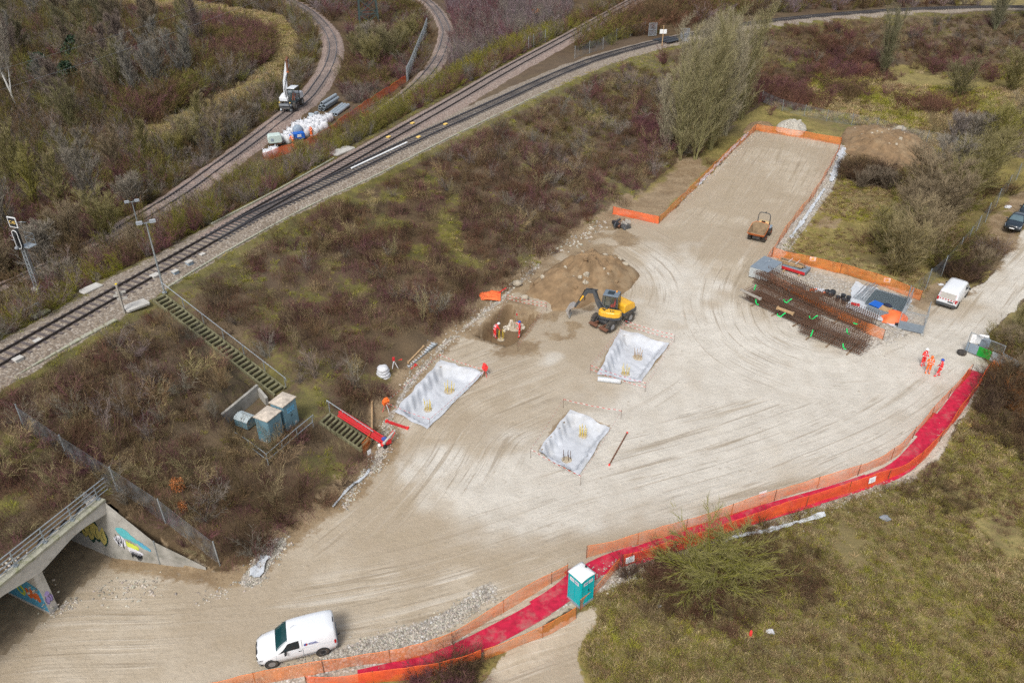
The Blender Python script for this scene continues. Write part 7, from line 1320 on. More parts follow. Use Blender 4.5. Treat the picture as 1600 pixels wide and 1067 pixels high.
t = thing('water_tank', 'pale green water tank on a trailer at the end of the bags', 'tank', W(431, 228, ZL), R(20)); mb = MB(); mb.prism([(-.9, .55), (.9, .55), (1.0, .8), (1.0, 1.5), (.8, 1.75), (-.8, 1.75), (-1.0, 1.5), (-1.0, .8)], 'Y', -.7, .7); bevel(mb.build('tank', mk('tank_green', (.50, .60, .56), .5, 0, .08), t), .12, 3); mb = MB(); mb.box((-.4, -.72, 1.1), (.4, .02, .4)); mb.build('label_plate', M['grey_blue'], t); mb = MB(); mb.box((0, 0, .45), (1.7, 1.2, .12)); mb.build('frame', M['rust'], t)
for s in (-1, 1): mb = MB(); mb.lathe([(.28, -.09), (.28, .09)], 14, (0, s * .72, .28), 'Y'); mb.build('wheel', M['rubber'], t)
t = thing('mixing_machine', 'blue machine with a grey drum among the white bags', 'machine', W(467, 219, ZL), R(30)); mb = MB(); mb.box((0, 0, .7), (1.7, 1.1, .9)); bevel(mb.build('housing', M['blue'], t), .06); mb = MB(); mb.lathe([(.5, -.5), (.75, -.3), (.75, .3), (.45, .6)], 16, (.3, .9, 1.2), 'Y'); mb.build('drum', M['grey_blue'], t, True); mb = MB(); mb.box((0, -.57, .8), (.6, .02, .4)); mb.build('label_plate', M['reflective'], t)
for s in (-1, 1): mb = MB(); mb.lathe([(.25, -.08), (.25, .08)], 12, (-.4, s * .6, .25), 'Y'); mb.build('wheel', M['rubber'], t)
net('orange red net along the loop track beside the bags', [(412, 254), (440, 243), (470, 235), (505, 220), (560, 178), (600, 152), (634, 129)], 1.3, 'net_red', ZL)
# ---------------------------------------------------------------- small things
t = thing('marker_cone', 'small red and white marker post on a block in the grass', 'marker', W(1172, 994, -.4)); mb = MB(); mb.box((0, 0, .06), (.38, .38, .12)); mb.build('block', M['wood'], t); mb = MB(); mb.lathe([(.09, .1), (.085, .35), (.06, .5)], 10); mb.build('post', M['hivis_red'], t)
for k, (px, py, s, m_, lb) in enumerate(((1204, 987, .3, 'bag_white', 'crumpled pale litter beside the red marker'), (1030, 946, .16, 'bag_white', 'white scrap of paper under the lichen tree'), (1043, 950, .14, 'bag_white', 'smaller white scrap of paper under the lichen tree'), (1383, 810, .4, 'grey_box', 'grey tuft of rubbish on the field edge'), (1470, 446, .3, 'bag_white', 'white litter beside the parked white van'), (1575, 325, .5, 'bag_white', 'white bag dumped on the verge near the cars'), (1512, 668, .25, 'yellow_tile', 'yellow scrap in the scrub beside the walkway'))):
    mb = MB(); mb.ball((0, 0, s * .3), (s, s * .6, s * .4), 8, 5, None, .3); o = mb.build('litter', M[m_]); p = W(px, py, -.35); o.location = (p[0], p[1], hz1(p[0], p[1])); tag(o, lb, 'litter')
def liner_strip(px, w, label, m='tarp_white'):
    P = smooth_line(WL(px), .35, 1); tn_, nr_ = frame_line(P); rows = []; o = V3(P[0])
    for i in range(len(P)): q = w * (.35 + 1.3 * fbm(i * .7, 3.3, 1, 2, 3)) * random.uniform(.7, 1.3); rows.append([V3((P[i, 0] + nr_[i, 0] * u * q, P[i, 1] + nr_[i, 1] * u * q, hz1(P[i, 0] + nr_[i, 0] * u * q, P[i, 1] + nr_[i, 1] * u * q) + .04 + .2 * random.random() ** 2)) - o for u in np.linspace(-.5, .5, 8)])
    mb = MB(); mb.grid(rows); ob = mb.build('liner_edge', M[m], None, True); ob.location = o; return tag(ob, label, 'geotextile', 'torn geotextile edges')
liner_strip([(398, 903), (408, 885), (416, 870)], .8, 'torn white geotextile flap at the foot of the bank by the van'); liner_strip([(520, 792), (545, 765), (572, 745), (578, 735)], .14, 'thin white geotextile edge along the bank foot'); liner_strip([(1318, 231), (1308, 260), (1298, 285)], 0.7, 'broad white geotextile and slurry edge beside the far pad corner'); liner_strip([(1288, 296), (1262, 335), (1235, 372)], .35, 'ragged white geotextile edge beside the pad net'); liner_strip([(1170, 207), (1120, 258), (1090, 290)], .45, 'ragged white geotextile edge towards the poplars'); liner_strip([(1130, 845), (1200, 826), (1290, 800)], .22, 'thin white geotextile edge below the red net')
for k, (px, py, s, lb) in enumerate(((281, 770, .75, 'small rust leaved seedling on the bank above the wing wall'), (288, 800, .5, 'smaller rust leaved seedling below the other one'), (838, 35, 2.2, 'rust leaved oak at the edge of the grey saplings'), (578, 240, 0.9, 'rust coloured bush on the far side of the ballast'), (575, 196, 1.3, 'rust coloured bush beside the loop track net'))):
    p = WG(px, py) if k < 2 else W(px, py, 1.5); p = (p[0], p[1], hz1(p[0], p[1])); t = thing('rust_leaved_bush', lb, 'bush', p); c = TW(); mb = MB(); mb.tube([(0, 0, -.1), (0, .02, s * 1.2)], [.03 * s, .012], 5); mb.build('stem', M['wood_old'], t)
    for q in range(int(260)): a = random.uniform(0, 6.28); r_ = s * .55 * random.random() ** .5; v = V3((r_ * math.cos(a), r_ * math.sin(a), s * random.uniform(.4, 1.6))); c.q(v, v + rdir(V3((0, 0, .2)), 1) * .14 * s ** .5, .11 * s ** .5, .05)
    o = bpy.data.objects.new('leaves', c.mesh('rust leaves', [mk('rust_leaf', (.36, .13, .04), .7, 0, .3) if 'rust_leaf' not in M else M['rust_leaf']])); COL.objects.link(o); o.parent = t
# ---------------------------------------------------------------- bare shrubs, grass and stones
def shrub_src(name, h, spread, stems, twigs, w, arch=.3, tl=.35):
    t = TW()
    for i in range(stems):
        a = random.uniform(0, 6.28); p = V3((math.cos(a), math.sin(a), 0)) * random.uniform(0, spread * .35); d = V3((math.cos(a) * spread * random.uniform(.2, 1), math.sin(a) * spread * random.uniform(.2, 1), 1)).normalized(); L = h * random.uniform(.55, 1.1) / 3
        for k in range(3):
            d2 = (d + V3((math.cos(a), math.sin(a), -.4)) * arch * k * .5); d2 = rdir(d2.normalized(), .15); e = p + d2 * L; t.q(p, e, w * (1 - .25 * k), w * (.8 - .25 * k))
            for _ in range(twigs):
                u = random.random(); b = p + (e - p) * u; dd = rdir(d2, .75); l = tl * random.uniform(.5, 1.3); m = b + dd * l; t.q(b, m, w * .6, w * .25)
                if random.random() < .6: t.q(m - dd * l * .5, m - dd * l * .5 + rdir(dd, .8) * l * .7, w * .45, w * .2)
            p = e
    return bpy.data.objects.new(name, t.mesh(name, [M['twig']]))
SH = [shrub_src('upright shrub shape', 1.5, .55, 12, 5, .026), shrub_src('spreading shrub shape', 1.1, .95, 14, 5, .024, .5), shrub_src('bramble shape', .7, 1.3, 16, 4, .022, .9, .3), shrub_src('tall sapling shape', 3.4, .38, 9, 8, .032, .08, .6), shrub_src('fountain shrub shape', 2.3, .8, 15, 7, .030, .3, .5)]
def patch_src(name, h, rad, stems, w):
    t = TW()
    for i in range(stems):
        a = random.uniform(0, 6.28); p = V3((math.cos(a), math.sin(a), 0)) * rad * math.sqrt(random.random()); d = rdir(V3((0, 0, 1)), .28); L = h * random.uniform(.35, 1.1); m = p + d * L * .5; d2 = rdir(d, .25); e = m + d2 * L * .5; t.q(p, m, w, w * .8); t.q(m, e, w * .8, w * .35)
        for _ in range(4): u = random.random(); b = p + (e - p) * (.3 + .7 * u); t.q(b, b + rdir(d2, .6) * L * random.uniform(.15, .4), w * .55, w * .2)
    return bpy.data.objects.new(name, t.mesh(name, [M['twig']]))
SH += [patch_src('thin stem patch shape', .95, .95, 60, .016), patch_src('low stem patch shape', .6, 1.1, 75, .015), patch_src('tall stem patch shape', 1.5, .9, 42, .018)]
def tuft_src(name, h, n, sp, w):
    t = TW()
    for i in range(n):
        a = random.uniform(0, 6.28); p = V3((math.cos(a), math.sin(a), 0)) * random.uniform(0, sp); d = rdir(V3((math.cos(a) * .4, math.sin(a) * .4, 1)), .35); e = p + d * h * random.uniform(.5, 1); t.q(p, e, w, w * .5); t.q(e, e + rdir((d + V3((math.cos(a), math.sin(a), -.3)) * .6).normalized(), .2) * h * .5, w * .5, .004)
    return bpy.data.objects.new(name, t.mesh(name, [M['blade']]))
TF = [tuft_src('short grass shape', .22, 26, .28, .03), tuft_src('long grass shape', .42, 30, .25, .028), tuft_src('matted grass shape', .16, 40, .5, .04)]
def stone_src(name, jit):
    mb = MB(); mb.ball((0, 0, 0), (1, .8, .6), 6, 4, None, jit); return source(name, mb, M['stone'])
ST = [stone_src('stone shape one', .25), stone_src('stone shape two', .35), stone_src('stone shape three', .15)]
def sample(poly, dens, n_max=60000):
    poly = np.asarray(poly)[:, :2]; lo, hi = poly.min(0), poly.max(0); n = min(n_max, int(dens * (hi[0] - lo[0]) * (hi[1] - lo[1]))); p = lo + RNG.random((n, 2)) * (hi - lo); return p[inside(p[:, 0], p[:, 1], poly)]
PAL = dict(redbrown=(.140, .072, .048), purple=(.150, .068, .072), brown=(.135, .090, .048), grey=(.19, .16, .135), tan=(.26, .20, .105), olive=(.150, .135, .035), moss=(.185, .175, .025), lilac=(.20, .155, .16), rust=(.24, .095, .03), dark=(.075, .050, .034), yellow=(.25, .21, .035))
def colours(x, y, keys, seed=0, s=.12):
    """patches of colour that follow slow noise plus plant to plant change"""
    n = len(x); f = fbm(x, y, s, 3, 70 + seed); f = (f - f.min()) / (np.ptp(f) + 1e-9) + RNG.normal(0, .16, n); k = np.clip((f * len(keys)).astype(int), 0, len(keys) - 1)
    c = np.array([PAL[q] for q in keys])[k]; return c * RNG.uniform(.7, 1.3, (n, 1)) * RNG.uniform(.93, 1.07, (n, 3))
NETL = WL([(405, 256), (440, 243), (470, 232), (505, 215), (560, 174), (600, 150), (634, 129)], 1.05); BAGL = WL([(415, 248), (470, 212), (512, 190), (530, 170)], 1.05)
def keepout(p, extra=0.0):
    ok = np.ones(len(p), bool)
    up = inside(p[:, 0], p[:, 1], SLOPE) & (pdist(p[:, 0], p[:, 1], TOE)[0] > .5); ok &= up | (sdist(p[:, 0], p[:, 1], SITE) < -.25); ok &= sdist(p[:, 0], p[:, 1], SAND2) < -.2; ok &= sdist(p[:, 0], p[:, 1], PLATFORM) < -.3
    for sa, sb in STAIR_LINES: ok &= pdist(p[:, 0], p[:, 1], np.array([sa, sb]))[0] > 1.15
    for k, v in COARSE.items(): ok &= ndist(p[:, 0], p[:, 1], v, 4) > (2.5 if k != 'd' else 2.0)
    ok &= pdist(p[:, 0], p[:, 1], DECK)[0] > .9
    ok &= ndist(p[:, 0], p[:, 1], TOE[5:9], 4) > .5; ok &= ndist(p[:, 0], p[:, 1], NETL, 4) > 1.6; ok &= ndist(p[:, 0], p[:, 1], BAGL, 5) > 3.0
    for (kx, ky, kr) in ((655, 552, 2.6), (605, 590, 1.8), (575, 608, 1.3), (581, 655, 1.6), (625, 575, 2.2), (1582, 345, 3.5), (763, 464, 1.6), (1590, 320, 4.0)): kc = W(kx, ky); ok &= np.hypot(p[:, 0] - kc[0], p[:, 1] - kc[1]) > kr
    return ok
PTS = []
def lay(p, keys, smin, smax, idx, seed=0, zoff=-.03, dens_noise=None, ko=True, cs=.12):
    if ko: p = p[keepout(p)]
    if dens_noise is not None:
        q = fbm(p[:, 0], p[:, 1], dens_noise[0], 3, 90 + seed); p = p[q + RNG.normal(0, .05, len(p)) > dens_noise[1]]
    if not len(p): return
    z = hz(p[:, 0], p[:, 1]) + zoff; PTS.append((np.c_[p, z], RNG.uniform(smin, smax, len(p)) * (.75 + .5 * fbm(p[:, 0], p[:, 1], .2, 2, seed)), np.array(idx)[RNG.integers(0, len(idx), len(p))], colours(p[:, 0], p[:, 1], keys, seed, cs)))
def flush(name, label, src, gain=1.0):
    global PTS
    P = np.vstack([a[0] for a in PTS]); S = np.concatenate([a[1] for a in PTS]); I_ = np.concatenate([a[2] for a in PTS]); C = np.vstack([a[3] for a in PTS]) * gain; n = len(P); PTS = []
    print(name, n)
    return scatter(name, label, P, S, RNG.uniform(0, 6.28, n), I_, C, src, RNG.normal(0, .12, (n, 2)))
# -- the long bank above the site
B1 = sample(SLOPE, 7.5); dcr = pdist(B1[:, 0], B1[:, 1], CR)[0]; B1 = B1[dcr > 1.3]
mo = zones(B1[:, 0], B1[:, 1])[1]; B1 = B1[RNG.random(len(B1)) > mo * 1.05]
near = B1[:, 1] < 105
lay(B1[near], ['redbrown', 'brown', 'redbrown', 'dark', 'brown', 'purple', 'tan', 'brown', 'purple', 'redbrown'], .6, 1.12, [5, 6, 5, 7, 7, 2, 5, 1], 1, dens_noise=(.16, .22))
lay(B1[~near], ['brown', 'redbrown', 'brown', 'dark', 'olive', 'brown', 'tan'], .5, .95, [5, 6, 6, 2, 5], 2, dens_noise=(.12, .28))
B2 = sample(SLOPE, .32); B2 = B2[pdist(B2[:, 0], B2[:, 1], CR)[0] > 2.5]; lay(B2, ['grey', 'brown', 'purple', 'tan', 'grey', 'brown'], .6, 1.05, [4, 0, 4, 3], 3, dens_noise=(.10, .45))
for (px, py, r, keys, n) in ((1230, 150, 6, ['purple', 'redbrown'], 200), (1310, 105, 8, ['redbrown', 'purple'], 200), (1040, 225, 5, ['purple', 'brown'], 120), (1500, 100, 8, ['redbrown', 'purple', 'brown'], 170), (1460, 165, 5, ['redbrown'], 80), (1330, 140, 5, ['brown', 'purple'], 60)):
    c = W(px, py, .3); p = np.c_[RNG.normal(c[0], r * .6, n), RNG.normal(c[1], r * .6, n)]; lay(p, keys, .7, 1.3, [0, 4], 4)
flush('bank_scrub', 'tangled bare brown and purple scrub covering the railway bank', SH)
# -- far side of the railway
L1 = sample(SLOPE_L, 2.2); lay(L1, ['olive', 'brown', 'olive', 'grey', 'moss', 'purple', 'brown'], .6, 1.05, [0, 4, 1, 4, 3], 5, cs=.08)
STRIP = WL([(560, 215), (660, 160), (770, 105), (870, 55), (850, 45), (740, 95), (640, 150), (540, 205)], 3.0); lay(sample(STRIP, 3.0), ['moss', 'olive', 'moss', 'yellow', 'olive'], .8, 1.3, [4, 0, 3], 6)
BETW = WL([(200, 385), (330, 300), (430, 235), (560, 190), (640, 150), (560, 215), (440, 290), (300, 365), (120, 440), (0, 500), (0, 470), (100, 420)], 1.0); lay(sample(BETW, 1.3), ['brown', 'olive', 'grey', 'brown', 'purple'], .6, 1.1, [0, 1, 4], 7)
LEFT = WL([(-30, 470), (120, 400), (280, 290), (440, 175), (490, 110), (500, 70), (480, 35), (430, 0), (380, -12), (-80, -12), (-200, 200)], 1.0)
l = sample(LEFT, 1.0); mz = sdist(l[:, 0], l[:, 1], MEADOW); lay(l[mz < -.5], ['grey', 'brown', 'olive', 'grey', 'brown', 'olive', 'purple'], .7, 1.5, [4, 0, 1, 3, 4], 8, cs=.05)
THICK = WL([(255, 195), (300, 155), (420, 98), (425, 62), (350, 38), (230, 55), (150, 120), (190, 190)], 1.0); lay(sample(THICK, 1.1), ['brown', 'olive', 'brown', 'purple', 'brown', 'purple'], 1.2, 2.0, [4, 4, 0], 9, cs=.06)
MID = WL([(540, 10), (545, 90), (520, 120), (560, 190), (640, 140), (660, 110), (675, 60), (665, 20), (640, 0)], 1.0); lay(sample(MID, .9), ['brown', 'olive', 'purple', 'grey', 'brown'], .6, 1.3, [4, 0, 1], 10)
MID2 = WL([(700, 130), (712, 60), (700, 10), (690, -10), (900, -14), (880, 40), (800, 78)], 1.0); lay(sample(MID2, .9), ['lilac', 'grey', 'purple', 'lilac'], .9, 1.5, [3, 3, 4, 0], 11, cs=.05)
FAR = WL([(455, -3), (470, 15), (510, 40), (540, 20), (640, 0), (900, -14), (1000, -14), (300, -14)], 1.0); lay(sample(FAR, .35), ['purple', 'brown', 'lilac', 'olive'], 1.3, 2.4, [4, 0], 12, cs=.03)
WEDGE = WL([(880, 88), (900, 76), (985, 20), (1060, -10), (1640, -14), (1640, 8), (1400, 12), (1200, 24), (1060, 44), (960, 70)], ZC); lay(sample(WEDGE, .30), ['brown', 'redbrown', 'olive', 'lilac', 'brown'], 1.0, 2.2, [4, 0, 4], 13, cs=.03)
EDGE = WL([(-40, 500), (0, 478), (100, 432), (190, 385), (240, 352), (230, 372), (140, 425), (60, 470), (0, 505)], 1.2); lay(sample(EDGE, 2.2), ['brown', 'grey', 'olive', 'brown'], 1.0, 1.6, [4, 3, 0], 31)
flush('thicket', 'mass of bare grey, olive and purple bushes beyond the railway', SH)
# -- fields on the near side
FLD = WL([(930, 940), (1000, 900), (1110, 850), (1250, 805), (1440, 750), (1560, 590), (1620, 560), (1700, 1100), (760, 1100), (800, 1010)], -.4)
g = sample(FLD, 32); lay(g, ['tan', 'olive', 'brown', 'olive', 'tan', 'moss', 'brown', 'tan', 'olive'], .42, .95, [0, 1, 2, 2], 14, dens_noise=(.22, .27), cs=.10)
RF = WL([(1212, 402), (1300, 300), (1330, 240), (1480, 235), (1560, 260), (1440, 470), (1300, 428)], -.4); lay(sample(RF, 9), ['olive', 'brown', 'tan', 'brown', 'moss', 'brown'], .5, 1.0, [0, 1, 2], 15, dens_noise=(.2, .42))
RF2 = WL([(1200, 165), (1300, 112), (1640, 100), (1700, 230), (1500, 240), (1330, 195)], -.4); lay(sample(RF2, 3.5), ['olive', 'moss', 'tan', 'brown', 'tan'], 1.0, 2.0, [1, 2, 0], 16, dens_noise=(.1, .42))
lay(sample(MEADOW, 2.2), ['tan', 'tan', 'tan', 'olive'], 1.0, 1.9, [1, 2], 17, dens_noise=(.12, .3)); ms_ = sample(SLOPE, 9); ms_ = ms_[RNG.random(len(ms_)) < zones(ms_[:, 0], ms_[:, 1])[1]]; lay(ms_, ['moss', 'olive', 'moss', 'tan'], .6, 1.1, [0, 2], 18)
tp_ = sample(TOP, 1.5); dd_ = np.minimum(pdist(tp_[:, 0], tp_[:, 1], CR)[0], pdist(tp_[:, 0], tp_[:, 1], CL)[0]); lay(tp_[dd_ < 1.1], ['yellow', 'moss', 'olive'], .5, .9, [0, 2], 19)
flush('field_grass', 'rough tan and olive winter grass on fields and banks', TF, 1.5)
lay(sample(FLD, 2.0), ['brown', 'redbrown', 'tan', 'brown', 'tan'], .3, .65, [2, 1, 2], 20, dens_noise=(.13, .54), cs=.1)
for (px, py, r, keys, n, a, b) in ((1020, 905, 2.0, ['brown', 'redbrown', 'dark'], 80, .45, .8), (1100, 930, 2.4, ['redbrown', 'brown', 'dark'], 110, .45, .85), (1190, 880, 2.4, ['redbrown', 'brown'], 80, .45, .8), (1040, 950, 1.6, ['brown', 'tan'], 45, .4, .7), (1240, 930, 2, ['brown', 'redbrown'], 30, .35, .7), (1570, 620, 3.0, ['dark', 'brown', 'rust'], 160, .7, 1.2), (1600, 560, 3.5, ['brown', 'olive'], 110, .8, 1.3), (1600, 690, 3, ['brown', 'dark'], 60, .5, .9), (1440, 760, 3, ['brown', 'purple'], 60, .4, .7), (690, 1055, 2.2, ['purple', 'brown'], 110, .5, .8), (740, 1065, 1.5, ['purple', 'dark'], 60, .5, .8), (1350, 275, 2.8, ['dark', 'brown', 'dark'], 150, .8, 1.2), (1530, 400, 2.2, ['brown', 'grey', 'brown'], 90, .7, 1.1), (1500, 430, 2, ['brown', 'dark'], 60, .6, 1.0), (1460, 390, 5, ['brown', 'olive'], 180, .7, 1.2), (1500, 300, 6, ['olive', 'brown'], 160, .8, 1.3), (1560, 230, 7, ['tan', 'grey', 'tan'], 140, .8, 1.3)):
    c = W(px, py, -.4); p = np.c_[RNG.normal(c[0], r * .55, n), RNG.normal(c[1], r * .55, n)]; lay(p, keys, a, b, [0, 1, 2, 4] if b < 1 else [0, 4, 1], 21)
flush('field_brambles', 'low dark brambles and dead stems in the near fields', SH)
# -- stones
rb = []
def stones_along(px, n, w, s0, s1, z=0):
    L_ = smooth_line(WL(px, z), .5); i = RNG.integers(0, len(L_), n); p = L_[i, :2] + RNG.normal(0, w, (n, 2)); c = np.array([.34, .31, .26]) * RNG.uniform(.7, 1.55, (n, 1)) * RNG.uniform(.96, 1.04, (n, 3)); PTS.append((np.c_[p, hz(p[:, 0], p[:, 1]) + .01], RNG.uniform(s0, s1, n) ** 1.0, RNG.integers(0, 3, n), c))
stones_along([(330, 1085), (500, 1035), (620, 1000), (720, 960), (770, 925)], 1100, .36, .03, .09); stones_along([(560, 1020), (640, 996), (700, 972), (745, 940)], 700, .4, .03, .10)
stones_along([(940, 905), (1010, 880), (1090, 855)], 700, .5, .03, .09); stones_along([(1090, 855), (1250, 805), (1430, 745), (1530, 610)], 800, .3, .03, .08)
stones_along([(395, 905), (415, 872), (436, 850)], 700, .35, .03, .10); stones_along([(160, 925), (215, 915), (235, 925)], 120, .5, .04, .11); stones_along([(55, 965), (110, 942)], 160, .3, .04, .1); stones_along([(320, 935), (350, 925)], 60, .3, .03, .08)
stones_along([(1318, 232), (1292, 292), (1212, 400)], 1500, .4, .03, .10); stones_along([(1190, 203), (1120, 265), (1060, 320)], 500, .35, .04, .11); stones_along([(585, 735), (600, 700), (606, 660)], 500, .3, .04, .10); stones_along([(640, 600), (690, 540), (780, 470), (840, 415)], 500, .35, .04, .13)
stones_along([(1200, 425), (1300, 460), (1400, 500), (1350, 545)], 1500, 1.8, .02, .06); stones_along([(540, 790), (560, 750), (580, 735)], 200, .2, .04, .1); stones_along([(880, 800), (700, 900), (300, 970), (1200, 700), (900, 560)], 400, 4.0, .012, .04); stones_along([(850, 400), (900, 380), (940, 350)], 120, .6, .05, .2)
flush('rubble', 'loose pale broken stone along the edges of the site', ST)

# ---------------------------------------------------------------- trees
M['bark'] = tint_mat('tree bark', .9, .12, 'OBJECT'); M['twig_old'] = tint_mat('mossy branches', .9, .3, 'OBJECT')
def tip_mat():
    m = tint_mat('young twigs', .9, .3, 'OBJECT'); n = m.node_tree; b = n.nodes['Principled BSDF']; l = b.inputs['Base Color'].links[0]; x = n.nodes.new('ShaderNodeMix'); x.data_type = 'RGBA'; x.inputs[0].default_value = .32; x.inputs[7].default_value = (.34, .28, .20, 1); n.links.new(l.from_socket, x.inputs[6]); n.links.new(x.outputs[2], b.inputs['Base Color']); return m
M['twig_tip'] = tip_mat()
def tree_mesh(name, h, spread, up, stems, lev2, lev3, w, trunk_r=.14, start=.12, droop=0.0, twig=.55):
    """a bare tree: tapered stems and limbs (trunk mesh), finer branches and twigs (crown mesh)"""
    tr = MB(); cr = TW()
    for s in range(stems):
        a = 6.28 * s / max(1, stems) + random.uniform(-.5, .5); lean = spread / h * (.45 if stems > 1 else .08); d = V3((math.cos(a) * lean, math.sin(a) * lean, 1)).normalized(); p = V3((math.cos(a), math.sin(a), 0)) * (.18 if stems > 1 else 0); L = h * random.uniform(.8, 1.0); n = 6; pts = [p.copy()]; rs = [trunk_r * (1 if stems == 1 else .7)]
        p.z = -.2; pts[0].z = -.2
        for k in range(n): d = rdir(d, .10); p = p + d * L / n; pts.append(p.copy()); rs.append(rs[0] * (1 - (k + 1) / n) * .9 + .012)
        tr.tube(pts, rs, 5, None, False)
        for b in range(lev2):
            u = start + (1 - start) * (b + random.random()) / lev2; i = min(n - 1, int(u * n)); q = pts[i] + (pts[i + 1] - pts[i]) * (u * n - i); aa = random.uniform(0, 6.28)
            reach = spread * (.5 + .7 * math.sin(math.pi * min(1, .18 + u * .8))) * random.uniform(.6, 1.05) * (1 - .35 * u); bd = V3((math.cos(aa), math.sin(aa), up * random.uniform(.7, 1.3))).normalized(); seg = 3; e = q
            r0 = max(.014, trunk_r * .32 * (1 - u * .7)); lp = [q]; dd = bd
            for k in range(seg): dd = rdir((dd + V3((0, 0, (.12 - droop)))).normalized(), .16); e = e + dd * reach / seg; lp.append(e)
            tr.tube(lp, [r0, r0 * .7, r0 * .45, r0 * .2], 4, None, False)
            for c in range(lev3):
                v = (c + random.random()) / lev3; j = min(seg - 1, int(v * seg)); f = lp[j] + (lp[j + 1] - lp[j]) * (v * seg - j); td = rdir((dd + V3((0, 0, up * .25 - droop))).normalized(), .55); l = reach * .42 * random.uniform(.5, 1.2) * (1 - .3 * v); g = f + td * l * .5; cr.q(f, g, w, w * .7, 0); g2 = g + rdir(td, .3) * l * .5; cr.q(g, g2, w * .7, w * .3, 0)
                for _ in range(4):
                    y = random.random(); k0 = f + (g2 - f) * y; k1 = k0 + rdir((td + V3((0, 0, up * .3 - droop))).normalized(), .5) * twig * random.uniform(.5, 1.2); cr.q(k0, k1, w * .6, w * .2, 1)
                    cr.q(k0 + (k1 - k0) * .4, k0 + (k1 - k0) * .4 + rdir((k1 - k0).normalized(), .6) * twig * .6, w * .45, w * .15, 1)
    return tr.mesh(name + ' trunk', M['bark']), cr.mesh(name + ' crown', [M['twig_old'], M['twig_tip']])
KIND = {'poplar': [tree_mesh('poplar', 17, 4.2, 1.5, 5, 28, 12, .036, .2, .04, 0, .9), tree_mesh('poplar', 15, 3.8, 1.7, 6, 24, 12, .036, .18, .03, 0, .85)],
        'round': [tree_mesh('round tree', 6.8, 3.3, .65, 5, 18, 13, .040, .13, .05), tree_mesh('round tree', 5.8, 3.0, .8, 6, 15, 13, .040, .12, .04)],
        'wood': [tree_mesh('wood tree', 11.5, 3.2, 1.3, 1, 44, 14, .050, .20, .2), tree_mesh('wood tree', 10.5, 3.2, 1.4, 2, 28, 14, .050, .18, .15), tree_mesh('wood tree', 9.5, 3.4, 1.1, 3, 20, 14, .048, .16, .12)],
        'bush': [tree_mesh('tall bush', 3.8, 2.0, .9, 6, 8, 10, .030, .07, .05), tree_mesh('tall bush', 3.2, 2.2, .7, 7, 7, 10, .030, .07, .04)],
        'lichen': [tree_mesh('lichen tree', 4.4, 3.5, .30, 5, 16, 22, .026, .13, .12, .06, .34)]}
def tree(kind, px, py, s, tint, label, cat, group, z=None, var=None, name=None):
    p = W(px, py, z) if z is not None else W(px, py, 0)
    p = (p[0], p[1], hz1(p[0], p[1]) - .1); v = random.choice(KIND[kind]) if var is None else KIND[kind][var % len(KIND[kind])]
    r = thing(name or {'poplar': 'poplar_tree', 'bush': 'bare_bush'}.get(kind, 'bare_tree'), label, cat, p, random.uniform(0, 6.28), group); r.scale = (s * random.uniform(.9, 1.1), s * random.uniform(.9, 1.1), s)
    for nm, me_, tn in (('trunk', v[0], tuple(.6 * c for c in tint)), ('crown', v[1], tuple(.74 * c for c in tint))): o = inst(nm, me_, r); o.color = (*tn, 1)
    return r
ORD = 'first second third fourth fifth sixth seventh eighth ninth tenth eleventh twelfth thirteenth fourteenth fifteenth sixteenth seventeenth eighteenth nineteenth twentieth'.split()
OL, BR, GR, LI, TA, DG, PU = (.27, .24, .075), (.265, .20, .115), (.33, .30, .25), (.33, .29, .28), (.38, .31, .18), (.19, .175, .07), (.26, .18, .16)
for k, (px, py, s) in enumerate(((1040, 242, .70), (1062, 247, .95), (1072, 218, 1.02), (1086, 245, 1.08), (1100, 203, 1.12), (1110, 230, 1.14), (1134, 207, 1.14), (1158, 184, 1.06))):
    tree('poplar', px, py, s, (.37, .34, .155) if k % 2 else (.45, .405, .27), ORD[k] + ' tall bare poplar in the clump by the sand pad, counted from the bank', 'tree', 'poplars in the clump beside the sand pad')
tree('poplar', 1380, 116, .86, (.20, .20, .10), 'slim bare tree with ivy dark foot alone before the far bank', 'tree', None); tree('poplar', 1545, 78, .9, (.22, .22, .13), 'tall grey green tree at the far end of the bank, the darker one', 'tree', None); tree('poplar', 1592, 72, .95, (.34, .31, .22), 'tall pale tree at the top corner beyond the field', 'tree', None)
for k, (px, py, s, kd, tn) in enumerate(sorted(((1400, 425, 1.15, 'round', (.33, .27, .11)), (1440, 400, 1.2, 'round', (.36, .28, .15)), (1425, 360, 1.1, 'round', BR), (1385, 390, .9, 'round', OL), (1465, 350, 1.2, 'round', BR), (1490, 335, 1.25, 'round', OL), (1515, 300, 1.2, 'round', (.28, .25, .08)), (1540, 275, 1.2, 'round', OL), (1480, 290, 1.1, 'round', GR), (1445, 310, 1.1, 'round', BR), (1560, 235, 1.15, 'round', (.32, .30, .06)), (1520, 230, 1.0, 'round', GR), (1490, 225, .9, 'round', LI), (1595, 205, 1.0, 'round', TA)), key=lambda q: -q[1])):
    tree(kd, px, py, s, tn, ORD[k] + ' bare tree of the row between yard and access road, counted from the yard', 'tree', 'trees between the yard and the access road')
tree('round', 1495, 150, 1.1, DG, 'dark olive rounded tree standing in the far field', 'tree', None); tree('round', 1580, 140, 1.2, OL, 'olive tree at the picture edge beside the pale grass', 'tree', None)
tree('lichen', 1112, 912, 1.02, (.27, .26, .05), 'low spreading tree covered in yellow lichen beside the red walkway', 'tree', None, -.4, name='lichen_tree')
for k, (px, py, s) in enumerate(((1365, 285, .7), (1345, 290, .6), (1385, 290, .7))): tree('bush', px, py, s * 1.2, (.18, .14, .10), 'dark tangled bush beside the puddled end of the pad', 'bush', 'dark bushes beside the pad')
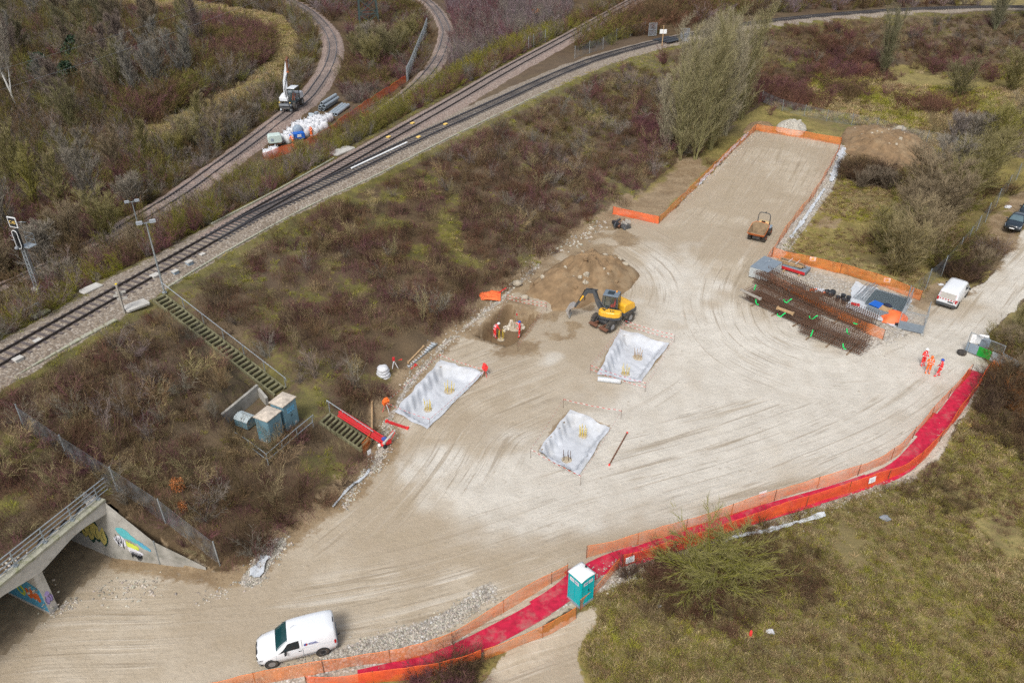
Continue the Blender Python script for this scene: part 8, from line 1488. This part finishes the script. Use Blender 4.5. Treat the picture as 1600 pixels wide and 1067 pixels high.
for k, (px, py, s, tn) in enumerate(((1535, 420, .8, BR), (1575, 545, .8, BR), (1598, 520, .9, OL), (1590, 590, .8, BR))): tree('bush', px, py, s, tn, 'thin bare bush at the verge of the access road', 'bush', 'bushes along the access road')
for k, (px, py, s, tn) in enumerate(((565, 95, .95, DG), (575, 75, .9, GR), (585, 105, 1.0, OL), (595, 80, .9, BR), (610, 95, 1.0, DG), (630, 80, .9, OL), (640, 62, .8, OL))): tree('round', px, py, s, tn, ORD[k] + ' olive rounded tree of the group below the pylon, from the curved track', 'tree', 'trees below the pylon', 1.0)
# the wood at the left: rows of trees one can tell apart
wood = WL([(-40, 300), (150, 230), (250, 175), (330, 95), (300, 40), (180, 5), (-60, -8), (-120, 100)], 1.0); wp = sample(wood, .016); random.shuffle(list(wp)); taken = []
for q in wp:
    if any((q[0] - t_[0]) ** 2 + (q[1] - t_[1]) ** 2 < 16 for t_ in taken): continue
    taken.append(q); cw, tn_ = random.choice((('grey', (.24, .235, .215)), ('brown', (.20, .16, .11)), ('olive', (.20, .19, .075)), ('pale grey', (.29, .28, .26)), ('purplish', (.20, .15, .14)), ('dark olive', (.14, .14, .065)))); sz = random.uniform(.75, 1.15); r = tree('wood', 0, 0, sz, tn_, ('tall ' if sz > .97 else 'smaller ') + cw + ' bare tree in the ' + ('front' if q[1] < 125 else 'middle' if q[1] < 170 else 'far part') + ' of the wood by the ' + ('picture edge' if q[0] < -75 else 'clearing'), 'tree', 'trees of the wood', 1.0); r.location = (q[0], q[1], hz1(q[0], q[1]) - .1)
print('wood', len(taken))
for k, (px, py, s, tn, kd) in enumerate(sorted(((150, 330, .8, GR, 'wood'), (185, 290, .75, BR, 'wood'), (100, 350, .85, OL, 'wood'), (60, 330, .8, (.33, .30, .06), 'wood'), (235, 255, .65, OL, 'wood'), (20, 380, .85, GR, 'wood'), (275, 250, .7, (.36, .31, .07), 'round'), (300, 240, .75, OL, 'round'), (335, 205, .6, BR, 'wood'), (310, 215, .7, OL, 'wood'), (130, 290, .8, GR, 'wood'), (30, 300, .9, OL, 'wood'), (345, 225, .75, BR, 'round'), (395, 190, .55, GR, 'round'), (210, 330, .8, GR, 'round'), (120, 400, .9, BR, 'round'), (70, 420, .8, GR, 'round'), (170, 375, .8, OL, 'round'), (10, 440, .8, BR, 'round')), key=lambda q: q[0])):
    tree(kd, px, py, s, tn, ORD[k] + ' bare tree of the belt along the lower track, counted from the picture edge', 'tree', 'trees along the lower track', 1.0)
for k, (px, py, s, tn) in enumerate(((510, 212, .7, BR), (470, 235, .8, (.3, .27, .07)), (410, 262, .8, OL), (370, 290, .75, OL), (330, 318, .7, BR), (280, 345, .8, (.3, .27, .07)), (250, 375, .8, OL), (215, 405, 1.0, BR), (165, 432, 1.0, BR), (105, 458, 1.05, GR), (40, 484, 1.0, BR))): tree('bush', px, py, s, tn, ORD[10 - k] + ' bare bush on the far slope, counted from the picture edge', 'bush', 'bushes on the far slope', 3.0)
# white birch and dark evergreens at the picture edge
p = W(28, 170, 1.0); t = thing('birch_tree', 'white stemmed birch leaning at the edge of the wood', 'tree', p); v = KIND['wood'][1]; bm_ = MB(); bm_.tube([(0, 0, -.2), (-.5, 0, 4), (-1.1, .2, 8), (-1.9, .3, 12)], [.2, .16, .11, .04], 7); bm_.tube([(-.3, 0, 2.5), (.3, .3, 6), (.2, .5, 9)], [.12, .08, .03], 6); bm_.build('trunk', mk('birch_bark', (.55, .54, .50), .8, 0, .25, 3), t); o = inst('crown', v[1], t, (-.6, 0, 3.2)); o.color = (*GR, 1)
def evergreen(px, py, s, label):
    t = thing('ivy_tree', label, 'tree', W(px, py, 1.0), 0, 'ivy covered trees'); m = MB(); m.tube([(0, 0, -.2), (.1, 0, 4 * s)], [.2, .06], 6); o = m.build('trunk', M['bark'], t); o.color = (.1, .08, .05, 1); c = TW()
    for k in range(1500): a = random.uniform(0, 6.28); r_ = s * 1.9 * random.random() ** .5; z = s * random.uniform(.2, 4.6); r_ *= math.sin(math.pi * min(1, z / (5 * s)) ** .7) + .15; q = V3((r_ * math.cos(a), r_ * math.sin(a), z)); c.q(q, q + rdir(V3((0, 0, .3)), 1) * .3, .22, .12)
    o = bpy.data.objects.new('crown', c.mesh('ivy leaves', [M['ivy']])); COL.objects.link(o); o.parent = t
mk('ivy', (.028, .055, .026), .5, 0, .4, 3, spec=.4)
for k, (px, py, s, l) in enumerate(((122, 102, 1.2, 'dark green ivy covered tree in the middle of the wood'), (70, 128, 1.1, 'dark green ivy covered tree beside the white birch'), (112, 138, 1.0, 'smaller dark green ivy covered tree at the front of the wood'), (165, 125, .9, 'dark green ivy covered tree nearest the purple thicket'))): evergreen(px, py, s, l)
for k, (px, py) in enumerate(((540, 195), (572, 178), (596, 235))): pass
